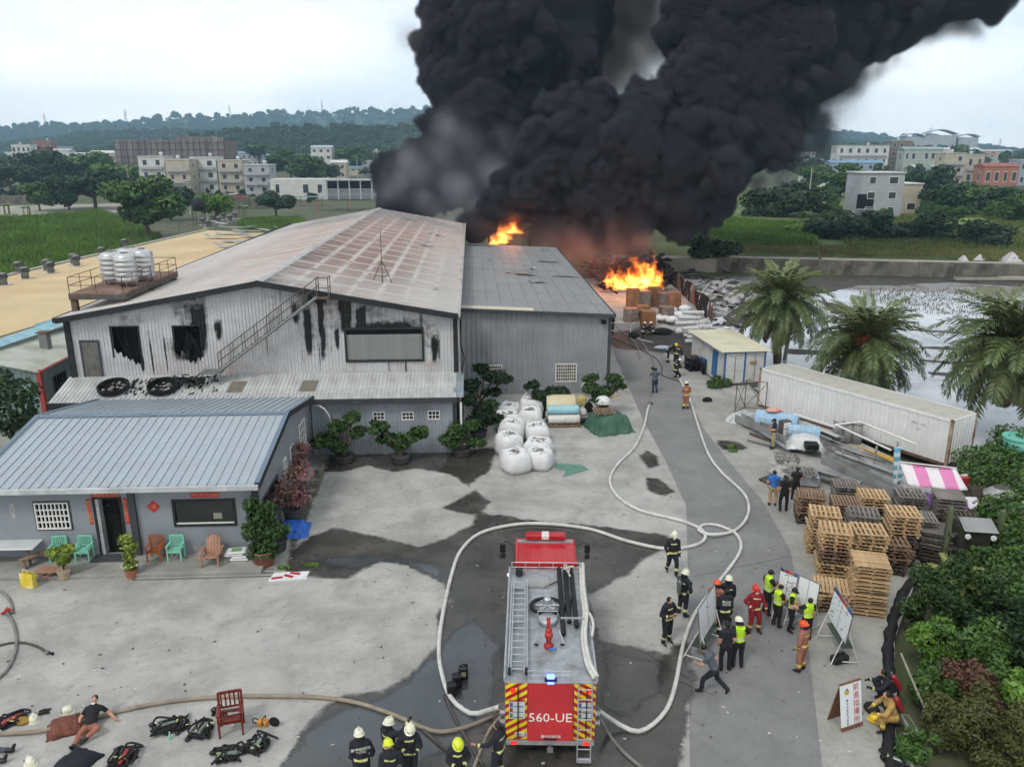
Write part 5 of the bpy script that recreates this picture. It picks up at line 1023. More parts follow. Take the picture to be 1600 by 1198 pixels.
def people():
 person(1049,897,178,'walk','ff','firefighter in dark suit and cream helmet walking alone beside the looped hose','wh',mask=True)
 person(1066,962,60,'hip','ff','firefighter in cream helmet and air cylinder behind the bareheaded officer','wh',extra=scba(mCylS))
 person(1041,1005,150,'hold','ffs','bareheaded firefighter in dark banded suit holding a phone by the lane edge',None,extra=phone)
 person(1115,980,25,'hold','brown','firefighter in brown suit and orange helmet behind the tilted whiteboard','oh',extra=radio)
 person(1133,972,10,'stand','ff','firefighter in cream helmet between the orange helmet and the red suit','wh')
 person(1129,992,2,'stand','ff','firefighter in dark jacket with white lettering on the back, no helmet',None,back=backA,cap='black')
 person(1132,1048,-4,'stand','navy','man in navy shirt and black trousers with his back turned at the tilted whiteboard')
 person(1151,1043,6,'hold','vest','person in lime vest and white helmet facing the tilted whiteboard','wh')
 person(1113,1083,-62,'stride','run','person in grey shirt and dark trousers striding past the tilted whiteboard')
 person(1176,988,176,'hip','red','firefighter in dark red suit and red helmet with hand on hip','rh',mask=True)
 person(1197,960,75,'hold','vest','tall person in lime vest and black cap holding a phone at the lane edge',cap='black',extra=phone)
 person(1212,979,60,'hold','vest','person in lime vest and black cap writing, next to the marked whiteboard',cap='black',mask=True,h=1.62)
 person(1233,985,120,'hold','vest','person in lime vest and cap looking down before the blank whiteboard',cap='black',h=1.64)
 person(1258,1000,-5,'reach','vest','bareheaded person in lime vest with back turned before the blank whiteboard',h=1.62)
 person(1250,1048,-38,'stand','brown','firefighter in brown suit and orange helmet alone near the right easel','oh')
 person(1388,1098,-78,'squat','ff','firefighter with red air cylinder squatting behind the kneeling one by the garden',None,extra=scba(mCyl))
 person(1392,1140,-85,'kneel','tan','firefighter in tan gear with red air cylinder kneeling by the command sign',None,extra=scba(mCyl))
 person(567,1232,-8,'stand','ff','firefighter in cream helmet with white lettering on the back, bottom row','wh',back=backB)
 person(611,1213,40,'point','ff','firefighter in cream helmet pointing with raised arm, bottom row','wh')
 person(613,1252,-10,'hold','ff','firefighter in lime helmet standing before the pointing one','yh')
 person(642,1221,176,'hold','ff','firefighter in cream helmet facing the camera with hands together','wh')
 person(716,1244,170,'hold','ff','firefighter in lime helmet standing alone near the fire engine','yh')
 person(779,1217,-60,'reach','ffs','bareheaded firefighter in dark uniform reaching out at the rear of the fire engine')
 person(143,1140,178,'lounge','rest','firefighter in black shirt and brown trousers resting on the ground beside a hose',mask=True,h=1.75)
 person(1023,614,-8,'photo','press','cameraman in grey jacket and jeans standing on the lane',extra=videocam)
 person(1071,639,-6,'hold','brown','firefighter in brown suit and cream helmet standing on the lane hose','wh')
 person(1043,566,110,'bend','ff','firefighter in lime helmet bending on the lane toward the fire','yh')
 person(1056,573,40,'bend','ff','firefighter in red helmet bending between two others on the lane','rh')
 person(1055,589,60,'kneel','ff','firefighter in cream helmet kneeling on the lane hose','wh')
 person(956,521,60,'hold','ff','firefighter standing at the far corner of the grey annex','wh')
 person(1004,527,40,'kneel','ff','firefighter kneeling in the wet nearest the wrapped cardboard','wh')
 person(1019,524,-30,'squat','ff','firefighter squatting beside the heap of dark sacks near the fire','wh')
 person(1003,510,10,'bend','ff','firefighter in cream helmet bending closest to the burning goods','wh')
 person(1206,790,14,'stand','blue','man in blue shirt and khaki shorts with his back turned by the pallets')
 person(1223,799,10,'stand','black','man all in black with his back turned by the pallets')
 person(1241,781,20,'hold','black','person in black shirt standing against the grey pallets',h=1.66)
 person(1207,701,-70,'hold','khaki','man in navy shirt, khaki trousers and black cap by the scrap steel',cap='black')
people()
# legs of a person lying just outside the frame
r=T('person','booted legs of someone lying at the left edge of the yard','person',G(8,1180),0)
m=MB(); capsule(m,(-1.3,.2,.14),(-.55,.12,.16),.11,.085); capsule(m,(-.55,.12,.16),(.0,.1,.1),.08,.065); capsule(m,(-1.3,-.2,.14),(-.55,-.28,.12),.11,.085); capsule(m,(-.55,-.28,.12),(.0,-.3,.1),.08,.065); capsule(m,(-1.35,-.2,.16),(-1.35,.2,.16),.16,.16); capsule(m,(-1.4,0,.17),(-2.0,0,.17),.17,.2); m.ell((-2.35,0,.14),(.12,.1,.1)); m.build('body',C_['grey'],r,True)
for y in (.1,-.3):
 m=MB(); capsule(m,(.0,y,.1),(.16,y,.09),.075,.062); capsule(m,(.14,y,.08),(.2,y+.05,.22),.058,.045); m.build('boot',C_['boot'],r,True)
# ================================================================== YARD THINGS
mHose=mk('white_hose',S(206,206,200),.8,.12,3,stain=S(150,146,138),st_scale=1.2,st_lo=.55,st_hi=.75); mHoseT=mk('tan_hose',S(150,138,122),.85,.2,3); mHoseD=mk('dark_hose',S(84,78,74),.85,.2,3); mHoseG=mk('grey_hose',S(128,126,120),.85,.2,3)
def hose(px,r,mat,lab,lift=None,ends=True,z0=0.0):
 n=len(px); pts=[]
 for i,p in enumerate(px): z=p[2] if len(p)>2 else 0; q=G(p[0],p[1],r+z); pts.append(q)
 S_=spline(pts,.3); root=T('fire_hose',lab,'hose',(0,0,0)); MB().tube(S_,[r*(1+.05*mnoise.noise(Vector(p)*1.7)) for p in S_],8).build('hose_line',mat,root,True)
 if ends:
  for a,b in ((S_[0],S_[1]),(S_[-1],S_[-2])): d=(a-b).normalized(); MB().tube([a-d*.02,a+d*.16],r*1.25,8).build('coupling',mSteel,root)
 return root
hose([(783,1103,.95),(760,1110,.3),(735,1114),(705,1090),(690,1050),(686,1010),(692,960),(705,900),(720,860),(750,833),(800,820),(850,818),(920,826),(980,845),(1040,857),(1085,852),(1102,840),(1095,826),(1060,812),(1000,797),(965,775),(953,750),(965,725),(990,700),(1005,670),(1012,640),(1015,632)],.075,mHose,'white supply hose sweeping around the front of the fire engine to the lane')
hose([(1015,631),(1019,600),(1022,570),(1012,548),(1000,530),(985,512)],.055,mHoseG,'thin grey hose running up the lane past the cameraman')
hose([(934,1108,.95),(950,1120,.3),(985,1140),(1010,1138),(1040,1110),(1055,1070),(1068,1005),(1085,960),(1110,925),(1135,893),(1153,868),(1158,850),(1148,832),(1120,820),(1098,820),(1092,829),(1112,835,.12),(1145,830,.03),(1165,812),(1170,790),(1160,768),(1125,735),(1105,705),(1090,662),(1078,625),(1062,592)],.07,mHose,'white hose making a loop on the lane beside the command group')
hose([(-20,1147),(60,1142),(120,1129),(180,1112),(260,1096),(350,1088),(430,1087),(500,1089),(560,1098),(620,1118),(660,1136),(690,1143),(730,1135),(765,1120),(784,1110,.6)],.065,mHoseT,'tan hose crossing the yard to the rear of the fire engine')
hose([(784,1117,.6),(765,1140),(748,1180),(735,1215)],.05,mHoseT,'short tan hose running down from the rear corner of the fire engine')
hose([(655,1134),(690,1165),(715,1185),(740,1215)],.05,mHoseD,'dark hose branching under the tan hose between the firefighters',ends=False)
hose([(695,1085),(708,1115),(727,1150),(752,1190),(765,1215)],.05,mHoseD,'dark hose passing under the white hose beside the fire engine',ends=False)
hose([(936,1118,.8),(950,1145),(975,1175),(1000,1196),(1020,1215)],.05,mHoseG,'grey hose trailing from the right rear corner of the fire engine')
hose([(-15,915),(8,928),(18,944),(19,954)],.05,mHoseG,'grey hose curving in from the left edge to the red divider')
hose([(13,960),(22,975),(26,1000),(22,1025),(8,1050),(-15,1068)],.05,mHoseG,'grey hose curving down from the red divider to the left edge')
hose([(-15,1012),(15,1004),(40,1004),(60,1010),(72,1018)],.04,mHoseD,'thin dark hose ending in a black nozzle on the left yard')
hose([(952,527),(975,535),(1005,548),(1025,560),(1034,573),(1034,585),(1050,592),(1062,596)],.045,mHoseD,'dark hose lying from the annex corner to the kneeling firefighter')
hose([(957,500),(968,515),(985,528),(995,540),(1000,560)],.05,mHoseG,'grey hose at the annex corner near the fire',ends=False)
hose([(1000,497),(990,505),(985,516),(995,528),(1020,535)],.04,mHose,'pale hose loop beside the kneeling firefighters')
r=T('hose_divider','red brass hose divider at the left of the yard','hose divider',G(12,957)); MB().lathe([(.06,0),(.1,.03),(.1,.14),(.05,.17)],10).build('valve_body',mk('valve_red',S(150,34,50),.4),r)
for a in (0,2.1,4.2): MB().tube([(0,0,.08),(.22*math.cos(a),.22*math.sin(a),.08)],.045,8).build('outlet',mk('valve_red',S(150,34,50),.4),r)
r=T('hose_nozzle','black nozzle at the end of the thin dark hose','nozzle',G(78,1021),-.5); MB().tube([(-.12,0,.05),(.05,0,.05),(.16,0,.05)],[.04,.035,.06],8).build('barrel',mRub,r); MB().tube([(0,0,.05),(0,-.1,.03)],.02,6).build('grip',mRub,r)
r=T('hose_coupling','brown coupling joining the two hoses on the lane','coupling',G(1016,632)); MB().tube([(-.12,0,.07),(.16,.05,.07)],.09,8).build('coupling_ring',mRust,r)
# ---- pallets
mWood={k:mk('pallet_'+k,c,.85,.25,3,5,rnd_=.28,stretch=(1,1,1),stain=d,st_scale=1.5,st_lo=.5,st_hi=.7) for k,c,d in (('new',S(208,176,132),S(182,146,104)),('brown',S(150,122,98),S(112,88,70)),('grey',S(138,132,126),S(98,92,88)),('dark',S(92,80,72),S(64,56,52)),('blue',S(48,96,150),S(40,76,120)),('black',S(40,44,48),S(30,32,36)))}
PW,PH=1.2,.145
def pal_parts():
 b=MB().box(-PW/2,-.045,.122,PW/2,.045,.145).mesh('deck_board'); s=MB()
 for y in (-.5,0,.5): s.box(-PW/2,y-.05,.022,PW/2,y+.05,.1215)
 return b,s
def pallet_mesh(gap=7):
 m=MB()
 for k in range(gap): x=-PW/2+.05+k*(PW-.1)/(gap-1); m.box(x-.048,-PW/2,.122,x+.048,PW/2,.145)
 for y in (-.5,0,.5):
  m.box(-PW/2,y-.05,.098,PW/2,y+.05,.1215)
  for x in (-.48,0,.48): m.box(x-.06,y-.049,.022,x+.06,y+.049,.0978)
 for x in (-.48,0,.48): m.box(x-.05,-PW/2,0,x+.05,PW/2,.0218)
 return m
PME={k:pallet_mesh().mesh('pallet',mWood[k]) for k in mWood}
BME={k:MB().box(-.048,-PW/2,.122,.048,PW/2,.145).mesh('deck_board',mWood[k]) for k in mWood}
SME={k:MB().box(-PW/2,-.05,.098,PW/2,.05,.1215).mesh('stringer',mWood[k]) for k in mWood}
KME={k:MB().box(-.06,-.049,.022,.06,.049,.0978).mesh('block',mWood[k]) for k in mWood}
LME={k:MB().box(-.05,-PW/2,0,.05,PW/2,.0218).mesh('bottom_board',mWood[k]) for k in mWood}
def pallet(loc,rz,kind,lab,group,detail,nb=7):
 if not detail: o=ob('pallet',PME[kind],None,loc,rz); return tag(o,lab,'pallet',group)
 r=T('pallet',lab,'pallet',loc,rz,group)
 for k in range(nb): x=-PW/2+.05+k*(PW-.1)/(nb-1); ob('deck_board',BME[kind],r,(x,rnd.uniform(-.01,.01),0),rnd.uniform(-.01,.01))
 for y in (-.5,0,.5): ob('stringer',SME[kind],r,(0,y,0)); [ob('block',KME[kind],r,(x,y,0)) for x in (-.48,0,.48)]
 for x in (-.48,0,.48): ob('bottom_board',LME[kind],r,(x,0,0))
 return r
ORD=['topmost','second','third','fourth','fifth','sixth','seventh','eighth','ninth','tenth','eleventh','twelfth','thirteenth','fourteenth','fifteenth','sixteenth','seventeenth']
def stack(px,py,n,kinds,rot,desc,rz=-.28,z0=0.,nb=7):
 zt=z0+n*PH; p=G(px,py,zt); c=Vector((p.x+math.sin(-rz)*.55,p.y+math.cos(rz)*.55,0))
 for k in range(n):
  i=n-1-k; kd=kinds[min(len(kinds)-1,k*len(kinds)//n)] if len(kinds)>1 else kinds[0]
  lab=('topmost pallet of ' if k==0 else ORD[k]+' pallet from the top of ')+desc
  pallet((c.x+rnd.uniform(-.05,.05),c.y+rnd.uniform(-.05,.05),z0+i*PH),rz+rnd.uniform(-.06,.06)+(PI/2 if rot else 0),kd,lab,'pallets in '+desc,k==0,nb)
stack(1366,884,14,['new'],1,'the tall pale stack nearest the command group',nb=9)
stack(1303,925,6,['new','brown'],0,'the low pale stack behind the whiteboards',nb=9)
stack(1309,834,13,['new','brown','new'],0,'the tall pale stack with an orange band')
stack(1364,836,12,['new'],0,'the pale stack between two taller ones')
stack(1415,807,15,['new','new','dark','brown','dark'],0,'the tall stack with pale top and dark foot')
stack(1464,832,9,['grey','dark'],1,'the dark stack beside the rusty machine',rz=-.5)
stack(1291,807,12,['new'],0,'the pale stack second from the lane')
stack(1352,808,10,['grey','dark'],0,'the dark grey stack in the middle of the pallets')
stack(1269,778,9,['brown','brown','dark'],0,'the brown stack at the lane edge',nb=9)
stack(1325,789,8,['brown'],0,'the brown stack behind the dark grey one',nb=9)
stack(1368,778,8,['new','dark'],0,'the pale topped stack behind the middle row')
stack(1428,777,8,['grey','dark'],0,'the grey stack below the purple cloth')
stack(1490,780,11,['grey','dark'],1,'the weathered stack at the garden end',nb=12)
stack(1399,852,9,['brown','dark'],0,'the dark stack between the tall stack and the machine')
stack(1441,814,11,['grey','dark'],0,'the grey stack left of the weathered one',nb=9)
stack(1508,815,8,['dark'],0,'the dark stack before the weathered one')
stack(1326,761,7,['grey'],0,'the grey stack next to the channel beam',nb=9)
stack(1232,719,1,['grey'],0,'the sack pile by the man in the cap',z0=.75)
stack(1256,742,1,['grey'],0,'the film wrapped block',z0=.7)
pallet(G(1215,757)+Vector((0,.3,0)),.5,'dark','dark pallet lying under the sacks by the lane','loose pallets',True)
pallet(G(1505,800)+Vector((.8,.2,.55)),.4,'dark','dark pallet leaning behind the rusty machine','loose pallets',True).rotation_euler=(.9,.2,.4)
stack(1111,562,8,['blue','black','black','black'],0,'the blue and black stack by the cream shed',rz=-.1)
stack(1090,560,7,['black'],0,'the black stack beside the blue one',rz=.15)
# ---- shipping container
A_,B_=G(1182,634),G(1490,733); d=(B_-A_); L_=12.6; rz=math.atan2(d.y,d.x)
ct=T('shipping_container','long dirty white shipping container lying along the paddy','container',A_,rz)
mCon=mk('container_white',S(228,228,226),.6,.08,.8,6,stain=S(188,178,164),st_scale=.55,st_lo=.6,st_hi=.78,rnd_=.04)
CW,CH=2.44,2.55; pr=[(0,0),(.3,0),(.38,1),(.68,1),(.76,0)]
def cside(n,x0,x1,y,sg,par,ax='x'):
 w=(x1-x0)/n
 me=None
 for i in range(n):
  if me is None:
   mm=MB(); k=4; q=w/k; us=[((j+p_[0])*q if 0 else j*q+p_[0]*q,p_[1]*.035) for j in range(k) for p_ in pr[:-1]]+[(w,0)]
   mm.grid([[(u,-dd*sg*-1 if 0 else -sg*dd,.16),(u,-sg*dd,CH-.12)] for u,dd in us]);
   if sg<0: mm.f=[f[::-1] for f in mm.f]
   me=mm.mesh('side_panel',mCon)
  ob('side_panel',me,par,(x0+i*w,y,0) if ax=='x' else (y,x0+i*w,0),0 if ax=='x' else PI/2)
cside(11,.15,L_-.15,0.03,-1,ct); cside(11,.15,L_-.15,CW-.03,1,ct); cside(2,.15,CW-.15,L_-.03,1,ct,'y'); cside(2,.15,CW-.15,.03,-1,ct,'y')
for x in (0,L_-.15):
 for y in (0,CW-.15): MB().box(x,y,0,x+.15,y+.15,CH).build('corner_post',mk('container_post',S(176,160,140),.7,.2,2,stain=S(130,80,50),st_scale=1.2,st_lo=.45,st_hi=.6),ct); MB().box(x-.005,y-.005,CH-.11,x+.155,y+.155,CH+.01).build('corner_casting',mRust,ct)
for y in (0.,CW-.1):
 MB().box(.15,y,CH-.12,L_-.15,y+.1,CH-.005).build('top_rail',mCon,ct); MB().box(.15,y,0,L_-.15,y+.1,.16).build('bottom_rail',mRust,ct)
for x in (0.02,L_-.12): MB().box(x,.15,CH-.12,x+.1,CW-.15,CH-.005).build('end_rail',mCon,ct); MB().box(x,.15,0,x+.1,CW-.15,.16).build('end_sill',mRust,ct)
mm=MB(); k=8; w=(L_-.3)/12; us=[(j*w/k+p_[0]*w/k,p_[1]*.02) for j in range(k) for p_ in pr[:-1]]+[(w,0)]; mm.grid([[(u,.1,CH-.03+dd),(u,CW-.1,CH-.03+dd)] for u,dd in us]); mm.f=[f[::-1] for f in mm.f]; me=mm.mesh('roof_panel',mk('container_roof',S(190,187,178),.6,.15,.8,6,stain=S(110,92,78),st_scale=.4,st_lo=.55,st_hi=.75))
for i in range(12): ob('roof_panel',me,ct,(.15+i*w,0,0))
for j,(x,z,s_,t_) in enumerate([(10.6,1.9,.16,'TSXU'),(11.1,1.9,.16,'4521'),(10.85,1.6,.14,'42G1')]): text(t_,s_,mk('faded_ink',S(120,118,114),.8),ct,(x,-.045,z),ext=.002)
# ---- cream-roofed shed with blue doors
A_,B_=G(1129,603),G(1193,600); d=B_-A_; rz=math.atan2(d.y,d.x); sw_=d.length
sh_=T('storage_shed','white steel shed with cream roof and blue framed doors by the palms','shed',A_,rz)
mShW=mk('shed_white',S(205,205,202),.6,.1,1.5,stain=S(170,160,150),st_scale=.8,st_lo=.55,st_hi=.75); mBl=mk('blue_frame',S(52,104,156),.5,.12,2)
D_=6.2; Hs=2.5
MB().box(0.03,.05,.1,sw_-.03,D_,Hs-.02).build('walls',mShW,sh_)
for x0_,x1_ in ((.12,sw_/2-.06),(sw_/2+.06,sw_-.12)):
 dd=MB().bev(x0_,-.02,.18,x1_,.04,Hs-.15,.01).build('door',mShW,sh_); MB().tube([((x0_+x1_)/2,-.05,.3),((x0_+x1_)/2,-.05,2.2)],.02,5).build('lock_bar',mSteel,dd)
for x in (0.,sw_/2-.06,sw_-.12): MB().box(x,-.04,.05,x+.12,.045,Hs).build('door_post',mBl,sh_)
MB().box(.12,-.035,Hs-.14,sw_-.12,.045,Hs).build('lintel',mBl,sh_); MB().box(.12,-.035,.05,sw_-.12,.045,.17).build('threshold',mRust,sh_)
MB().add([(-.35,-.25,Hs+.05),(sw_+.3,-.25,Hs+.0),(sw_+.3,D_+.2,Hs+.12),(-.35,D_+.2,Hs+.17),(-.35,-.25,Hs),(sw_+.3,-.25,Hs-.05),(-.35,D_+.2,Hs+.12)],[(0,1,2,3),(4,5,1,0),(6,4,0,3)]).build('roof',mk('cream_roof',S(214,209,182),.6,.08,.8,stain=S(192,188,166),st_scale=.6),sh_)
for y in (1.2,2.6,4.0): MB().box(-.005,y,.3,.028,y+.9,2.2).build('side_panel',mBl if y<2 else mShW,sh_)
MB().box(1.9,-.08,1.55,2.4,-.045,1.75).build('notice_board',mk('brown_sign',S(170,130,90),.7),sh_)
# ---- utility pole
p=G(1226,562,-.3); r=T('utility_pole','plain grey concrete utility pole between the palms','pole',p); MB().tube([(0,0,0),(.45,.0,5.6)],[.17,.12],10).build('shaft',mk('pole_concrete',S(168,166,160),.9,.12,2),r,True); MB().lathe([(.12,0),(.13,.03),(.03,.06)],10,Matrix.Translation((.45,0,5.6))).build('cap',mSteel,r)
# ---- bulk bags
mBag=mk('bulk_bag',S(222,222,222),.8,.06,3,4,bump=.03,bscale=5,stain=S(190,190,190),st_scale=1.2,st_lo=.5,st_hi=.8)
def bulk_bag(loc,seed,lab,s=1.):
 q=random.Random(seed); r=T('bulk_bag',lab,'bulk bag',loc,q.uniform(-.6,.6),'white bulk bags stacked in the yard',scale=s)
 m=MB(); nn=24; prof=[(.38,0.0),(.5,.03),(.56,.25),(.57,.55),(.52,.8),(.44,.93),(.36,.98),(.3,.95),(.24,.90),(.1,.88)]
 vs=[]
 for i,(rr,z) in enumerate(prof):
  for k in range(nn):
   a=2*PI*k/nn; sq=1/max(abs(math.cos(a)),abs(math.sin(a)))**.55; fold=1+.13*mnoise.noise(Vector((math.cos(a)*3,math.sin(a)*3,z*5+seed)))+.035*math.sin(a*7+z*6+seed)*(z>.1)
   vs.append((rr*sq*fold*math.cos(a),rr*sq*fold*math.sin(a),z*(1+.05*mnoise.noise(Vector((a,z,seed))))))
 m.add(vs,[(i*nn+k,i*nn+(k+1)%nn,(i+1)*nn+(k+1)%nn,(i+1)*nn+k) for i in range(len(prof)-1) for k in range(nn)]+[tuple((len(prof)-1)*nn+k for k in range(nn))]); m.build('sack',mBag,r,True)
 for k in range(4):
  a=PI/4+k*PI/2; c=Vector((.44*math.cos(a),.44*math.sin(a),.88)); t=Vector((-math.sin(a),math.cos(a),0)); MB().tube(spline([c-t*.16,c-t*.1+Vector((0,0,.16+q.uniform(-.1,.05))),c+t*.1+Vector((0,0,.15+q.uniform(-.1,.05))),c+t*.16],.06),.022,5).build('loop',mBag,r)
 m=MB();
 for k in range(9): m.bc((q.uniform(-.25,.25),q.uniform(-.25,.25),.9+q.uniform(-.01,.05)),(q.uniform(.1,.25),q.uniform(.03,.1),.05),q.uniform(0,3),q.uniform(-.4,.4))
 m.build('scrap_filling',mk('plastic_scrap',S(150,148,146),.6,.4,9),r)
bl=[(806,741,'front left bulk bag, lowest in the picture'),(845,733,'front right bulk bag beside the green paint'),(798,716,'bulk bag behind the front left one, leaning'),(840,714,'bulk bag behind the front right one'),(797,694,'middle bulk bag in the row nearest the bonsai'),(838,692,'middle bulk bag in the row nearest the rolls'),(796,674,'fourth bulk bag back in the row nearest the bonsai'),(832,672,'fourth bulk bag back in the row nearest the rolls'),(797,656,'rear bulk bag beside the bonsai'),(829,654,'rear bulk bag nearest the beige roll')]
for i,(x,y,l) in enumerate(bl): bulk_bag(G(x,y)+Vector((.12*math.sin(i*5.1),.45+.12*math.cos(i*3.3),0)),i,l,(1.28+.1*math.sin(i*2.3),1.25+.1*math.cos(i*4.1),1.12+.2*math.sin(i*3.7)))
# ---- film rolls
rp_=G(882,668); r=T('wooden_skid','low wooden skid under the film rolls','skid',rp_+Vector((0,.6,0)));
for y in (-.5,0,.5): MB().box(-1.0,y-.06,0,1.0,y+.06,.12).build('runner',mWood['brown'],r)
for k in range(6): MB().box(-.95+k*.34,-.65,.121,-.73+k*.34,.65,.15).build('slat',mWood['brown'],r)
def roll(c,rad,L_,mat,lab,rz=0,grp='film rolls on the skid'):
 r=T('film_roll',lab,'film roll',c,rz,grp); M=Matrix.Translation((-L_/2,0,0))@Matrix.Rotation(PI/2,4,'Y'); MB().lathe([(.05,0),(rad*.97,0),(rad,.02),(rad*1.0,L_*.5),(rad,L_-.02),(rad*.97,L_),(.05,L_)],20,M).build('film',mat,r,True); MB().lathe([(.05,-.04),(.07,-.04),(.07,L_+.04),(.05,L_+.04)],10,M).build('core',mWood['brown'],r)
bx_=rp_.x; by=rp_.y
roll((bx_-.0,by+.35,.42),.27,1.9,mk('white_film',S(214,212,206),.35,.1,2,stain=S(180,176,168),st_scale=1.5),'white wrapped roll at the front of the skid')
roll((bx_-.05,by+.95,.45),.29,2.0,mk('clear_film',S(176,180,182),.25,.15,3),'grey clear film roll behind the white roll')
roll((bx_-.05,by+.62,.93),.27,1.9,mk('blue_film',S(150,196,208),.3,.08,2),'pale blue roll lying on top of two rolls')
roll((bx_-.1,by+1.6,.85),.72,1.75,mk('beige_film',S(204,192,158),.5,.08,2),'large beige roll standing behind the blue roll')
roll((bx_+1.55,by+.75,.2),.16,1.0,mRub,'black roll lying beside the skid',.05,'loose rolls')
# ---- assorted bags and tarp pile
def lump(loc,rx_,ry_,h,mat,name,lab,cat,seed,grp=None,tie=True):
 r=T(name,lab,cat,loc,0,grp); m=MB(); n=14; pr_=[(.75,0),(1,.15),(1.02,.45),(.8,.78),(.4,.95),(.12,1.0)]; vs=[]
 for i,(rr,z) in enumerate(pr_):
  for k in range(n):
   a=2*PI*k/n; f=1+.16*mnoise.noise(Vector((math.cos(a)*1.7,math.sin(a)*1.7,z*2+seed)))+.05*math.sin(5*a+seed+z*3); vs.append((rr*rx_*f*math.cos(a),rr*ry_*f*math.sin(a),z*h*(1+.1*mnoise.noise(Vector((a,z*2,seed))))))
 m.add(vs,[(i*n+k,i*n+(k+1)%n,(i+1)*n+(k+1)%n,(i+1)*n+k) for i in range(5) for k in range(n)]+[tuple(5*n+k for k in range(n)),tuple(range(n))[::-1]]); o=m.build('bag',mat,r,True)
 sb=o.modifiers.new('s','SUBSURF'); sb.levels=1; sb.render_levels=1
 if tie: MB().lathe([(.05*rx_,h*.97),(.05,h*1.04),(.09,h*1.12),(.02,h*1.13)],8).build('knot',mat,r)
 return r
lump(G(910,636)+Vector((0,.3,0)),.38,.35,.75,mk('yellow_bag',S(200,184,120),.6,.2,3),'plastic_bag','yellowish bag of scrap right of the beige roll','bag',1)
lump(G(915,622)+Vector((0,.4,.5)),.3,.3,.55,mk('clear_bag',S(190,190,200),.4,.25,3),'plastic_bag','clear lilac bag on top of the yellowish bag','bag',2)
lump(G(911,650)+Vector((0,.2,0)),.28,.28,.5,mBag,'plastic_bag','small white bag beside the rolls','bag',3)
lump(G(921,646)+Vector((0,.3,0)),.3,.3,.7,mRub,'plastic_bag','black bag behind the green tarpaulin','bag',4)
lump(G(760,664)+Vector((0,.4,0)),.5,.4,.5,mBag,'plastic_bag','pale bag among the bonsai by the annex','bag',6)
# green tarpaulin over a heap
def drape(loc,wx,wy,h,mat,name,lab,cat,seed,rz=0,n=26,sq=3.):
 P=[]
 for i in range(n+1):
  r_=[]
  for j in range(n+1):
   u=i/n*2-1; v=j/n*2-1; e=max(abs(u),abs(v)); t=max(0,1-max(0,e-.62)/.38); z=h*(t*t*(3-2*t))*(1-.18*abs(u)-.1*mnoise.noise(Vector((u*2,v*2,seed))))
   s_=.78+.22*(e>.6)*(1+.6*mnoise.noise(Vector((u*3,v*3,seed+3)))); k=(.05+.06*(1-t))*mnoise.noise(Vector((u*7,v*7,seed+1)))
   r_.append((u*wx*s_+k,v*wy*s_+k,max(.01,z+.06*mnoise.noise(Vector((u*6,v*6,seed+2)))*(z>.05))))
  P.append(r_)
 m=MB(); m.grid(P); m.f=[f[::-1] for f in m.f]; r=T(name,lab,cat,loc,rz); o=m.build('cover',mat,r,True); o.modifiers.new('s','SOLIDIFY').thickness=.012; return r
drape(G(952,678)+Vector((.1,1.0,0)),1.25,1.25,1.05,mk('green_tarp',S(62,100,82),.6,.15,2,stain=S(48,80,66),st_scale=1.5),'tarpaulin','dark green tarpaulin draped over goods at the lane edge','tarpaulin',5,.3)
r=T('plastic_dome','white plastic dome lid on the green tarpaulin','lid',G(943,630,1.0)+Vector((0,.25,0))); MB().lathe([(.5,0),(.46,.18),(.3,.34),(.08,.4)],18).build('dome',mWhite,r,True); MB().lathe([(.5,-.02),(.55,-.02),(.55,.02),(.5,.02)],18).build('rim',mWhite,r)
pallet(G(944,647,.98)+Vector((0,.25,0)),.05,'brown','small pallet lying on the green tarpaulin','loose pallets',True)
r=T('wooden_plank','brown plank propped on the green tarpaulin','plank',G(958,625,1.1)+Vector((0,.2,0)),.35); MB().bc((0,0,.1),(1.1,.12,.05),ry=-.25).build('board',mWood['new'],r)
# ---- scaffold gate frame
A_=G(1148,645); B_=G(1200,612); gf=T('scaffold_frame','rusty open scaffold frame standing left of the container','scaffold',A_)
d=B_-A_; e=Vector((1.3,.55,0)); K=[Vector(),Vector((.95,1.0,0)),Vector((2.1,.4,0)),Vector((1.1,-.5,0))]
for p in K[:3]: MB().tube([p,p+Vector((0,0,1.9))],.03,6).build('post',mDkSteel,gf)
m=MB()
for a,b in ((0,1),(1,2)):
 for z in (.08,1.85): m.tube([K[a]+Vector((0,0,z)),K[b]+Vector((0,0,z))],.025,5)
 m.tube([K[a]+Vector((0,0,.1)),K[b]+Vector((0,0,1.8))],.02,5); m.tube([K[a]+Vector((0,0,1.8)),K[b]+Vector((0,0,.1))],.02,5)
m.build('braces',mRust,gf)
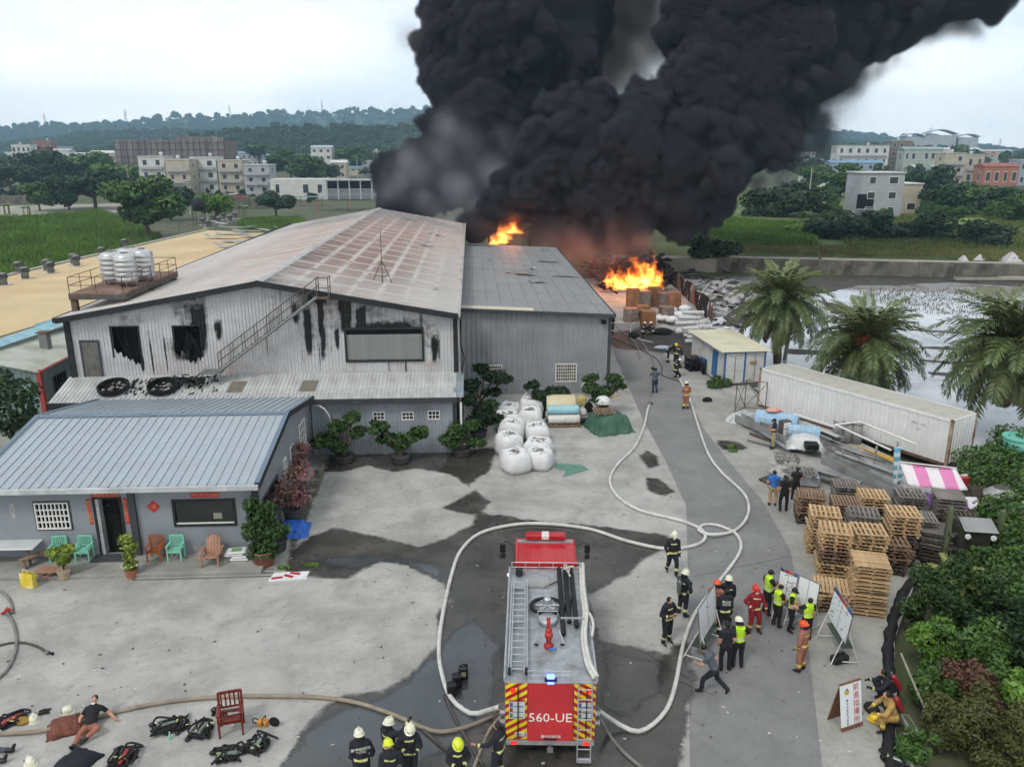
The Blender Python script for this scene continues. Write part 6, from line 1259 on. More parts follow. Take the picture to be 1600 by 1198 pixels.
# ---- scrap steel
mGal=mk('galvanised',S(168,170,170),.5,.15,2,metal=.25,stain=S(130,126,120),st_scale=1,rnd_=.15)
def beam(a,b,za,zb_,w,h,lab,kind='I',mat=None,name='steel_beam',cat='beam',grp='scrap steel by the container'):
 A=G(*a,za); B=G(*b,zb_); d=B-A; L_=d.length; r=T(name,lab,cat,A,0,grp); r.rotation_euler=d.to_track_quat('X','Z').to_euler(); t=.018
 m=MB()
 if kind=='I': m.box(0,-w/2,0,L_,w/2,t).box(0,-w/2,h-t,L_,w/2,h).box(0,-t/2,t,L_,t/2,h-t)
 elif kind=='U': m.box(0,-w/2,0,L_,w/2,t).box(0,-w/2,t,L_,-w/2+t,h).box(0,w/2-t,t,L_,w/2,h)
 elif kind=='pipe': m.tube([(0,0,h/2),(L_,0,h/2)],h/2,8)
 else: m.box(0,-w/2,0,L_,w/2,h)
 m.build('profile',mat or mGal,r); MB().box(L_*.98-.01,-w/2-.01,-.004,L_*.98+.01,w/2+.01,h+.004).build('end_plate',mat or mGal,r); return r
beam((1153,657),(1262,706),.15,.15,.5,.45,'long grey channel beam nearest the lane','U')
beam((1165,664),(1232,708),.02,.02,.3,.25,'low grey beam lying beside the long channel beam','I')
beam((1168,688),(1228,703),.05,.05,.12,.06,'shiny flat strip in front of the man in the cap','box',mSteel)
beam((1172,678),(1225,697),.05,.05,.14,.1,'dark flat bar in front of the man in the cap','box',mDkSteel)
beam((1288,722),(1402,778),.55,.5,.5,.5,'wide grey channel beam behind the pallets','U')
beam((1262,738),(1345,762),.35,.35,.35,.3,'grey beam between the pallets and the wide channel beam','I')
beam((1305,712),(1395,745),.4,.4,.3,.25,'thin grey beam on the scrap heap','I')
beam((1240,648),(1305,668),1.1,1.1,.1,.1,'white square tube resting on the blue bundle','box',mWhite)
beam((1255,660),(1310,683),.7,.6,.3,.06,'flat pale panel beside the blue bundle','box',mk('pale_panel',S(200,202,196),.5))
beam((1262,668),(1318,690),.3,.3,.3,.25,'grey beam end below the pale panel','I')
beam((1270,676),(1330,700),.5,.4,.06,.06,'thin rod beside the culvert shells','pipe')
q=random.Random(21)
for k in range(30):
 x=q.uniform(1235,1390); y=690+(x-1262)*.33+q.uniform(-12,14); w_=q.uniform(40,85); s_=q.uniform(.3,.55); z=q.uniform(.15,.5)
 beam((x-w_/2,y-w_/2*s_),(x+w_/2,y+w_/2*s_),z,z+q.uniform(-.1,.1),.05,q.uniform(.04,.07),'thin steel rod in the tangle between culvert shells and pallets','pipe',mDkSteel if k%3 else mGal,'steel_rod','rod','rods in the scrap heap')
mYp=mk('yellow_pipe',S(196,156,60),.6,.15,2)
for k in range(7): beam((1336+k*3,697+k*1.2),(1398+k*3,717+k*2.4),.35,.35,.06,.07,ORD[k+1]+' yellow steel tube counted from the lane, behind the white frame','pipe',mYp,'steel_tube','tube','yellow tubes behind the frame')
for k in range(5): beam((1272+k*5,733+k*2),(1300+k*4,752+k*1),.3,.3,.06,.07,ORD[k+1]+' yellow tube from the lane in the short bundle by the wrapped block','pipe',mYp,'steel_tube','tube','yellow tubes by the block')
# white guard-rail frames
wf=T('guard_rail_frame','white steel guard rail frame lying over the scrap','frame',(0,0,0))
for a,b,z0,z1 in (((1305,663),(1392,703),1.25,1.2),((1345,659),(1432,694),1.25,1.2),((1305,663),(1345,659),1.25,1.25)): MB().tube([G(*a,z0),G(*b,z1)],.055,6).build('rail',mWhite,wf)
for a,z in (((1403,690),1.2),((1370,697),1.2),((1318,700),1.0)): p=G(*a,z); MB().tube([p,Vector((p.x,p.y,.05))],.055,6).build('post',mGal,wf)
MB().tube([G(1283,705,.9),G(1304,733,.2)],.05,6).build('brace',mGal,wf)
# culvert shells
for k in range(3):
 p=G(1311+k*15,692+k*1.5); r=T('culvert_shell',['first grey half-round culvert shell, nearest the lane','middle grey half-round culvert shell','last grey half-round culvert shell, nearest the container'][k],'culvert shell',p+Vector((0,.3,0)),-.3,'culvert shells by the container')
 m=MB(); n=10; P=[[(.28*math.cos(a),-.28*math.sin(a),z) for z in (0,1.25)] for a in np.linspace(-.3,PI+.3,n)]; m.grid(P); o=m.build('shell',mk('culvert_grey',S(150,150,146),.8,.15,2),r,True); o.modifiers.new('s','SOLIDIFY').thickness=.05; MB().lathe([(.3,0),(.34,0),(.34,.06),(.3,.06)],14,Matrix.Translation((0,0,1.2)),-.3-PI,.3).build('collar',mk('culvert_grey',S(150,150,146),.8,.15,2),r)
# blue ribbed bundles
mBt=mk('blue_ribbed',S(156,186,210),.6,.1,2)
def ribbed(p,L_,rad,rz,lab,h=1.):
 r=T('sheet_bundle',lab,'bundle',p,rz); m=MB(); n=26;
 pts=[(-L_/2+L_*k/n,0,rad*h) for k in range(n+1)]; rs=[rad*(1+.05*(k%2)) for k in range(n+1)]; m.tube(pts,rs,14); o=m.build('wrap',mBt,r,False); o.scale=(1,1,h); o.location=(0,0,0)
 for x in (-L_*.3,L_*.3): MB().tube([(x,rad*1.07*math.cos(a),rad*h*h+rad*1.07*h*math.sin(a)) for a in np.linspace(0,2*PI,15)],.015,4).build('strap',mWhite,r)
ribbed(G(1212,676)+Vector((.2,.5,0)),2.4,.6,-.5,'pale blue ribbed sheet bundle under the orange bag',.95); ribbed(G(1253,696)+Vector((.2,.4,.3)),1.7,.38,-.35,'rolled blue ribbed sheet lying on the beams')
lump(G(1211,645,1.15)+Vector((0,.3,0)),.45,.3,.22,mk('orange_bag',S(214,96,60),.6,.3,4,col2=S(200,190,180)),'plastic_bag','orange and white bag on top of the pale blue bundle','bag',8,tie=False)
cb_=T('drawer_unit','small white drawer unit with dark frame standing in the scrap','cabinet',G(1225,690)+Vector((0,.1,.35)),.3); MB().box(-.3,-.2,0,.3,.2,.9).build('carcass',mDkSteel,cb_)
for k in range(2): MB().box(-.24,-.225,.06+k*.42,.24,-.201,.42+k*.42).build('drawer',mWhite,cb_)
drape(G(1262,712)+Vector((.1,.7,.3)),1.0,.7,.6,mk('white_poly',S(206,208,208),.35,.1,3),'plastic_sheet','crumpled white plastic sheeting over black boxes in the scrap','plastic sheet',12,-.3)
r=T('black_box','black ventilation box poking from the white plastic sheeting','box',G(1262,716)+Vector((.2,.15,.5)),-.2); MB().bev(-.35,-.3,0,.35,.3,.35,.05).build('shell',mRub,r); MB().box(-.28,-.32,.06,.28,-.301,.29).build('opening',mVoid,r)
drape(G(1165,660)+Vector((0,.5,0)),1.1,.7,.45,mk('clear_poly',S(186,188,188),.3,.12,3),'plastic_sheet','clear plastic sheeting at the lane end of the scrap','plastic sheet',14,.7)
for k in range(6): lump(G(1213+(k%2)*9,754-k*3,.0)+Vector((0,.2,.13*k)),.42,.3,.22,mk('grey_sack',S(176,174,170),.7,.2,3),'sack',['lowest sack','second sack from below','third sack from below','fourth sack from below','fifth sack from below','top sack'][k]+' in the pile behind the man in blue','sack',20+k,'sacks piled by the lane',False)
r=T('wrapped_block','film wrapped silver block under a grey pallet','wrapped goods',G(1262,765)+Vector((.1,.6,0)),-.28); MB().bev(-.6,-.55,.1,.6,.55,.7,.08).build('wrap',mk('silver_film',S(168,172,178),.25,.2,3,metal=.3),r); MB().box(-.6,-.55,0,.6,.55,.095).build('skid',mWood['grey'],r)
# striped cloths hanging on a frame
def cloth_sheet(a,b,c_,d_,mat,lab,sag=.15,seed=0):
 n=14; P=[]
 for i in range(n+1):
  r_=[]
  for j in range(9):
   u=i/n; v=j/8; p=(a.lerp(b,u)).lerp(d_.lerp(c_,u),v); r_.append(p+Vector((.04*math.sin(u*17+seed)+0,.05*math.sin(u*23+v*3+seed),-sag*math.sin(PI*u)*(1-v*.5)+.04*mnoise.noise(Vector((u*4,v*4,seed))))))
  P.append(r_)
 m=MB(); m.grid(P); r=T('striped_cloth',lab,'cloth',(0,0,0)); o=m.build('fabric',mat,r,True); o.modifiers.new('s','SOLIDIFY').thickness=.01
 MB().tube([P[0][0],P[n//2][0],P[n][0]],.02,5).build('hem',mat,r); return r
def stripes(name,c1,c2,scale,ax=0):
 m=mk(name,c1,.8,.05,2); n=NB(m); x=n.sep(n.pos())[ax]; f=n.rng(n.math('FRACT',n.math('MULTIPLY',x,scale)),.48,.5); base=n.p.inputs['Base Color'].links[0].from_socket; n.L.new(n.mix(base,c2,f),n.p.inputs['Base Color']); return m
p1,p2=G(1405,722,1.9),G(1494,732,1.9); cloth_sheet(p1,p2,p2+Vector((.2,-.9,-.7)),p1+Vector((0,-.9,-.75)),stripes('pink_stripe',S(224,218,220),S(214,130,178),1.0),'pink and white striped cloth draped on a frame below the container',.1,1)
p3,p4=p1+Vector((.1,-1.0,-.95)),p2+Vector((.5,-1.0,-1.0)); cloth_sheet(p3,p4,p4+Vector((.1,-.5,-.35)),p3+Vector((0,-.5,-.4)),stripes('purple_stripe',S(222,216,224),S(110,66,140),.9),'purple and white striped cloth hanging under the pink one',.15,2)
p5=G(1397,700,2.1); cloth_sheet(p5,p5+Vector((.35,.1,0)),p5+Vector((.45,-.3,-1.7)),p5+Vector((0,-.4,-1.8)),stripes('blue_stripe',S(206,218,222),S(96,160,190),2.4,2),'pale blue and white cloth hanging at the end of the pink cloth',.02,3)
fr_=T('cloth_rack','white tube frame carrying the striped cloths','frame',(0,0,0)); MB().tube([p1+Vector((0,0,.03)),p2+Vector((0,0,.03))],.03,6).build('top_rail',mWhite,fr_)
for p in (p1,p2): MB().tube([p,Vector((p.x,p.y,0))],.03,6).build('leg',mWhite,fr_)
# ---- rusty machine and grey tank by the garden
g0=G(1532,905); mc=T('rusty_machine','dark rusty machine overgrown with vines beside the pallets','machine',g0+Vector((0,.8,0)),-.2)
for x in (-1.0,.9): MB().box(x-.08,-.1,0,x+.08,.1,2.6).build('post',mk('mossy_green_post',S(92,104,72),.8,.3,2),mc)
MB().bev(-.6,-.4,.2,.55,.7,1.9,.06).build('housing',mk('dark_rust',S(48,46,40),.9,.4,2,stain=S(60,70,42),st_scale=1),mc); MB().add([(-.62,-.6,1.9),(.62,-.6,1.9),(.6,.2,2.15),(-.6,.2,2.15)],[(0,1,2,3)]).build('hood',mGal,mc)
for x in (-.5,.42): MB().lathe([(.1,0),(.11,.06),(.03,.07)],12,Matrix.Translation((x,-.62,1.72))@Matrix.Rotation(PI/2,4,'X')).build('lamp',mWhite,mc)
for z in (.9,1.5): MB().box(-1.0,-.14,z,.9,-.1,z+.08).build('crossbar',mDkSteel,mc)
g1=G(1560,815); tn=T('steel_hopper','grey galvanised hopper standing on the vines at the right edge','hopper',g1+Vector((.5,.9,.1)),-.2,scale=.75); mm=MB(); mm.lathe([(.95,0),(.98,1.1),(.5,1.5),(.45,1.55)],8); mm.build('shell',mGal,tn); MB().lathe([(.38,1.5),(.45,1.56),(.4,1.6),(.3,1.56)],12).build('mouth',mDkSteel,tn); MB().lathe([(.4,-.2),(.42,.9),(.36,.95)],14,Matrix.Translation((.9,-.7,0))).build('drum',mGal,tn,True)
r=T('red_cap','small red and white plastic can behind the weathered pallets','can',G(1500,790)+Vector((.9,1.4,.4))); MB().bev(-.22,-.2,0,.22,.2,.5,.06).build('can',mk('red_plastic',S(176,44,44),.5),r); MB().box(-.15,-.05,.5,.15,.05,.58).build('handle',mWhite,r)
# ---- whiteboards, easels, signs
mBoard=mk('whiteboard',S(226,230,232),.3,.04,2); mFrm=mk('easel_white',S(220,222,222),.5)
def easel(a,b,h0,h1,tilt,lab,marks,legs=True,hdr=None):   # a,b: ground points under the board's lower corners
 A,B=G(*a,h0),G(*b,h0); A.z=B.z=0; d=B-A; w=d.length; r=T('whiteboard_easel',lab,'whiteboard',A.lerp(B,.5),math.atan2(d.y,d.x),'whiteboards at the command post')
 M=Matrix.Translation((0,0,h0))@Matrix.Rotation(tilt,4,'X'); H=h1-h0
 bd=MB().box(-w/2,-.012,0,w/2,.012,H,M).build('board',mBoard,r)
 for x0,x1,z0,z1 in ((-w/2-.02,w/2+.02,-.02,0),(-w/2-.02,w/2+.02,H,H+.02),(-w/2-.02,-w/2,0,H),(w/2,w/2+.02,0,H)): MB().box(x0,-.018,z0,x1,.018,z1,M).build('frame',mSteel,bd)
 MB().box(-.006,-.016,0,.006,-.0125,H,M).build('fold',mRub,bd)
 q=random.Random(int(a[0]))
 cols=[S(30,40,90),S(170,40,44),S(30,30,34)]
 for k in range(marks): x,z=q.uniform(-w*.42,w*.42),q.uniform(.15*H,.9*H); MB().box(x,-.0165,z,x+q.uniform(.03,.16),-.0125,z+.022,M).build('mark',mk('ink%d'%(k%3),cols[k%3],.6),bd)
 if hdr:
  for k,c in enumerate(hdr): MB().box(-w/2+k*w/len(hdr),-.0175,H-.13,-w/2+(k+1)*w/len(hdr)-.01,-.0127,H-.01,M).build('header_strip',mk('hdr%d'%k,c,.5),bd)
 if legs:
  for x in (-w/2+.08,w/2-.08):
   MB().tube([(x,-.35,.0),(x,.0,h0+.3)],.02,6).build('leg',mFrm,r); MB().tube([(x,.55,.0),(x,.05,h0+.5)],.02,6).build('leg',mFrm,r); MB().tube([(x,-.3,.12),(x,.5,.12)],.016,5).build('stretcher',mFrm,r)
  MB().box(-w/2+.1,-.06,h0-.25,w/2-.1,.32,h0-.22).build('tray',mk('easel_tray',S(60,72,60),.7),r)
 return r
easel((1094,1005),(1119,964),.75,1.95,-.12,'tilted whiteboard on a white easel beside the man in the navy shirt',4)
easel((1294,961),(1321,1005),.85,1.95,-.12,'whiteboard with coloured heading on an easel right of the command group',22,hdr=[S(70,70,120),S(150,50,70),S(190,90,60),S(60,90,150)])
easel((1214,928),(1240,940),.8,1.85,-.1,'whiteboard ruled in red and blue before the pallets',18,hdr=[S(30,40,80),S(200,204,208),S(170,50,60),S(30,40,80)])
easel((1243,942),(1273,957),.8,1.85,-.1,'blank whiteboard before the low pale pallets',0)
r=T('tool_bag','black tool bag under the right easel','bag',G(1311,1034),.3); MB().bev(-.3,-.16,0,.3,.16,.28,.06).build('bag',mStrap,r); MB().tube(spline([(-.15,0,.27),(-.1,0,.4),(.1,0,.4),(.15,0,.27)],.06),.015,5).build('handle',mStrap,r)
# A-frame command post sign
A_,B_=G(1315,1143),G(1347,1132); d=B_-A_; w=d.length; H=1.38
sg=T('a_frame_sign','white A-frame command post sign with red vertical characters','sign',A_.lerp(B_,.5),math.atan2(d.y,d.x)); M=Matrix.Rotation(-.2,4,'X')
mWd=mk('sign_wood',S(120,82,62),.7,.15,3)
f1=MB().box(-w/2,-.015,.12,w/2,.015,H,M).build('front_panel',mBoard,sg); MB().box(-w/2,-.03,0,w/2,.03,.118,M).build('foot_rail',mWd,f1); MB().box(-w/2,-.03,H+.001,w/2,.03,H+.04,M).build('head_rail',mWd,f1)
M2=Matrix.Translation((0,.56,0))@Matrix.Rotation(.2,4,'X'); MB().box(-w/2,-.015,0,w/2,.015,H+.02,M2).build('rear_panel',mWd,sg)
mRedI=mk('red_ink',S(176,36,50),.6); mBluI=mk('blue_ink',S(90,110,150),.6)
for k,ch in enumerate('前進指揮所'): text(ch,.235,mRedI,f1,M@Vector((w*.24,-.018,H-.17-k*.245)),rot=(PI/2-.2,0,0),ext=.002,name='character')
for k,ch in enumerate('臺中市政府消防局'): text(ch,.085,mBluI,f1,M@Vector((-w*.2,-.018,H-.5-k*.1)),rot=(PI/2-.2,0,0),ext=.002,name='small_character')
MB().lathe([(.05,0),(.09,0),(.09,.004),(.05,.004)],14,M@Matrix.Translation((-w*.2,-.016,H-.24))@Matrix.Rotation(PI/2,4,'X')).build('emblem_wreath',mk('emblem_gold',S(190,170,90),.5),f1); MB().lathe([(.03,0),(.035,.004)],10,M@Matrix.Translation((-w*.2,-.016,H-.16))@Matrix.Rotation(PI/2,4,'X')).build('emblem_disc',mBluI,f1)
# ---- fire gear on the ground
def gear(px,py,seed,lab,cyl,rz=0,extra=None,s=1.):
 q=random.Random(seed); r=T('breathing_apparatus',lab,'breathing apparatus',G(px,py),rz,'breathing sets laid out on the yard',scale=s)
 m=MB(); capsule(m,(-.22,0,.1),(.2,.02,.1),.085,.085); c=m.build('cylinder',cyl,r,True); MB().tube([(.28,.02,.1),(.36,.02,.1)],.03,6).build('valve',mSteel,c)
 MB().bev(-.34,-.2,.0,.28,.2,.07,.03).build('backplate',mStrap,r)
 for k in range(5):
  p=[Vector((q.uniform(-.3,.25),q.uniform(-.2,.2),.12))]
  for j in range(5): p.append(Vector((q.uniform(-.45,.45),q.uniform(-.36,.36),q.uniform(.03,.2))))
  MB().tube(spline(p,.08),.032,5).build('strap',mStrap,r)
 MB().tube(spline([(.3,.02,.1),(.45,.2,.06),(.2,.34,.04),(-.2,.3,.05),(-.42,.25,.04)],.08),.016,5).build('air_line',mRub,r)
 MB().ell((-.42,.22,.07),(.1,.08,.07),10,6).build('face_piece',C_['visor'],r,True)
 m=MB()
 for k in range(3): m.bc((q.uniform(-.3,.3),q.uniform(-.2,.2),.17),(.12,.03,.012),q.uniform(0,3))
 m.build('reflective_patch',C_['band'],r)
gear(262,1137,1,'breathing set with steel cylinder left of the two gear heaps',mCylS,.3); gear(318,1143,2,'breathing set beside the red wooden chair',mCylS,1.3); gear(357,1183,3,'breathing set with green valve in front of the red chair',mCylS,.2); gear(404,1166,4,'breathing set with pale green cylinder right of the red chair',mk('green_cylinder',S(120,140,128),.3,.1,4),1.1); gear(195,1186,5,'breathing set with red cylinder cap at the bottom edge',mCyl,1.5); gear(20,1128,6,'dark red gear bag with straps near the left edge',mCyl,.8); gear(1402,1192,7,'black breathing set on the apron by the garden',mCylS,-.6); gear(285,1133,8,'black gloves and gear beside the first breathing set',mRub,2.,s=.8)
def loose_helmet(px,py,lab,rz=0):
 r=T('fire_helmet',lab,'helmet',G(px,py),rz,'helmets left on the yard'); MB().lathe([(.15,0),(.145,.08),(.12,.15),(.07,.19),(.02,.2)],14,Matrix.Diagonal((.9,1.15,1,1))).build('shell',C_['wh'],r,True); MB().lathe([(.14,.0),(.18,-.005),(.18,.012),(.145,.02)],14,Matrix.Diagonal((.9,1.15,1,1))).build('brim',C_['wh'],r); MB().box(-.09,.15,.03,.09,.165,.1).build('visor',C_['visor'],r); MB().box(-.012,-.12,.185,.012,.12,.215).build('comb',C_['wh'],r)
loose_helmet(53,1125,'cream helmet lying beside the black gloves',.4); loose_helmet(48,1192,'cream helmet at the bottom edge near the boots',1); loose_helmet(106,1112,'cream helmet on the coat heap beside the resting firefighter',2)
for px,py,k in ((70,1113,1),):
 r=T('gloves','pair of black gloves beside the cream helmet','gloves',G(px,py),.3)
 for s in (-1,1):
  m=MB(); capsule(m,(-.12,.05*s,.04),(.02,.06*s,.05),.045,.05,.6)
  for j in range(4): m.tube([(.03,.03*s+.022*j*s,.05),(.13+.01*j,.03*s+.03*j*s,.035)],[.015,.011],5)
  m.tube([(-.03,.0,.05),(.04,-.04*s,.04)],[.016,.012],5); m.build('glove',mStrap,r)
drape(G(104,1138),.5,.4,.3,mk('sooty_brown_cloth',S(122,74,60),.9,.4,7,bump=.04,bscale=9),'turnout_coat','brown turnout coat heaped beside the resting firefighter','coat',31,.4,14); drape(G(117,1196),.6,.45,.28,C_['navy'],'turnout_coat','navy turnout coat heaped at the bottom edge','coat',32,1.2,14); lump(G(28,1128)+Vector((.15,0,0)),.22,.18,.15,mk('mustard_cloth',S(150,120,50),.8,.2,6),'rope_bag','mustard rope bag on the dark red gear','bag',33,tie=False)
lump(G(1362,1110),.22,.3,.22,mStrap,'gear_bag','black gear bag in front of the squatting firefighter','bag',36,tie=False)
r=T('fire_helmet','bright yellow helmet held low by the kneeling firefighter','helmet',G(1366,1126),1.2,'helmets left on the yard'); MB().lathe([(.15,.05),(.145,.13),(.12,.2),(.07,.24),(.02,.25)],14,Matrix.Diagonal((.9,1.15,1,1))).build('shell',mk('helmet_yellow',S(236,206,40),.35,.05,4,coat=.4),r,True); MB().lathe([(.14,.05),(.18,.04),(.18,.06),(.145,.07)],14,Matrix.Diagonal((.9,1.15,1,1))).build('brim',mk('helmet_yellow',S(236,206,40),.35,.05,4,coat=.4),r)
# red wooden chair with kit on it
def chair(loc,rz,mat,lab,kind='arm',grp=None,sc_=1.,nsl=7):
 r=T('wooden_chair',lab,'chair',loc,rz,grp,scale=sc_); w,dp,sh_=.58,.5,.42     # faces -y
 for x in (-w/2,w/2-.05):
  MB().box(x,-dp/2,0,x+.05,-dp/2+.05,.62).build('leg',mat,r); MB().box(x,dp/2-.05,0,x+.05,dp/2,.95,Matrix.Shear('XZ',4,(0,0)) if 0 else None).build('leg',mat,r); MB().box(x-.02,-dp/2-.03,.621,x+.07,dp/2-.05,.65).build('arm',mat,r)
 MB().box(-w/2+.05,-dp/2+.01,sh_-.06,w/2-.05,-dp/2+.045,sh_-.001).build('apron',mat,r)
 for k in range(5): y=-dp/2+k*dp/5; MB().box(-w/2+.052,y+.005,sh_,w/2-.052,y+dp/5-.008,sh_+.025).build('seat_slat',mat,r)
 MB().box(-w/2+.05,dp/2-.05,.9,w/2-.05,dp/2-.01,.97).build('top_rail',mat,r); MB().box(-w/2+.05,dp/2-.045,.5,w/2-.05,dp/2-.015,.55).build('lower_rail',mat,r)
 for k in range(nsl): x=-w/2+.085+k*(w-.17)/(nsl-1); MB().box(x-.018,dp/2-.04,.55,x+.018,dp/2-.02,.9).build('back_slat',mat,r)
 return r
mMint=mk('mint_paint',S(132,204,178),.6,.08,3); mBrn=mk('brown_varnish',S(162,92,50),.45,.15,3); mTeak=mk('weathered_teak',S(172,128,104),.7,.15,4); mRosew=mk('rosewood',S(112,38,28),.3,.15,3,coat=.3)
c=G(363,1140); rc=chair(c,.25,mRosew,'red lacquered wooden armchair standing among the breathing sets','arm',nsl=5,sc_=1.18); rc.rotation_euler.z=.22
r=T('torch_lamp','grey torch lying on the red lacquered chair','torch',c+Vector((.05,.0,.56)),.2); MB().tube([(-.12,0,0),(.05,0,0),(.2,0,0)],[.05,.035,.03],8).build('barrel',mGal,r); MB().lathe([(.05,0),(.06,.03)],10,Matrix.Translation((-.12,0,0))@Matrix.Rotation(-PI/2,4,'Y')).build('head',mRub,r)
r=T('chainsaw','yellow and black rescue saw right of the red chair','saw',G(412,1133),-.2); MB().bev(-.18,-.1,.02,.14,.1,.2,.03).build('motor',mk('saw_yellow',S(196,130,40),.45,.1,4),r); MB().lathe([(.03,-.01),(.16,-.01),(.16,.01),(.03,.01)],18,Matrix.Translation((.34,.0,.17))@Matrix.Rotation(PI/2,4,'X')).build('blade_guard',mRub,r); MB().tube(spline([(-.15,0,.2),(-.3,0,.22),(-.32,0,.08),(-.18,0,.06)],.06),.02,5).build('rear_handle',mRub,r); MB().tube(spline([(.02,-.11,.1),(.02,-.12,.26),(.02,.12,.26),(.02,.11,.1)],.06),.015,5).build('front_handle',mRub,r)
r=T('breathing_mask','dark face mask lying behind the red chair','mask',G(336,1113)); MB().ell((0,0,.09),(.12,.1,.1),10,6).build('lens',C_['visor'],r,True); MB().lathe([(.05,0),(.06,.06)],10,Matrix.Translation((0,-.1,.05))@Matrix.Rotation(PI/2,4,'X')).build('filter',mRub,r)
for i,(x,y,l) in enumerate([(296,1116,'clear water bottles standing behind the gear'),(350,1110,'green bottle behind the red chair'),(266,1154,'green bottle lying before the first breathing set')]):
 r=T('water_bottle',l,'bottle',G(x,y),i); MB().lathe([(.033,0),(.035,.02),(.035,.15),(.014,.2),(.014,.22)],10).build('bottle',mk('pet_green' if i else 'pet_clear',S(130,200,176) if i else S(200,214,218),.1,.05,3),r,True); MB().lathe([(.016,.22),(.016,.24)],8).build('cap',mWhite,r)
for i,(x,y,l) in enumerate([(724,1058,'rearmost black foam can beside the fire engine'),(714,1071,'middle black foam can of the three'),(706,1085,'front black foam can of the three')]):
 r=T('foam_can',l,'canister',G(x,y),.1*i,'foam cans beside the engine'); MB().bev(-.15,-.13,0,.15,.13,.42,.035).build('can',mk('black_can',S(28,28,32),.35,.1,4),r); MB().tube(spline([(-.08,0,.41),(-.06,0,.48),(.06,0,.48),(.08,0,.41)],.05),.016,5).build('handle',mk('black_can',S(28,28,32),.35,.1,4),r); MB().lathe([(.03,.42),(.03,.46)],8,Matrix.Translation((.1,.07,0))).build('cap',mRub,r)
 if i==0: MB().box(-.08,-.135,.12,.08,-.131,.28).build('label_plate',mk('label_cream',S(176,172,140),.6),r)
# ---- porch furniture
pz=.152
def PG(x,y): return G(x,y,pz)
chair(PG(241,878)+Vector((0,.25,0)),.0,mBrn,'brown wooden armchair beside the pilaster'); chair(PG(273,877)+Vector((0,.25,0)),.0,mMint,'mint armchair beside the brown one',grp='mint armchairs on the porch'); chair(PG(129,878)+Vector((0,.25,0)),.0,mMint,'mint armchair beside the office door',grp='mint armchairs on the porch'); chair(PG(88,880)+Vector((0,.3,0)),.1,mMint,'mint armchair behind the yellow green plant',grp='mint armchairs on the porch')
r=T('side_table','mint side table between two mint armchairs','table',PG(110,875)+Vector((0,.2,0))); MB().box(-.28,-.22,.42,.28,.22,.46).build('top',mMint,r)
for x in (-.24,.2):
 for y in (-.19,.15): MB().box(x,y,0,x+.05,y+.05,.419).build('leg',mMint,r)
ad=T('adirondack_chair','pinkish brown slatted lounge chair under the shop window','chair',PG(329,883)+Vector((0,.3,0)),.05)
for k in range(5): x=-.22+k*.11; hgt=(.86,.95,1.0,.95,.86)[k]; MB().add([(x-.05,.12,.3),(x+.05,.12,.3),(x+.05,.45,hgt),(x-.05,.45,hgt),(x-.05,.15,.3),(x+.05,.15,.3),(x+.05,.48,hgt),(x-.05,.48,hgt)],[(0,1,2,3),(7,6,5,4),(3,2,6,7),(0,3,7,4),(1,5,6,2)]).build('back_slat',mTeak,ad)
for k in range(6): y=-.5+k*.11; z=.40-k*.02; MB().box(-.28,y,z,.28,y+.095,z+.025).build('seat_slat',mTeak,ad)
for s in (-1,1): MB().box(s*.36-.07,-.5,.55,s*.36+.07,.3,.58).build('arm',mTeak,ad); MB().box(s*.33-.03,-.48,0,s*.33+.03,-.4,.549).build('leg',mTeak,ad); MB().box(s*.33-.025,.2,0,s*.33+.025,.28,.549).build('leg',mTeak,ad)
tb=T('outdoor_table','heavy wooden outdoor table with pale stone top','table',PG(12,888)+Vector((0,.7,0)),0); MB().bev(-1.6,-.55,.7,1.0,.55,.76,.015).build('table_top',mk('stone_top',S(206,208,208),.4,.06,2),tb)
for x in (-1.2,.75):
 for y in (-.45,.4): MB().tube([(x+(.0),y,0),(x*.92,y*.7,.7)],.07,4).build('leg',mWood['brown'],tb)
r=T('fire_helmet','black helmet lying on the stone table','helmet',PG(24,846)+Vector((0,.2,.76)),.3); MB().lathe([(.14,0),(.135,.08),(.1,.15),(.03,.18)],14).build('shell',mRub,r,True); MB().box(-.08,-.16,.02,.08,-.13,.05).build('peak',mRub,r)
r=T('tea_pot','small dark tea pot on the stone table','pot',PG(43,851)+Vector((0,.2,.76))); MB().lathe([(.05,0),(.08,.04),(.06,.09),(.02,.1)],12).build('pot',mDkSteel,r,True); MB().tube([(.07,0,.05),(.13,0,.09)],.012,5).build('spout',mDkSteel,r)
r=T('tissue_pack','white tissue pack on the stone table','pack',PG(19,858)+Vector((0,.2,.76)),.2); MB().bev(-.12,-.07,0,.12,.07,.06,.02).build('pack',mWhite,r); MB().box(-.05,-.01,.06,.05,.01,.075).build('tissue',mWhite,r)
r=T('mug','yellow mug at the left end of the stone table','mug',PG(3,870)+Vector((0,.1,.76))); MB().lathe([(.04,0),(.045,.1),(.04,.1),(.035,.02)],10).build('cup',mk('mug_yellow',S(190,170,90),.4),r); MB().tube(spline([(.045,0,.08),(.08,0,.06),(.045,0,.03)],.02),.008,5).build('handle',mk('mug_yellow',S(190,170,90),.4),r)
bn=T('wooden_bench','brown wooden bench slanting beside the stone table','bench',PG(56,885)+Vector((0,.3,0)),.9); MB().box(-.7,-.14,.38,.6,.14,.43).build('seat',mWood['brown'],bn)
for x in (-.6,.45): MB().box(x,-.12,0,x+.08,.12,.379).build('leg',mWood['brown'],bn)
fs=T('folding_stool','pinkish brown folding stool in front of the potted plants','stool',G(74,905)+Vector((0,.1,0)),.05);
for k in range(5): MB().box(-.4+k*.16,-.28,.36,-.25+k*.16,.28,.385).build('slat',mTeak,fs)
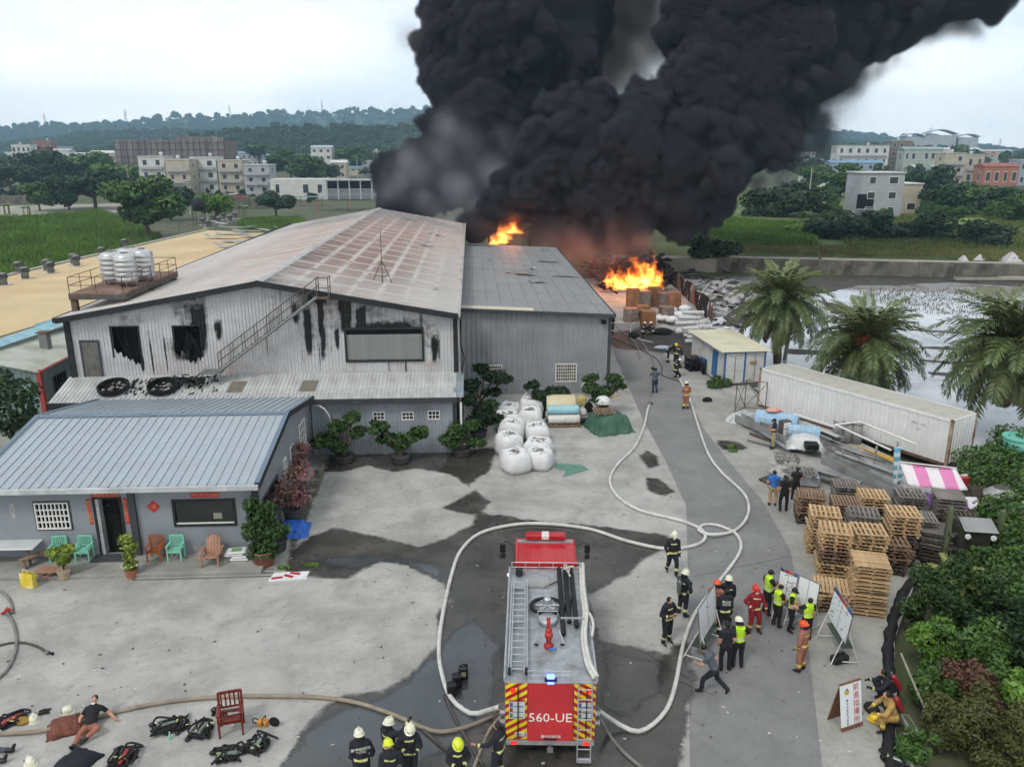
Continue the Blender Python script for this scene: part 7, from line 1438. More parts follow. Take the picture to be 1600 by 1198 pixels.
for s in (-1,1): MB().tube([(-.35*s,-.22,0),(.3*s,-.22,.36)],.02,5).build('leg',mTeak,fs); MB().tube([(-.35*s,.22,0),(.3*s,.22,.36)],.02,5).build('leg',mTeak,fs)
r=T('paper_bag','yellow carrier bag standing in front of the bench','bag',G(46,916),-.3); MB().add([(-.28,-.12,0),(.28,-.12,0),(.28,.12,0),(-.28,.12,0),(-.3,-.08,.6),(.3,-.08,.6),(.3,.08,.6),(-.3,.08,.6)],[(0,1,5,4),(1,2,6,5),(2,3,7,6),(3,0,4,7),(0,3,2,1)]).build('bag',mk('yellow_paper',S(226,200,60),.5,.15,4,stain=S(232,226,196),st_scale=3,st_lo=.55,st_hi=.65),r); MB().tube(spline([(-.12,-.08,.58),(-.1,-.08,.75),(.1,-.08,.75),(.12,-.08,.58)],.06),.01,5).build('handle',mWhite,r)
r=T('door_mat','dark grey door mat at the office entrance','mat',PG(172,872)); MB().box(-.65,-.28,0,.65,.35,.02).build('pile',mk('mat_grey',S(70,72,76),.95,.2,12),r); MB().box(-.68,-.31,.0,.68,.38,.008).build('edge',mRub,r)
for k in range(3): r=T('steel_strip',['steel strip nearest the porch','middle steel strip on the ground before the porch','outermost steel strip on the ground before the porch'][k],'strip',G(320,892+k*5.5),.005,'steel strips along the porch'); MB().box(-2.75,-.035,0,2.7,.035,.02).build('bar',mSteel,r); MB().box(-2.75,-.04,.02,-2.6,.04,.03).build('end_clip',mDkSteel,r)
for k in range(4): r=T('cement_sack',['lowest sack by the potted shrub','second sack by the potted shrub','third sack by the potted shrub','top sack with green print by the potted shrub'][k],'sack',PG(372,878)+Vector((.1*(k%2)-.2*(k>1),.3,.1*k)),.05*k,'sacks on the porch'); MB().bev(-.38,-.24,0,.38,.24,.1,.035).build('sack',mBag,r); MB().box(-.2,-.15,.1,.2,.15,.103).build('print',mk('green_print',S(120,170,110),.6) if k==3 else mBag,r)
drape(G(448,840)+Vector((0,.6,0)),.85,.75,.35,mk('blue_tarp',S(40,104,200),.45,.12,3),'tarpaulin','bright blue tarpaulin covering goods by the office corner','tarpaulin',41,.1)
r=T('printed_bag','flattened white bag with red shapes on the wet ground','bag',G(450,906)+Vector((0,.25,0)),.05); P_=rough_poly([(-.75,-.3),(.7,-.3),(.75,.3),(-.65,.33)],.15,.08,3,5); MB().prism([(p.x,p.y) for p in P_],.0,.04).build('bag',mBag,r)
for k,(x,y,a) in enumerate([(-.45,-.1,.2),(-.02,.0,-.5),(.2,.18,-.3)]): MB().bc((x,y,.043),(.42,.16,.004),a).build('red_print',mRedI,r)
qz=random.Random(77); m=MB(); m2=MB()
for k in range(420):
 p=G(qz.uniform(0,1400),qz.uniform(700,1195)); sz=qz.uniform(.015,.06); (m if k%3 else m2).bc((p.x,p.y,.018),(sz*qz.uniform(1,2.5),sz,.01),qz.uniform(0,3))
tag(m.build('litter',mk('dark_litter',S(88,80,70),.9,.4,5)),'specks of dark litter scattered over the yard','litter',kind='stuff'); tag(m2.build('litter',mk('pale_litter',S(198,196,188),.8,.2,5)),'specks of pale litter scattered over the yard','litter',kind='stuff')
# ================================================================== VEGETATION
def leafmat(name,c,c2,rough=.6,trans=.12):
 m=mk(name,c,rough,.2,.6,3,col2=c2,tint=True,rnd_=.22,spec=.3); return m
LM=dict(broad=leafmat('leaf_broad',S(84,116,56),S(54,84,36)),dark=leafmat('leaf_dark',S(52,80,46),S(32,54,30)),bright=leafmat('leaf_bright',S(108,146,60),S(78,114,42)),pine=leafmat('needle_green',S(70,98,50),S(44,68,32)),yel=leafmat('leaf_yellowish',S(150,164,72),S(110,134,50)),olive=leafmat('leaf_olive',S(96,100,58),S(70,76,40)),red=leafmat('leaf_red',S(112,70,66),S(84,74,50)),pink=leafmat('bougainvillea',S(186,112,136),S(120,110,80)),forest=leafmat('leaf_forest',S(72,98,54),S(46,70,40)))
mBark=mk('bark',S(96,82,66),.9,.3,3,6,bump=.02,bscale=10)
def leaf_mesh(name,blobs,n,leaf,mat,seed,elong=1.6,shell=(.72,1.04),flat=.35,up=.35):
 q=np.random.default_rng(seed); B=np.array(blobs,float); vol=(B[:,3]*B[:,4]*B[:,5])**(2/3); i=q.choice(len(B),n,p=vol/vol.sum())
 d=q.normal(size=(n,3)); d/=np.linalg.norm(d,axis=1,keepdims=True); r=q.uniform(*shell,size=(n,1))
 P=B[i,:3]+d*r*B[i,3:6]
 nrm=d+q.normal(size=(n,3))*.75+np.array([0,0,up]); nrm/=np.linalg.norm(nrm,axis=1,keepdims=True)
 t=np.cross(nrm,q.normal(size=(n,3))); t/=np.linalg.norm(t,axis=1,keepdims=True)+1e-9; b=np.cross(nrm,t)
 s=leaf*q.uniform(.65,1.35,size=(n,1)); L=t*s*elong*.5; W=b*s*.5
 V=np.stack([P-L,P+W*.9-L*.1,P+L,P-W*.9-L*.1],1).reshape(-1,3)
 me=bpy.data.meshes.new(name); me.vertices.add(4*n); me.vertices.foreach_set('co',V.ravel()); me.loops.add(4*n); me.loops.foreach_set('vertex_index',np.arange(4*n)); me.polygons.add(n); me.polygons.foreach_set('loop_start',np.arange(0,4*n,4)); me.polygons.foreach_set('loop_total',np.full(n,4)); me.update(calc_edges=True)
 br=q.uniform(.62,1.3,size=(n,1)); col=np.concatenate([br*q.uniform(.88,1.16,size=(n,1)),br,br*q.uniform(.75,1.1,size=(n,1)),np.ones((n,1))],1); col=np.repeat(col,4,0)
 a=me.color_attributes.new('tint','FLOAT_COLOR','POINT'); a.data.foreach_set('color',col.astype(np.float32).ravel()); me.materials.append(mat); return me
def crown_blobs(seed,R_=3.2,H=3.,z0=4.,n=14,rb=(.28,.5)):
 q=random.Random(seed); out=[]
 for k in range(n):
  a=q.uniform(0,2*PI); rr=R_*math.sqrt(q.random())*.78; h=q.uniform(-.8,.9)*H*math.sqrt(max(.05,1-(rr/R_)**2)); s=R_*q.uniform(*rb); out.append((rr*math.cos(a),rr*math.sin(a),z0+h,s,s,s*q.uniform(.65,.9)))
 return out
def trunk_mesh(blobs,seed,h0,r0=.22):
 q=random.Random(seed); m=MB(); top=Vector((q.uniform(-.2,.2),q.uniform(-.2,.2),h0)); m.tube(spline([(0,0,-.3),(q.uniform(-.1,.1),q.uniform(-.1,.1),h0*.5),top],.5),[r0*(1-.4*i/6) for i in range(len(spline([(0,0,-.3),(0,0,h0*.5),top],.5)))] if 0 else r0*.8,7)
 for b in blobs[::2]: m.tube([top-Vector((0,0,h0*.25)),(top+Vector(b[:3]))/2+Vector((0,0,-.2)),Vector(b[:3])],[r0*.55,r0*.35,r0*.12],5)
 return m.mesh('trunk',mBark)
TV={}
def tree_variant(key,mat,seed,R_,H,z0,n,leaf,h0,nb=14):
 bl=crown_blobs(seed,R_,H,z0,nb); TV[key]=(leaf_mesh('crown',bl,n,leaf,LM[mat],seed),trunk_mesh(bl,seed,h0),z0+H*.9,R_)
tree_variant('a','broad',1,3.6,2.6,4.0,3400,.36,2.2); tree_variant('b','dark',2,3.4,2.9,4.2,3400,.36,2.4); tree_variant('c','bright',3,3.2,2.2,3.4,3000,.34,1.8); tree_variant('d','broad',4,3.0,3.6,5.2,3000,.36,3.); tree_variant('e','dark',5,3.8,2.2,3.2,3200,.36,1.6)
tree_variant('fa','forest',6,3.6,2.8,4.6,520,.95,2.4,10); tree_variant('fb','forest',7,3.4,3.6,5.4,520,.95,3.,10); tree_variant('fc','broad',8,3.8,2.4,4.0,520,.95,2.,9)
def tree(px,py,wpx,hpx,var,lab,grp,z=-.4,at=None):
 c,t,h,R_=TV[var]; p=(G(px,py,z) if py>300 else GT(px,py)) if at is None else Vector(at); d=(p-Vector((0,0,CAMH))).length; w=wpx*d/1257; hh=hpx*d/1257
 r=T('tree',lab,'tree',p,rnd.uniform(0,6.28),grp,scale=(w/(2*R_),w/(2*R_),hh/h)); ob('crown',c,r); ob('trunk',t,r); return r
NEAR='trees behind the ochre roof'; TN='trees in the middle distance'
for a in [(232,374,105,78,'a','large round tree beyond the ochre roof',NEAR),(268,345,62,58,'b','dark tree behind the large round tree',NEAR),(338,350,44,40,'c','small bright green tree beside the black water tank',NEAR),(150,326,95,56,'b','broad dark tree on the far side of the grass field',NEAR),(108,328,56,40,'e','low dark tree left of the broad one by the field',NEAR),(432,340,56,40,'b','dark round tree above the heap of torn sheets',NEAR),(62,330,50,34,'a','small tree by the lane at the left',NEAR),
 (18,304,70,48,'b','tall dark tree at the left edge of the town',TN),(62,298,80,46,'e','dense dark tree second from the left edge',TN),(112,292,80,42,'b','dense dark tree third from the left edge',TN),(150,296,70,44,'a','green tree before the netted building',TN),(190,300,60,34,'c','light green tree at the foot of the netted building',TN),(455,284,58,44,'d','tall green tree behind the white town houses',TN),(478,290,62,40,'a','green tree right of the tall green one',TN),(508,288,48,30,'b','dark tree before the white gabled house',TN),(556,272,62,36,'a','green tree at the left rim of the smoke',TN),(590,268,50,32,'b','dark tree against the left rim of the smoke',TN),(520,262,44,28,'d','slim tree behind the white gabled house',TN),
 (1115,424,72,58,'b','round dark bush-like tree at the edge of the debris','trees beyond the canal'),(1228,352,100,64,'b','dark tree below the smoke left of the grey house','trees beyond the canal'),(1196,352,70,44,'e','shaded tree at the lower right rim of the smoke','trees beyond the canal'),(1318,390,104,58,'b','large dark tree in front of the grey house','trees beyond the canal'),(1310,318,70,52,'d','feathery tree left of the grey house','trees beyond the canal'),(1272,300,50,34,'a','small tree above the white sheds','trees beyond the canal'),(1442,318,66,54,'b','dark tree right of the grey house','trees beyond the canal'),(1468,350,76,46,'e','dark spreading tree right of the grey house','trees beyond the canal'),(1390,388,84,40,'b','dark shrubby tree beside the canal track','trees beyond the canal'),(1440,392,76,46,'e','dark shrubby tree in front of the banana plants','trees beyond the canal'),(1530,340,70,36,'a','green tree near the orange temple','trees beyond the canal'),(1575,345,76,44,'b','dark tree at the right edge below the temple','trees beyond the canal'),(1592,362,60,44,'a','round green tree at the right edge','trees beyond the canal'),(1545,402,84,40,'e','low dark tree before the white tents','trees beyond the canal'),(1270,275,40,26,'b','small dark tree beside the smoke above the white sheds','trees beyond the canal'),(1265,385,70,30,'c','bright shrubby tree left of the large dark one','trees beyond the canal'),(1500,330,50,36,'d','slim tree behind the canal trees','trees beyond the canal')]: tree(*a)
# leaning foliage at the left edge beside the office
c,t,h,R_=TV['b']; r=T('tree','dark leafy tree reaching in at the left edge beside the green shed','tree',(-23.3,39.2,0),.4); m=leaf_mesh('crown',[(0,0,3.6,1.5,1.4,1.0),(.9,-.4,4.6,.9,.9,.6),(.8,.2,2.6,1.2,1.1,.7),(-.6,.3,5.0,1.3,1.2,.8)],1500,.2,LM['dark'],77); ob('crown',m,r); ob('trunk',MB().tube([(0,0,-.2),(.1,0,2.),(.3,0,4.)],[.16,.12,.06],6).mesh('trunk',mBark),r)
# ---- banana clumps
def banana(px,py,lab,s=1.,z=-.4):
 r=T('banana_plant',lab,'banana plant',G(px,py,z),rnd.uniform(0,6),'banana clumps',scale=s); q=random.Random(int(px))
 m=MB()
 for k in range(5): x,y=q.uniform(-.8,.8),q.uniform(-.8,.8); m.tube([(x,y,-.2),(x*1.1,y*1.1,1.8)],[.14,.08],6)
 m.build('stem',mk('banana_stem',S(120,128,78),.7),r)
 for k in range(14):
  a=q.uniform(0,6.28); x,y=q.uniform(-.8,.8),q.uniform(-.8,.8); L_=q.uniform(1.6,2.4); P=[]
  for i in range(6):
   u=i/5; w=.3*math.sin(PI*min(1,u*.9+.08)); px_,pz=L_*u*(.55+.2*u),1.7+L_*.75*u-1.1*u*u*L_*.6
   P.append([(x+px_*math.cos(a)-w*math.sin(a),y+px_*math.sin(a)+w*math.cos(a),pz-.05),(x+px_*math.cos(a),y+px_*math.sin(a),pz),(x+px_*math.cos(a)+w*math.sin(a),y+px_*math.sin(a)-w*math.cos(a),pz-.05)])
  mm=MB(); mm.grid(P); mm.build('leaf',mk('banana_leaf',S(112,146,74),.5,.2,1,rnd_=.3),r,True)
for x,y,l,s in ((1488,372,'banana clump left of the sandy track beyond the canal',1.4),(1512,366,'tall banana clump by the sandy track',1.5),(1540,368,'banana clump nearest the right tents',1.3),(1520,395,'low banana clump above the canal track',1.1),(12,335,'banana clump at the left edge of the lane',1.3),(42,338,'banana clump right of the left edge one',1.2),(378,338,'banana clump behind the torn sheets',1.3),(1450,345,'banana clump by the dark tree right of the grey house',1.2)): banana(x,y,l,s)
# ---- date palms
def frond_mesh(L_,rise,droop,seed,mat):
 q=random.Random(seed); m=MB(); n=30; pts=[Vector((0,0,0))]; a=rise
 for i in range(n): a-=droop*(.4+1.2*i/n)/n; pts.append(pts[-1]+Vector((0,math.cos(a),math.sin(a)))*(L_/n))
 m.tube(pts[::3],[.04*(1-.8*i/(n//3)) for i in range(len(pts[::3]))],4)
 for i in range(3,n+1):
  u=i/n; p=pts[i]; t=(pts[i]-pts[i-1]).normalized(); ll=L_*.2*math.sin(PI*min(.96,.14+.8*u))**.6; nrm=Vector((1,0,0)).cross(t)
  for s in (-1,1):
   for kk in range(2):
    dv=(Vector((s,0,0))*.85+t*(.6+q.uniform(-.2,.2))+nrm*q.uniform(-.25,.3)).normalized(); w=.06; pp=p-t*(L_/n*.5*kk); tip=pp+dv*ll*q.uniform(.8,1.1)+Vector((0,0,-.25*ll)); mid=pp+dv*ll*.5
    m.add([pp,mid+t*w,tip,mid-t*w],[(0,1,2,3)])
 return m.mesh('frond',mat)
mFr=[mk('palm_frond_a',S(98,112,66),.5,.2,1.5,rnd_=.3,spec=.4),mk('palm_frond_b',S(118,130,82),.5,.2,1.5,rnd_=.3,spec=.4),mk('palm_frond_dry',S(134,116,78),.8,.25,1.5,rnd_=.3)]
FM=[frond_mesh(4.4,.0,1.5,1,mFr[0]),frond_mesh(4.4,.0,1.2,2,mFr[0]),frond_mesh(3.9,.0,1.0,3,mFr[1]),frond_mesh(3.8,.0,.5,4,mFr[2])]
def palm(base,ctr,s,lab,n=60,dead=6,fruit=False,seed=0,tilt=(-.15,1.25)):
 q=random.Random(seed); b=Vector(base); c=Vector(ctr); r=T('palm_tree',lab,'palm tree',b,0,'date palms by the container'); h=c-b
 tr=MB(); ps=[h*(i/8) for i in range(9)]; tr.tube(ps,[.3+.05*(i%2)-.01*i for i in range(9)],9); tr.build('trunk',mk('palm_trunk',S(96,84,70),.95,.35,5,bump=.05,bscale=9),r); MB().ell(h+Vector((0,0,.05)),(.42,.42,.55),10,6).build('crown_base',mk('palm_trunk',S(96,84,70),.95,.35,5,bump=.05,bscale=9),r)
 for k in range(n):
  u=(k+.5)/n; el=1.3-u*1.95+q.uniform(-.12,.12); me=FM[2] if el>.85 else (FM[0] if el>.1 else FM[1]); o=ob('frond',me,r,h+Vector((0,0,.2-.25*u))); o.rotation_euler=Euler((el,0,k*2.39996+q.uniform(-.2,.2)),'XYZ'); o.scale=(s*q.uniform(.85,1.1),)*3
 for k in range(dead): o=ob('dead_frond',FM[3],r,h+Vector((0,0,-.3))); o.rotation_euler=Euler((-1.15+q.uniform(-.2,.2),0,q.uniform(0,6.28))); o.scale=(s*.8,)*3
 if fruit:
  mo=mk('orange_fruit_stalk',S(206,96,50),.6,.3,6)
  for k in range(6):
   a=q.uniform(2.6,6.0) if k<5 else 1.; m=MB(); d=Vector((math.cos(a),math.sin(a),0)); p0=h+Vector((0,0,.35)); p1=p0+d*.9+Vector((0,0,.35)); m.tube([p0,p1],.035,5)
   for j in range(34): v=Vector((q.gauss(0,1),q.gauss(0,1),q.gauss(0,1))).normalized(); m.tube([p1,p1+(v+d*.6+Vector((0,0,-.5)))*.42],[.014,.022],4)
   m.build('fruit_bunch',mo,r)
 return r
def at_depth(px,py,Y): return AY(px,py,Y)
palm((24.2,61.0,-.3),AY(1220,472,60.5),.98,'tall date palm behind the utility pole',88,18,seed=1); palm((26.3,49.6,-.3),AY(1352,538,49.5),.98,'date palm with orange fruit behind the container',92,6,True,seed=2); palm((33.0,43.2,-.3),AY(1588,540,43.5),1.08,'date palm at the right edge beyond the container',90,10,seed=3)
# ---- bonsai
mPot=mk('dark_pot',S(74,72,72),.6,.2,3); mTer=mk('terracotta',S(168,104,78),.75,.12,3); mBei=mk('beige_pot',S(176,156,132),.75,.1,3); mGlz=mk('brown_glazed_pot',S(122,72,54),.4,.15,3)
def px_on(px,py,Y): return AY(px,py,Y)
def bonsai(px,py,pads,lab,leaf='pine',Y=None):
 b=G(px,py); Yb=b.y; r=T('bonsai_tree',lab,'bonsai tree',b,0,'large bonsai along the factory walls'); bl=[]; q=random.Random(int(px))
 MB().lathe([(.34,0),(.42,.05),(.5,.36),(.54,.4),(.5,.42),(.2,.38)],14).build('pot',mPot,r)
 for x,y,w in pads:
  p=AY(x,y,Yb+q.uniform(-.3,.3))-b; s=w*b.length/1257*.5
  for k in range(4): bl.append((p.x+q.uniform(-.5,.5)*s,p.y+q.uniform(-.5,.5)*s,p.z+q.uniform(-.12,.2)*s,s*.62,s*.62,s*.4))
  a=Vector((0,0,.4)); mid=Vector((p.x*.45+q.uniform(-.15,.15),p.y*.4,.4+(p.z-.4)*.55)); MB().tube(spline([a,Vector((q.uniform(-.12,.12),0,.4+(p.z-.4)*.25)),mid,p],.25),.06,6).build('limb',mBark,r)
 me=leaf_mesh('foliage',bl,520*len(pads),.13,LM[leaf],int(px),2.2,(.5,1.08)); ob('foliage',me,r); return r
bonsai(538,722,[(505,690,40),(530,668,40),(548,652,34),(556,676,36),(524,695,44)],'bonsai beside the office rear window, leftmost of the row')
bonsai(626,722,[(592,668,34),(605,685,34),(628,694,50),(650,683,38),(655,672,26),(585,662,22)],'bonsai with two spreading arms in the middle of the lean-to wall')
bonsai(721,712,[(700,690,36),(722,672,44),(745,690,36),(712,680,34),(738,662,30)],'bonsai by the lean-to corner post')
bonsai(748,682,[(752,645,44),(735,625,36),(765,632,34),(745,660,46),(775,655,26)],'tall dark bonsai between the lean-to and the bulk bags','dark'); bonsai(752,640,[(738,600,34),(752,578,34),(772,590,40),(788,592,30),(735,606,30),(768,612,30)],'open bonsai in front of the barred annex window','dark')
bonsai(848,650,[(830,602,26),(845,618,36),(865,612,30),(880,612,30),(850,632,34)],'bonsai behind the beige film roll','dark'); bonsai(942,648,[(922,592,28),(925,606,36),(945,614,44),(962,592,30),(968,602,26),(940,625,40)],'bonsai at the right corner of the grey annex')
# ---- potted plants by the porch
def potted(p,lab,pot,blobs,n,leaf,mat,prs,grp=None,stem=True,seed=1):
 r=T('potted_plant',lab,'potted plant',p,0,grp); w=prs; MB().lathe([(w*.7,0),(w*.78,.02),(w,w*1.3),(w*1.08,w*1.35),(w*1.0,w*1.42),(w*.4,w*1.3)],16).build('pot',pot,r)
 if stem:
  m=MB()
  for b in blobs[:4]: m.tube(spline([(0,0,w*1.2),(b[0]*.3,b[1]*.3,(w*1.2+b[2])*.5),b[:3]],.2),.022,5)
  m.build('stem',mBark,r)
 ob('foliage',leaf_mesh('foliage',blobs,n,leaf,LM[mat],seed,1.8,(.3,1.05)),r); return r
potted(G(97,908)+Vector((0,.25,0)),'yellow green spreading plant in a beige pot before the porch',mBei,[(-.25,0,1.15,.35,.3,.16),(.2,.1,1.2,.35,.3,.16),(0,-.1,1.05,.4,.3,.2),(.05,0,.75,.25,.22,.2)],900,.1,'yel',.27,seed=3)
pp=potted(G(203,905)+Vector((0,.2,0)),'slim yellow green shrub in a terracotta pot with white flowers',mTer,[(0,0,.9,.26,.24,.2),(.08,0,1.3,.3,.28,.24),(-.08,.05,1.6,.3,.28,.22),(0,0,.5,.3,.3,.14)],1000,.1,'yel',.24,seed=4)
m=MB(); q=random.Random(2)
for k in range(16): a=q.uniform(0,6.28); m.ell((.3*math.cos(a),.3*math.sin(a),.5+q.uniform(0,.08)),(.04,.04,.02),5,3)
m.build('white_flower',mWhite,pp)
potted(G(410,888)+Vector((0,.35,0)),'dense dark green conifer in a brown glazed pot by the office corner',mGlz,[(0,0,.8,.55,.5,.4),(-.3,0,1.5,.5,.45,.4),(.35,.1,1.5,.5,.45,.4),(0,.1,2.1,.55,.5,.45),(-.3,0,2.6,.35,.35,.35),(.35,0,2.4,.35,.35,.35),(0,0,.55,.7,.6,.16)],3600,.12,'pine',.48,seed=5)
potted(G(432,868)+Vector((0,.5,0)),'low shrub in a dark pot behind the conifer',mPot,[(0,0,.8,.4,.35,.2),(.2,.1,.9,.3,.3,.2)],500,.11,'broad',.36,seed=6)
potted(G(455,818)+Vector((0,.4,0)),'pink flowering shrub in a dark pot along the office side wall',mPot,[(0,0,1.3,.8,.6,.5),(.3,.3,2.1,.7,.6,.4),(-.4,-.2,1.7,.5,.5,.4),(.2,.1,.9,.7,.6,.3),(-.6,-.5,1.2,.5,.4,.3)],1500,.1,'pink',.42,seed=7)
potted(G(466,775)+Vector((0,.4,0)),'pink flowering shrub farther along the office side wall',mPot,[(0,0,1.5,.6,.5,.5),(.2,.2,2.2,.5,.4,.4),(-.2,0,1.0,.5,.5,.3)],900,.1,'pink',.38,seed=8)
tag(ob('weeds',leaf_mesh('weeds',[(p.x,p.y,.06,.3,.12,.1) for p in (G(488,884),G(1142,698),G(443,888),G(1145,706))],420,.07,LM['bright'],9)),'tufts of weeds at the slab joints','weeds',kind='stuff')
# ---- garden at the lower right
def shrub(px,py,w,h,mat,lab,n=2400,leaf=.13,seed=0,z=-.1,nb=15,stem=True,elong=1.8):
 p=G(px,py,z); q=random.Random(seed+int(px)); bl=[]
 for k in range(nb): a=q.uniform(0,6.28); rr=w*.5*math.sqrt(q.random())*.75; s=w*q.uniform(.1,.25); bl.append((rr*math.cos(a),rr*math.sin(a),h*q.uniform(.2,1.15),s,s,s*q.uniform(.6,1.3)))
 r=T('shrub',lab,'shrub',p,0,'shrubs of the garden by the apron'); ob('foliage',leaf_mesh('foliage',bl,int(n*1.9),leaf*.72,LM[mat],seed+int(px)+int(py),elong,(.35,1.06)),r)
 m=MB()
 for b in bl[:5]: m.tube([(0,0,-.2),(b[0]*.4,b[1]*.4,b[2]*.5),b[:3]],[.05,.035,.012],5)
 m.build('stem',mBark,r); return r
for a in [(1452,1000,2.2,2.2,'pine','feathery conifer nearest the apron edge',3800,.12,1),(1490,1000,2.4,2.4,'pine','feathery conifer behind the nearest one',3800,.12,2),(1455,1045,1.8,1.3,'bright','light green shrub at the apron edge by the squatting firefighter',2200,.12,3),(1500,1060,2.2,1.5,'broad','broad green shrub in the middle of the garden',2600,.14,4),(1550,1035,2.4,1.9,'dark','dark glossy shrub in the upper garden',3000,.16,5),(1590,1070,2.0,1.6,'dark','dark glossy shrub at the right edge of the upper garden',2400,.16,6),(1455,1105,1.6,1.0,'broad','low shrub beside the red cylinders',1800,.12,7),(1515,1120,1.8,1.4,'red','reddish leaved shrub in the garden',2400,.1,8),(1570,1130,1.8,1.4,'broad','green shrub right of the reddish one',2200,.13,9),(1600,1150,1.6,1.6,'bright','bright leafy shrub at the right edge',1800,.2,10),(1470,1165,1.7,1.1,'olive','olive shrub near the bottom edge',2600,.09,11),(1525,1180,2.0,1.4,'olive','larger olive shrub at the bottom',3200,.09,12),(1585,1200,1.8,1.5,'olive','olive shrub in the bottom corner',2400,.1,13),(1430,1190,1.1,.7,'broad','small green shrub by the black netting at the bottom',1200,.1,14),(1540,985,2.0,1.3,'dark','dark shrub below the rusty machine',2400,.14,15),(1590,1010,2.0,1.5,'broad','green shrub below the pale wall',2200,.14,16),(1480,960,1.4,1.0,'broad','low green shrub under the yellow palm',1500,.12,17)]: shrub(*a)
# young yellowish palm
yp_=T('young_palm','young yellowish palm rising from the garden beside the pallets','palm tree',G(1480,985,-.1)); me=frond_mesh(1.2,.3,1.2,9,mk('young_frond',S(150,154,84),.6,.2,2,rnd_=.2))
for k in range(11): o=ob('frond',me,yp_,(0,0,2.0)); o.rotation_euler=(.6-.08*k,0,k*2.4)
MB().tube([(0,0,-.1),(0,0,2.05)],[.09,.06],7).build('trunk',mBark,yp_)
# vine covered mound along the right edge
def vines(lab,px,seed,hmul=1.):
 bl=[]; q=random.Random(seed)
 for x,y,zc,w in px: p=G(x,y,zc); bl.append((p.x,p.y,p.z,w,w,w*.75*hmul))
 r=T('vine_thicket',lab,'thicket'); ob('foliage',leaf_mesh('foliage',bl,900*len(px),.14,LM['broad'],seed,1.3,(.6,1.04)),r)
 m=MB()
 for b in bl: m.tube([(b[0],b[1],-.3),(b[0]+.1,b[1],b[2])],.06,5)
 m.build('stem',mBark,r)
vines('dense vine thicket covering the right edge beside the rusty machine',[(1575,850,1.0,1.2),(1600,900,1.2,1.3),(1595,800,1.4,1.2),(1545,870,.8,.9),(1570,930,.9,1.0),(1610,950,1.2,1.2),(1560,800,.9,1.0),(1530,960,.5,.8),(1615,850,1.6,1.2),(1535,920,.6,.8)],5)
vines('vine thicket behind the hopper at the end of the container',[(1560,720,1.2,1.3),(1590,740,1.4,1.3),(1530,745,.7,1.0),(1600,700,1.6,1.3),(1580,690,1.2,1.2),(1520,720,.6,1.0)],6)
r=T('water_basin','turquoise plastic basin among the vines behind the container','basin',G(1592,705,1.5)); MB().lathe([(.5,0),(.75,.1),(.8,.75),(.74,.75),(.68,.12)],16).build('basin',mk('turquoise_plastic',S(110,186,168),.5,.08,2),r,True); MB().lathe([(.78,.72),(.86,.72),(.86,.78),(.78,.78)],16).build('rim',mk('turquoise_plastic',S(110,186,168),.5,.08,2),r)
pw2=T('pale_wall_panel','pale blue sheet wall standing in the garden at the right edge','wall panel',G(1594,1010)+Vector((.3,.2,0)),1.25); MB().bev(-1.0,-.04,-.1,1.0,.04,1.3,.015).build('panel',mk('pale_blue_sheet',S(170,184,196),.5,.1,2),pw2); MB().box(-1.04,-.06,-.1,-1.001,.06,1.35).build('post',mGal,pw2)
# black netting along the garden edge
ed=[G(*p) for p in [(1448,893),(1418,930),(1400,985),(1396,1040),(1404,1090),(1398,1150),(1402,1215)]]; S_=spline(ed,.15); P=[]
for i,p in enumerate(S_):
 t=(S_[min(i+1,len(S_)-1)]-S_[max(0,i-1)]).normalized(); n_=Vector((-t.y,t.x,0))*-1; row=[]
 for j in range(6): v=j/5; row.append(p+n_*(-.02+v*.34+.08*mnoise.noise(Vector((i*.3,j,2))))+Vector((0,0,.02+.16*math.sin(PI*v)+.1*abs(mnoise.noise(Vector((i*.5,j*.8,5)))))))
 P.append(row)
m=MB(); m.grid(P); nt_=T('ground_netting','black ground netting rumpled along the garden edge','netting'); o=m.build('net',mk('black_net',S(30,30,32),.9,.35,9),nt_,True); o.modifiers.new('s','SOLIDIFY').thickness=.02
MB().tube([P[k][5] for k in range(len(P))],.02,4).build('hem_rope',mRub,nt_)
r=T('bamboo_pole','grey bamboo pole leaning out of the garden shrubs','pole',G(1464,1150)); MB().tube([(0,0,.1),(-.35,.7,1.0),(-.62,1.3,1.85)],[.04,.035,.03],7).build('cane',mk('bamboo_grey',S(150,146,132),.8,.2,4),r); MB().lathe([(.04,0),(.045,.02),(.04,.04)],7,Matrix.Translation((-.35,.7,.98))).build('node',mBark,r)
for k,(x,y) in enumerate([(1420,1135),(1424,1165),(1426,1195)]): r=T('kerb_block',['upper','middle','lower'][k]+' concrete kerb block along the black netting','kerb block',G(x,y),1.45,'kerb blocks by the netting'); MB().bev(-.35,-.12,0,.35,.12,.16,.02).build('block',mApron,r); MB().box(-.3,-.08,.16,.3,.08,.165).build('moss_cap',mSoil,r)
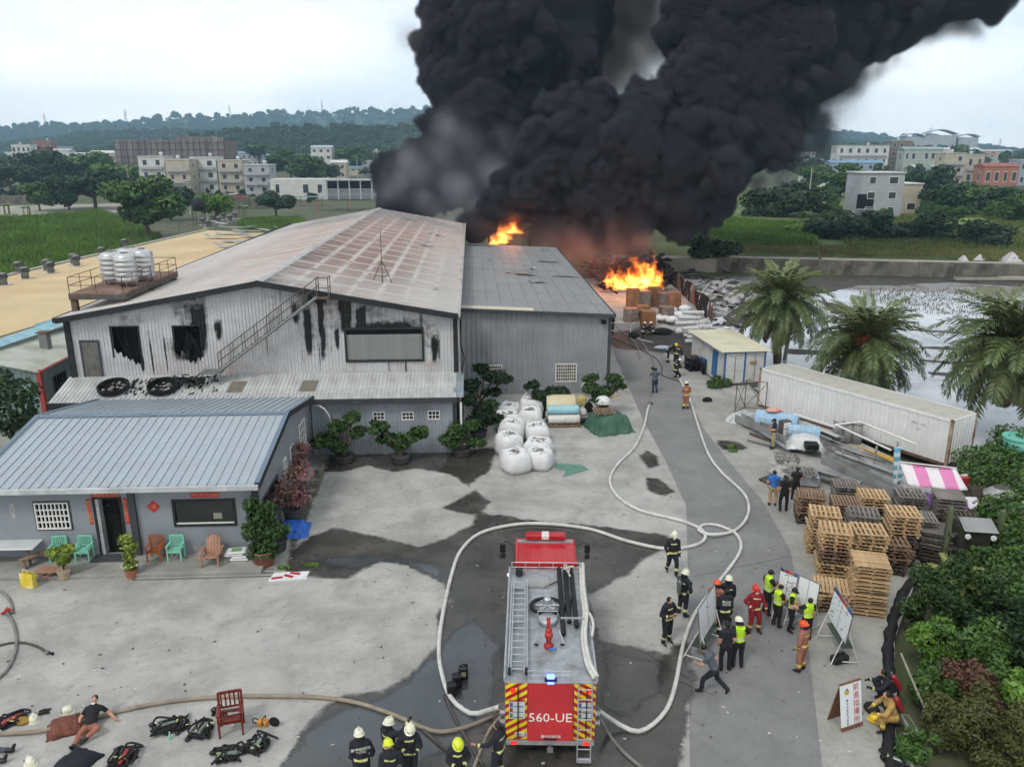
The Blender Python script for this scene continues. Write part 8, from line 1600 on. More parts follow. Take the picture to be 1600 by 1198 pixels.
# ---- grasses
def grass(name,lab,poly,n,h,mat,z,seed,blades=4):
 q=np.random.default_rng(seed); P=np.array([(p.x,p.y) for p in [G(x,y,z) for x,y in poly]]); lo,hi=P.min(0),P.max(0); pts=[]
 while len(pts)<n:
  c=q.uniform(lo,hi,size=(4096,2)); ins=np.zeros(4096,bool); j=len(P)-1
  for i in range(len(P)):
   a,b=P[i],P[j]; cr=((a[1]>c[:,1])!=(b[1]>c[:,1]))&(c[:,0]<(b[0]-a[0])*(c[:,1]-a[1])/(b[1]-a[1]+1e-9)+a[0]); ins^=cr; j=i
  pts+=list(c[ins])
 C=np.repeat(np.array(pts[:n]),blades,0); N=len(C); C=C+q.normal(size=(N,2))*.22; patch=np.array([mnoise.noise(Vector((x*.12,y*.12,seed))) for x,y in np.array(pts[:n])]); patch=np.repeat(patch,blades)
 H=h*(1+.5*patch)*q.uniform(.6,1.3,N); a=q.uniform(0,6.28,N); w=.05*h+.03; ln=q.uniform(.1,.5,N)*H; b2=q.uniform(0,6.28,N)
 B0=np.stack([C[:,0]-w*np.cos(a),C[:,1]-w*np.sin(a),np.full(N,z)],1); B1=np.stack([C[:,0]+w*np.cos(a),C[:,1]+w*np.sin(a),np.full(N,z)],1); M1=np.stack([C[:,0]+ln*.35*np.cos(b2),C[:,1]+ln*.35*np.sin(b2),z+H*.6],1); Tp=np.stack([C[:,0]+ln*np.cos(b2),C[:,1]+ln*np.sin(b2),z+H],1)
 V=np.stack([B0,B1,M1+(B1-B0)*.35,Tp,M1-(B1-B0)*.35],1).reshape(-1,3)
 me=bpy.data.meshes.new(name); me.vertices.add(5*N); me.vertices.foreach_set('co',V.ravel()); me.loops.add(5*N); me.loops.foreach_set('vertex_index',np.arange(5*N)); me.polygons.add(N); me.polygons.foreach_set('loop_start',np.arange(0,5*N,5)); me.polygons.foreach_set('loop_total',np.full(N,5)); me.update(calc_edges=True)
 br=np.clip(1+.45*patch,.5,1.6)*q.uniform(.7,1.25,N); col=np.stack([br*q.uniform(.85,1.25,N),br,br*q.uniform(.7,1.,N),np.ones(N)],1); at=me.color_attributes.new('tint','FLOAT_COLOR','POINT'); at.data.foreach_set('color',np.repeat(col,5,0).astype(np.float32).ravel()); me.materials.append(mat)
 return tag(ob(name,me),lab,'grass',kind='stuff')
gG=leafmat('grass_green',S(112,148,66),S(86,122,48)); gD=leafmat('grass_dry',S(140,140,92),S(104,118,64))
grass('grass','tall bright green grass field left of the ochre roof',[(-60,345),(60,340),(150,330),(195,345),(250,372),(215,392),(120,412),(20,436),(-80,450)],9000,1.1,gG,-.4,1); grass('grass','green grass behind the heap of torn sheets',[(385,342),(470,342),(480,352),(440,362),(395,360),(370,352)],1800,.8,gG,-.4,2)
grass('grass','bright grass bank right of the smoke',[(1060,372),(1130,345),(1260,350),(1280,385),(1150,388),(1060,385)],4500,.9,gG,1.6,3); grass('grass','dry grass along the canal track',[(1140,388),(1300,386),(1600,395),(1600,408),(1400,399),(1150,393)],3200,.5,gD,1.6,4)
grass('grass','rough grass around the grey house',[(1300,345),(1600,330),(1640,395),(1320,392)],5200,.7,leafmat('grass_rough',S(122,134,70),S(90,108,50)),1.6,5); grass('reeds','rice stubble standing in the flooded paddy',[(1330,450),(1600,452),(1600,500),(1420,490)],1100,.2,leafmat('stubble',S(116,112,92),S(92,90,76)),-.28,6,2)
# ================================================================== HILLS AND FOREST
def ridge(name,D,back,crest,foot,mat,lab,step=16):
 xs=list(range(-260,1900,step)); P=[]
 for x in xs:
  k=[c for c in crest]; y=np.interp(x,[c[0] for c in k],[c[1] for c in k]); r=_ray(x,599); r=Vector((r.x,r.y,0)).normalized()
  el=math.atan((599-y)/1257*math.cos(math.atan((x-800)/1308)))-PITCH; z=CAMH+D*math.tan(el); row=[]
  for f,zz in ((-foot,-.5),(-foot*.66,z*.25),(-foot*.33,z*.62),(0,z),(back*.4,z*.9),(back,-2)): dd=D+f; nn=1+.12*mnoise.noise(Vector((x*.02,f*.004,D*.01))); row.append(Vector((r.x*dd,r.y*dd,zz*nn if zz>0 else zz)))
  P.append(row)
 m=MB(); m.grid(P); m.f=[f[::-1] for f in m.f]; o=m.build(name,mat,None,True); return struct(o,lab),P
mHill=mk('wooded_hill',S(70,92,54),.95,.35,.012,8,bump=3,bscale=.06,stain=S(48,70,42),st_scale=.02,st_lo=.42,st_hi=.62)
h3,P3=ridge('hills',2600,500,[(-300,160),(0,157),(60,153),(150,160),(230,167),(300,165),(400,170),(500,172),(640,175),(800,180),(1200,190),(1340,192),(1400,184),(1460,190),(1600,194),(1900,190)],700,mHill,'far blue wooded hill range')
h2,P2=ridge('hills',1650,300,[(-300,182),(0,180),(150,183),(280,185),(370,196),(480,200),(640,205),(800,212),(1200,212),(1340,205),(1500,204),(1900,204)],420,mHill,'nearer wooded hills')
h1,P1=ridge('hills',980,200,[(-300,215),(0,212),(120,216),(250,214),(370,204),(430,200),(560,202),(640,206),(900,225),(1200,226),(1330,216),(1420,210),(1600,214),(1900,214)],200,mHill,'wooded slope behind the town')
def forest(name,P,n,smin,smax,var,seed,lab):
 q=random.Random(seed); V=[]; ns=len(P)-1
 for _ in range(n):
  i=q.randrange(ns); u=q.random(); k=q.choices((0,1,2,3),(1.2,1.2,1.4,.5))[0]; w=q.random(); a=P[i][k].lerp(P[i][k+1],w); b=P[i+1][k].lerp(P[i+1][k+1],w); p=a.lerp(b,u); V.append(p)
 me=bpy.data.meshes.new(name); me.from_pydata([tuple(v) for v in V],[],[]); me.update(); o=ob(name,me)
 ng=bpy.data.node_groups.new(name+'_scatter','GeometryNodeTree'); ng.interface.new_socket('Geometry',in_out='INPUT',socket_type='NodeSocketGeometry'); ng.interface.new_socket('Geometry',in_out='OUTPUT',socket_type='NodeSocketGeometry'); N=ng.nodes; L=ng.links
 gi=N.new('NodeGroupInput'); go=N.new('NodeGroupOutput'); ip=N.new('GeometryNodeInstanceOnPoints'); oi=N.new('GeometryNodeObjectInfo'); oi.inputs['Object'].default_value=var; oi.inputs['As Instance'].default_value=True
 rv=N.new('FunctionNodeRandomValue'); rv.data_type='FLOAT_VECTOR'; rv.inputs[0].default_value=(0,0,0); rv.inputs[1].default_value=(.1,.1,6.28); rs=N.new('FunctionNodeRandomValue'); rs.data_type='FLOAT'; rs.inputs[2].default_value=smin; rs.inputs[3].default_value=smax; rs.inputs['Seed'].default_value=3
 L.new(gi.outputs[0],ip.inputs['Points']); L.new(oi.outputs['Geometry'],ip.inputs['Instance']); L.new(rv.outputs[0],ip.inputs['Rotation']); L.new(rs.outputs[1],ip.inputs['Scale']); L.new(ip.outputs[0],go.inputs[0]); md=o.modifiers.new('scatter','NODES'); md.node_group=ng
 return tag(o,lab,'forest',kind='stuff')
fa=tree(640,262,40,30,'fa','dark tree at the town edge beside the smoke',TN); fb=tree(405,262,40,34,'fb','tree behind the beige town houses',TN); fc=tree(1505,262,40,28,'fc','tree among the houses below the hills',TN)
CA,CB,CC=[[c for c in r.children if c.name.startswith('crown')][0] for r in (fa,fb,fc)]
for cr in (CA,CB,CC): pass
P0=[[Vector((r_.x*d_,r_.y*d_,gz(d_))) for d_ in (480,560,640,720,790)] for r_ in [Vector((_ray(x,599).x,_ray(x,599).y,0)).normalized() for x in range(-100,1750,25)]]
forest('forest',P0,420,.6,1.1,CA,8,'belt of trees between the town and the slope'); BA,BB=[[c for c in bpy.data.objects if c.name.startswith('crown') and c.data==TV[k][0]][0] for k in 'ae']
forest('undergrowth',[[G(x,y,1.5) for y in (302,312,324,338,350)] for x in range(1240,1650,20)],150,.25,.55,BA,61,'bushes growing wild beyond the canal'); forest('undergrowth',[[G(x,y,-.4) for y in (284,292,300,309,318)] for x in range(-30,590,20)],150,.25,.55,BB,62,'bushes between the left town and the fields')
forest('forest',P1,2000,.9,1.6,CA,1,'dense green wood on the slope behind the town'); forest('forest',P1,2000,.9,1.7,CB,2,'taller trees in the wood behind the town'); forest('forest',P1,700,.9,1.5,CC,5,'lighter trees in the wood behind the town'); forest('forest',P2,3800,1.3,2.1,CB,3,'wood on the nearer hills'); forest('forest',P3,5200,1.7,3.0,CA,4,'wood on the far hills')
# ================================================================== FAR BUILDINGS
HW={k:mk('house_'+k,c,.8,.1,.3,4,stain=tuple(x*.72 for x in c),st_scale=.25,st_lo=.5,st_hi=.75) for k,c in dict(white=S(206,206,200),beige=S(186,176,156),grey=S(172,174,178),blue=S(156,168,184),pink=S(190,160,146),brick=S(150,92,76),brown=S(120,104,94),green=S(168,178,168),net=S(132,124,120),orange=S(172,112,88)).items()}
HR={k:mk('roofing_'+k,c,.6,.1,.3) for k,c in dict(grey=S(168,172,176),blue=S(112,146,170),green=S(140,160,150),red=S(150,84,70),white=S(204,204,200),teal=S(110,150,148)).items()}
WIN=MB().box(-.5,-.04,0,.5,.03,1).mesh('pane',mk('far_window',S(52,58,64),.3,.3,.5)); FRM=MB().box(-.56,-.06,-.06,.56,.0,0).box(-.56,-.06,1,.56,.0,1.06).box(-.56,-.06,0,-.5,0,1).box(.5,-.06,0,.56,0,1).mesh('window_frame',mWhite); BAL=MB().box(-.5,-1.0,0,.5,0,.12).box(-.5,-1.0,.12,.5,-.92,1.0).box(-.5,-.92,.12,-.44,0,1.0).box(.44,-.92,.12,.5,0,1.0)
def house(x0,x1,yt,yb,fl,wall,roof,lab,dep=9.,rz=0.,z=-.4,grp='houses of the far town',cols=None,bal=False,par=True,tank=True):
 a,b=(G(x0,yb,z),G(x1,yb,z)) if z>0 or yb>300 else (GT(x0,yb),GT(x1,yb)); a.z=b.z=(a.z+b.z)/2; w=(b-a).length; c=(a+b)/2; dist=(c-Vector((0,0,CAMH))).length; h=(yb-yt)*dist/1257*.98; r=T('town_house',lab,'house',c,math.atan2(b.y-a.y,b.x-a.x)+rz,grp); q=random.Random(int(x0*3+yt))
 MB().box(-w/2,0,0,w/2,dep,h).build('wall',HW[wall],r)
 if roof=='flat':
  rf=MB().box(-w/2-.25,-.25,h+.002,w/2+.25,dep+.25,h+.25).build('roof',HR['white'] if wall!='brick' else HR['grey'],r)
  if tank: MB().lathe([(.7,0),(.75,1.2),(.4,1.5)],10,Matrix.Translation((q.uniform(-.3,.3)*w,dep*.5,h+.26))).build('roof_tank',mTank,rf,True)
 elif roof in HR:
  m=MB(); rh=min(2.2,dep*.16); m.add([(-w/2-.4,-.4,h),(w/2+.4,-.4,h),(w/2+.4,dep/2,h+rh),(-w/2-.4,dep/2,h+rh),(w/2+.4,dep+.4,h),(-w/2-.4,dep+.4,h)],[(0,1,2,3),(3,2,4,5),(0,3,5),(1,4,2)]); m.build('roof',HR[roof],r)
 n=cols or max(1,min(6,int(w/3.4))); fh=h/fl
 for f in range(fl):
  for k in range(n):
   if q.random()<.12: continue
   x=-w/2+(k+.5)*w/n; ww=q.choice((1.3,1.6,1.9)); wh=fh*.42
   o=ob('window',FRM,r,(x,-.002,f*fh+fh*.32)); o.scale=(ww,1,wh); p=ob('pane',WIN,o)
  if bal and f>0: o=ob('balcony',BALM,r,(0,0,f*fh-.1)); o.scale=(w*.9,1,1)
 for s in (-1,1) if tank else ():
  for f in range(fl):
   o=ob('window',FRM,r,(s*(w/2+.002),dep*.45,f*fh+fh*.32),rot=(0,0,s*PI/2)); o.scale=(1.4,1,fh*.4); ob('pane',WIN,o)
 return r
BALM=BAL.mesh('balcony',HW['grey'])
H_=[(222,262,252,303,3,'white','flat','white three storey house with balconies, left one of the joined pair',True),(264,300,256,304,3,'beige','flat','cream three storey house right of the white balcony house',True),(302,342,252,302,3,'white','flat','white three storey house in the middle of the row',True),(344,382,256,302,3,'beige','flat','beige house at the right end of the white row',True),(384,424,262,304,3,'grey','flat','grey concrete house beside the parked red car',True),(22,52,232,258,2,'white','flat','white house on the far left among the trees',False),(54,84,226,254,3,'brick','flat','brick red house left of the netted building',False),(84,112,240,262,2,'white','grey','low white house before the brick one',False),(116,142,246,268,2,'green','grey','pale green shed house left of the netted building',False),(144,188,244,272,2,'beige','white','long beige house touching the netted building',False),(362,412,242,262,2,'grey','blue','blue roofed hall behind the white row',False),(436,484,246,266,1,'green','teal','teal roofed hall behind the green trees',False),(488,520,234,272,4,'white','grey','tall white gabled house left of the smoke',False),(518,542,256,280,2,'beige','white','small beige house right of the white gabled one',False),(568,584,240,262,3,'brick','flat','brick house at the left rim of the smoke',False),(584,602,238,260,2,'beige','flat','beige house at the left rim of the smoke',False),
 (1304,1384,234,278,3,'white','flat','long white apartment house on the right with open loggias',True),(1386,1420,228,276,4,'brown','flat','dark brown unfinished block on the right',False),(1296,1378,258,282,2,'blue','blue','long blue hall in front of the white apartments',False),(1408,1468,240,278,2,'green','green','pale green roofed hall right of the brown block',False),(1470,1502,248,292,3,'beige','flat','beige house right of the green roofed hall',True),(1504,1532,250,290,2,'beige','flat','second beige house left of the orange temple',True),(1534,1588,266,294,1,'orange','red','orange temple with red roof on the right',False),(1588,1625,258,292,2,'blue','flat','pale blue house at the right edge',False),(1256,1296,276,292,1,'white','white','low white sheds at the rim of the smoke',False),(1470,1530,236,250,1,'white','white','white roofed hall behind the beige houses',False),(1530,1580,240,256,1,'beige','grey','grey roofed hall far right below the hills',False),(1328,1358,216,226,1,'white','white','far white hall below the stadium',False),(1365,1400,212,222,1,'white','blue','far blue roofed hall below the stadium',False)]
for x0,x1,yt,yb,fl,wl,rf,lab,bal in H_: house(x0,x1,yt,yb,fl,wl,rf,lab,bal=bal)
qh=random.Random(44)
for k in range(52):
 lft=k<30; x=qh.uniform(-10,640) if lft else qh.uniform(1240,1620); y=qh.uniform(251,280) if lft else qh.uniform(250,284); wl=qh.choice(('white','white','beige','grey','green','pink')); rf=qh.choice(('flat','grey','white','blue','red','flat')); w=qh.uniform(16,34); fl=qh.choice((1,2,2,3))
 if lft and 185<x<360: continue
 house(x,x+w,y-fl*qh.uniform(5,7.5),y,fl,wl,rf,'small %s house with %s roof in the far %s part of the town'%(wl,rf,'left' if lft else 'right'),7.,qh.uniform(-.3,.3),grp='small far %s houses %s'%(wl,rf),tank=False)
gh=house(1340,1406,279,341,3,'grey','flat','pale grey three storey house beyond the canal',8.,0.03,1.5,None,cols=2,tank=False); c0=MB().box(-5.4,-.03,2.0,-1.6,-.005,5.2).build('loggia',mVoid,gh); MB().box(-5.5,-.9,1.9,-1.5,-.031,2.05).build('loggia_slab',HW['grey'],gh); house(1407,1436,294,335,2,'beige','flat','unpainted concrete annex right of the grey house',8.,0.,1.5,None,cols=1,tank=False)
# netted building under construction
nb_=house(188,357,236,290,5,'net','none','large building wrapped in grey brown scaffold netting','x' and 16.,grp=None,cols=1,tank=False) if 0 else None
a,b=GT(188,290),GT(357,290); w=(b-a).length; c=(a+b)/2; h=(290-228)*c.length/1257; r=T('netted_building','large building wrapped in grey brown scaffold netting','building',c,math.atan2(b.y-a.y,b.x-a.x)); MB().box(-w/2,0,0,w/2,18,h*.97).build('core',HW['brown'],r)
nn=18
for k in range(nn): x=-w/2+k*w/nn; MB().box(x+.1,-.9+.1*(k%3),1.5*((k*7)%3==0),x+w/nn-.1,-.8+.1*(k%3),h*(1.0+.015*math.sin(k*2.1)+(.06 if k>9 else 0))).build('net_panel',mk('scaffold_net',S(136,128,126),.9,.25,.3,5,rnd_=.2,stretch=(1,1,.2)),r)
for k in range(nn+1): MB().tube([(-w/2+k*w/nn,-1.1,0),(-w/2+k*w/nn,-1.1,h*.99)],.12,4).build('scaffold_pole',mDkSteel,r)
for k in range(7): MB().tube([(-w/2,-1.15,h*(k+.5)/7),(w/2,-1.15,h*(k+.5)/7)],.1,4).build('scaffold_ledger',mDkSteel,r)
# low white hall with dark open bay, teal awning and slatted roof in front of the smoke
hl=house(424,512,282,312,1,'white','none','long low white hall behind the ochre factory',10.,grp=None,cols=4,tank=False)
a,b=G(512,312,-.4),G(582,312,-.4); w=(b-a).length; c=(a+b)/2; r=T('open_shed','open dark shed with pale columns right of the white hall','shed',c,math.atan2(b.y-a.y,b.x-a.x)); MB().box(-w/2,1,0,w/2,9,6.3).build('interior',mVoid,r); MB().box(-w/2-.5,-.6,6.35,w/2+.5,9.3,6.7).build('roof',HR['grey'],r)
for k in range(5): MB().box(-w/2+k*w/4-.2,-.4,0,-w/2+k*w/4+.2,0,6.3).build('column',HW['grey'],r)
a,b=G(496,330,-.4),G(590,330,-.4); w=(b-a).length; c=(a+b)/2; r=T('slatted_canopy','pale ribbed canopy roof left of the smoke behind the hall','canopy',c,math.atan2(b.y-a.y,b.x-a.x)); n=9
for k in range(n): y=k*.9; MB().box(-w/2,y,3.4+k*.28,w/2,y+.8,3.5+k*.28).build('slat',HR['grey'],r)
for x in (-w/2+.3,0,w/2-.3): MB().box(x-.12,.2,0,x+.12,.44,3.4).build('post',HW['brick'],r)
r=T('awning','teal awning on the front of the low white hall','awning',G(470,322,-.4)); MB().box(-7,0,2.6,7,3,2.8).build('sheet',HR['teal'],r)
for x in (-6.5,0,6.5): MB().box(x-.1,.1,0,x+.1,.3,2.6).build('post',mDkSteel,r)
# black roof tank, poles, cars, tents
r=T('black_water_tank','black water tank on a stand behind the ochre roof','water tank',G(312,352,-.4)); MB().lathe([(1.2,3.2),(1.25,5.6),(.6,6.1)],14).build('tank',mRub,r,True)
for x in (-1,1):
 for y in (-1,1): MB().box(x-.08,y-.08,0,x+.08,y+.08,3.2).build('leg',mDkSteel,r)
for i,(x,y,hp,l) in enumerate([(204,305,40,'utility pole left of the white town houses'),(325,345,45,'white lamp post beside the black water tank'),(298,335,50,'brown utility pole beside the large round tree'),(403,320,45,'utility pole by the parked red car'),(129,282,24,'far pole among the dark trees'),(560,300,50,'pole beside the open shed'),(1262,330,60,'pole at the right rim of the smoke')]):
 p=G(x,y,-.4); hh=hp*p.length/1257; r=T('utility_pole',l,'pole',p); MB().tube([(0,0,0),(0,0,hh)],[.22,.14],7).build('shaft',mk('pole_concrete',S(168,166,160),.9,.12,2),r); MB().box(-1.0,-.06,hh-1.0,1.0,.06,hh-.88).build('cross_arm',mDkSteel,r)
def car(px,py,col,lab,rz,z=-.4):
 r=T('parked_car',lab,'car',G(px,py,z),rz,'cars in the far town'); mt=mk('car_'+lab[:8],col,.3,.05,1,coat=.5); MB().bev(-2.1,-.85,.35,2.1,.85,.95,.15).build('body',mt,r); MB().add([(-1.4,-.78,.95),(1.1,-.78,.95),(1.1,.78,.95),(-1.4,.78,.95),(-.9,-.68,1.45),(.6,-.68,1.45),(.6,.68,1.45),(-.9,.68,1.45)],[(0,1,5,4),(1,2,6,5),(2,3,7,6),(3,0,4,7)]).build('window_band',mGlass,r); MB().box(-.9,-.68,1.451,.6,.68,1.5).build('roof',mt,r)
 for x in (-1.3,1.3):
  for y in (-.8,.8): MB().lathe([(.1,-.1),(.33,-.1),(.33,.1),(.1,.1)],12,Matrix.Translation((x,y,.33))@Matrix.Rotation(PI/2,4,'X')).build('wheel',mRub,r)
car(376,310,S(170,44,50),'red car parked before the grey concrete house',.1); car(196,308,S(180,190,200),'silver car parked left of the white town houses',.0); car(362,306,S(205,205,205),'white car parked behind the red car',.1)
for i,(x,y,s) in enumerate([(1578,408,.9),(1530,406,.6),(1505,407,.5)]):
 r=T('cloth_tent',['large white cloth tent by the canal track','middle white cloth tent by the canal track','small white cloth heap by the canal track'][i],'tent',G(x,y,1.5),i*.7,scale=s); MB().add([(-1.4,-1,0),(1.4,-.9,0),(1.3,1,0),(-1.3,.9,0),(-.1,-.1,1.5),(.5,.2,1.3)],[(0,1,5,4),(1,2,5),(2,3,4,5),(3,0,4)]).build('canvas',mk('canvas_white',S(196,192,196),.8,.1,1),r); MB().tube([(-.1,-.1,0),(-.1,-.1,1.55)],.04,5).build('pole',mWood['brown'],r)
# flood wall of the left channel and right terrace wall
wall_run('flood_wall',[tuple(G(-40,318,-.4)),tuple(G(55,318,-.4))],0,2.4,.5,mCanal,'grey flood wall at the far left below the trees'); wall_run('flood_wall',[tuple(G(295,328,-.4)),tuple(G(424,326,-.4))],0,3.4,.5,mCanal,'brown grey retaining wall below the white town houses'); wall_run('flood_wall',[tuple(G(1480,300,-.4)),tuple(G(1640,304,-.4))],0,3.,.5,mCanal,'grey retaining wall below the orange temple')
# stadium with arched roof on the right hills
p=AY(1470,212,1120); st_=T('arched_stadium','far hillside stadium with arched roof on the right','stadium',(p.x,1120,p.z-6),-.3,scale=1.2)
for s,(x,w,hh) in enumerate([(0,36,11),(-27,22,7),(30,22,6)]): m=MB(); P=[[(x+(u-.5)*w,y,hh*.55+hh*.45*math.sin(PI*u)) for y in (0,26)] for u in np.linspace(0,1,11)]; m.grid(P); o=m.build('arched_roof',HR['grey'],st_); o.modifiers.new('s','SOLIDIFY').thickness=1; MB().box(x-w/2+1,2,-14,x+w/2-1,24,hh*.5).build('stand',HW['grey'],st_)
# transmission towers on the far ridge
def pylon():
 r=T('transmission_tower','x','transmission tower',(0,0,0),0,'towers along the far ridge'); m=MB()
 for sx_ in (-1,1):
  for sy in (-1,1): m.tube([(sx_*4,sy*4,0),(sx_*1.2,sy*1.2,26),(0,0,42)],.35,4)
 for k in range(6): z=k*4.5; w=4-2.8*z/26; m.tube([(-w,-w,z),(w,-w,z+4.5)],.25,4).tube([(w,-w,z),(-w,-w,z+4.5)],.25,4)
 m.build('lattice',mGal,r)
 for z in (27,32,37): MB().tube([(-7,0,z),(7,0,z)],.35,4).build('cross_arm',mGal,r)
 return r
PY=[(4,150,'first'),(133,156,'second'),(249,164,'third'),(398,169,'fourth'),(530,172,'fifth'),(1400,186,'sixth'),(1502,190,'seventh'),(1597,193,'eighth')]; p0=None
for x,y,l in PY:
 rr=_ray(x,599); rr=Vector((rr.x,rr.y,0)).normalized(); el=math.atan((599-y)/1257*math.cos(math.atan((x-800)/1308)))-PITCH; loc=(rr.x*2600,rr.y*2600,CAMH+2600*math.tan(el)-2); lab=l+' transmission tower from the left on the far ridge'
 if p0 is None: p0=pylon(); p0.location=loc; p0['label']=lab
 else: copy_tree(p0,None,lab,loc=loc,rz=x)
# ================================================================== SMOKE AND FIRE
def vnoise(shape,cell,rs,octaves=3,fall=.5):
 out=np.zeros(shape,np.float32); amp=1.; tot=0
 for o in range(octaves):
  c=cell/(2**o)
  if c<1.5: break
  g=rs.random([int(s/c)+3 for s in shape],dtype=np.float32)
  for ax in range(3):
   t=np.arange(shape[ax],dtype=np.float32)/c; i=t.astype(int); f=t-i; f=f*f*(3-2*f)
   sh=[1,1,1]; sh[ax]=-1; f=f.reshape(sh)
   g=np.take(g,i,axis=ax)*(1-f)+np.take(g,i+1,axis=ax)*f
  out+=g*amp; tot+=amp; amp*=fall
 return out/tot
def make_blobs(L,seed,lv=((12,.42,.9),(7,.4,.95))):
 q=np.random.default_rng(seed); out=[]
 def rec(c,r,s,l):
  out.append((c,r,s))
  if l<len(lv):
   n,k,d=lv[l]
   for _ in range(n):
    v=q.normal(size=3); v/=np.linalg.norm(v); rec(c+v*r*d,r*k*q.uniform(.6,1.3),s,l+1)
 for px,py,Y,rp,s in L:
  p=AY(px,py,Y); r=rp*Y/1257*1.0; rec(np.array(p,dtype=float),r,s,0)
 return out
def volume_object(name,dens,lo,hi,mat):
 nx,ny,nz_=dens.shape; me=bpy.data.meshes.new(name); me.vertices.add(dens.size)
 at=me.attributes.new('d','FLOAT','POINT'); at.data.foreach_set('value',np.ascontiguousarray(dens.transpose(2,1,0)).ravel().astype(np.float32))
 o=ob(name,me); me.materials.append(mat)
 ng=bpy.data.node_groups.new(name+'_nodes','GeometryNodeTree'); ng.interface.new_socket('Geometry',in_out='INPUT',socket_type='NodeSocketGeometry'); ng.interface.new_socket('Geometry',in_out='OUTPUT',socket_type='NodeSocketGeometry')
 N=ng.nodes; L=ng.links; gi=N.new('NodeGroupInput'); go=N.new('NodeGroupOutput')
 na=N.new('GeometryNodeInputNamedAttribute'); na.data_type='FLOAT'; na.inputs[0].default_value='d'
 ps=N.new('GeometryNodeInputPosition'); sb=N.new('ShaderNodeVectorMath'); sb.operation='SUBTRACT'; L.new(ps.outputs[0],sb.inputs[0]); sb.inputs[1].default_value=lo
 ml=N.new('ShaderNodeVectorMath'); ml.operation='MULTIPLY'; L.new(sb.outputs[0],ml.inputs[0]); ml.inputs[1].default_value=[(n-1)/(h-l) for n,h,l in zip(dens.shape,hi,lo)]
 sp=N.new('ShaderNodeSeparateXYZ'); L.new(ml.outputs[0],sp.inputs[0])
 def mt(op,a,b=None):
  n=N.new('ShaderNodeMath'); n.operation=op
  for i,x in enumerate((a,b)):
   if x is None: continue
   if isinstance(x,(int,float)): n.inputs[i].default_value=x
   else: L.new(x,n.inputs[i])
  return n.outputs[0]
 rx,ry,rz=[mt('ROUND',sp.outputs[i]) for i in range(3)]
 def im(op,a,b):
  n=N.new('FunctionNodeIntegerMath'); n.operation=op
  for i,x in enumerate((a,b)):
   if isinstance(x,int): n.inputs[i].default_value=x
   else: L.new(x,n.inputs[i])
  return n.outputs[0]
 idx=im('ADD',rx,im('MULTIPLY',im('ADD',ry,im('MULTIPLY',rz,ny)),nx))
 si=N.new('GeometryNodeSampleIndex'); si.data_type='FLOAT'; si.domain='POINT'; si.clamp=True
 L.new(gi.outputs[0],si.inputs[0]); L.new(na.outputs[0],si.inputs[1]); L.new(idx,si.inputs['Index'])
 vc=N.new('GeometryNodeVolumeCube'); L.new(si.outputs[0],vc.inputs['Density']); vc.inputs['Min'].default_value=lo; vc.inputs['Max'].default_value=hi
 vc.inputs['Resolution X'].default_value=nx; vc.inputs['Resolution Y'].default_value=ny; vc.inputs['Resolution Z'].default_value=nz_
 sm=N.new('GeometryNodeSetMaterial'); sm.inputs['Material'].default_value=mat; L.new(vc.outputs[0],sm.inputs[0]); L.new(sm.outputs[0],go.inputs[0])
 md=o.modifiers.new('volume','NODES'); md.node_group=ng; return o
def vol_mat(name,col,dens,aniso=0.,emit=None):
 m=bpy.data.materials.new(name); m.use_nodes=True; N=m.node_tree.nodes; L=m.node_tree.links; N.clear()
 out=N.new('ShaderNodeOutputMaterial'); pv=N.new('ShaderNodeVolumePrincipled'); pv.inputs['Color'].default_value=(*col,1); pv.inputs['Anisotropy'].default_value=aniso
 pv.inputs['Density'].default_value=dens; pv.inputs['Density Attribute'].default_value='density'
 L.new(pv.outputs[0],out.inputs['Volume']); return m
def smoke_field(L,lo,hi,vox,seed,lv,edge=.9,namp=1.5,ncell=6.,maxd=1.,ns=3.2):
 lo=np.array(lo,float); hi=np.array(hi,float); n=((hi-lo)/vox).astype(int)+1; hi=lo+(n-1)*vox
 sdf=np.full(n,9.,np.float32); soft=np.full(n,.0,np.float32)
 for c,r,s in make_blobs(L,seed,lv):
  R_=r+3.; a=np.maximum(0,((c-R_-lo)/vox).astype(int)); b=np.minimum(n,((c+R_-lo)/vox).astype(int)+2)
  if (b<=a).any(): continue
  g=[(lo[i]+np.arange(a[i],b[i])*vox-c[i]).astype(np.float32)**2 for i in range(3)]
  d=np.sqrt(g[0][:,None,None]+g[1][None,:,None]+g[2][None,None,:])-r
  sl=tuple(slice(a[i],b[i]) for i in range(3))
  if s>0:      # soft billow
   v=np.clip(-d/max(.5,s),0,1); soft[sl]=np.maximum(soft[sl],v*v*(3-2*v)*.8)
  else: sdf[sl]=np.minimum(sdf[sl],d)
 rs=np.random.default_rng(seed+1); nn=vnoise(tuple(n),ncell/vox,rs,4,.72)-.5
 d=sdf+nn*2*namp
 den=np.clip(-d/edge,0,1); den=den*den*(3-2*den)
 den=np.maximum(den,soft*np.clip(.5+nn*ns,0,1.2))
 return den*maxd,tuple(lo),tuple(hi)
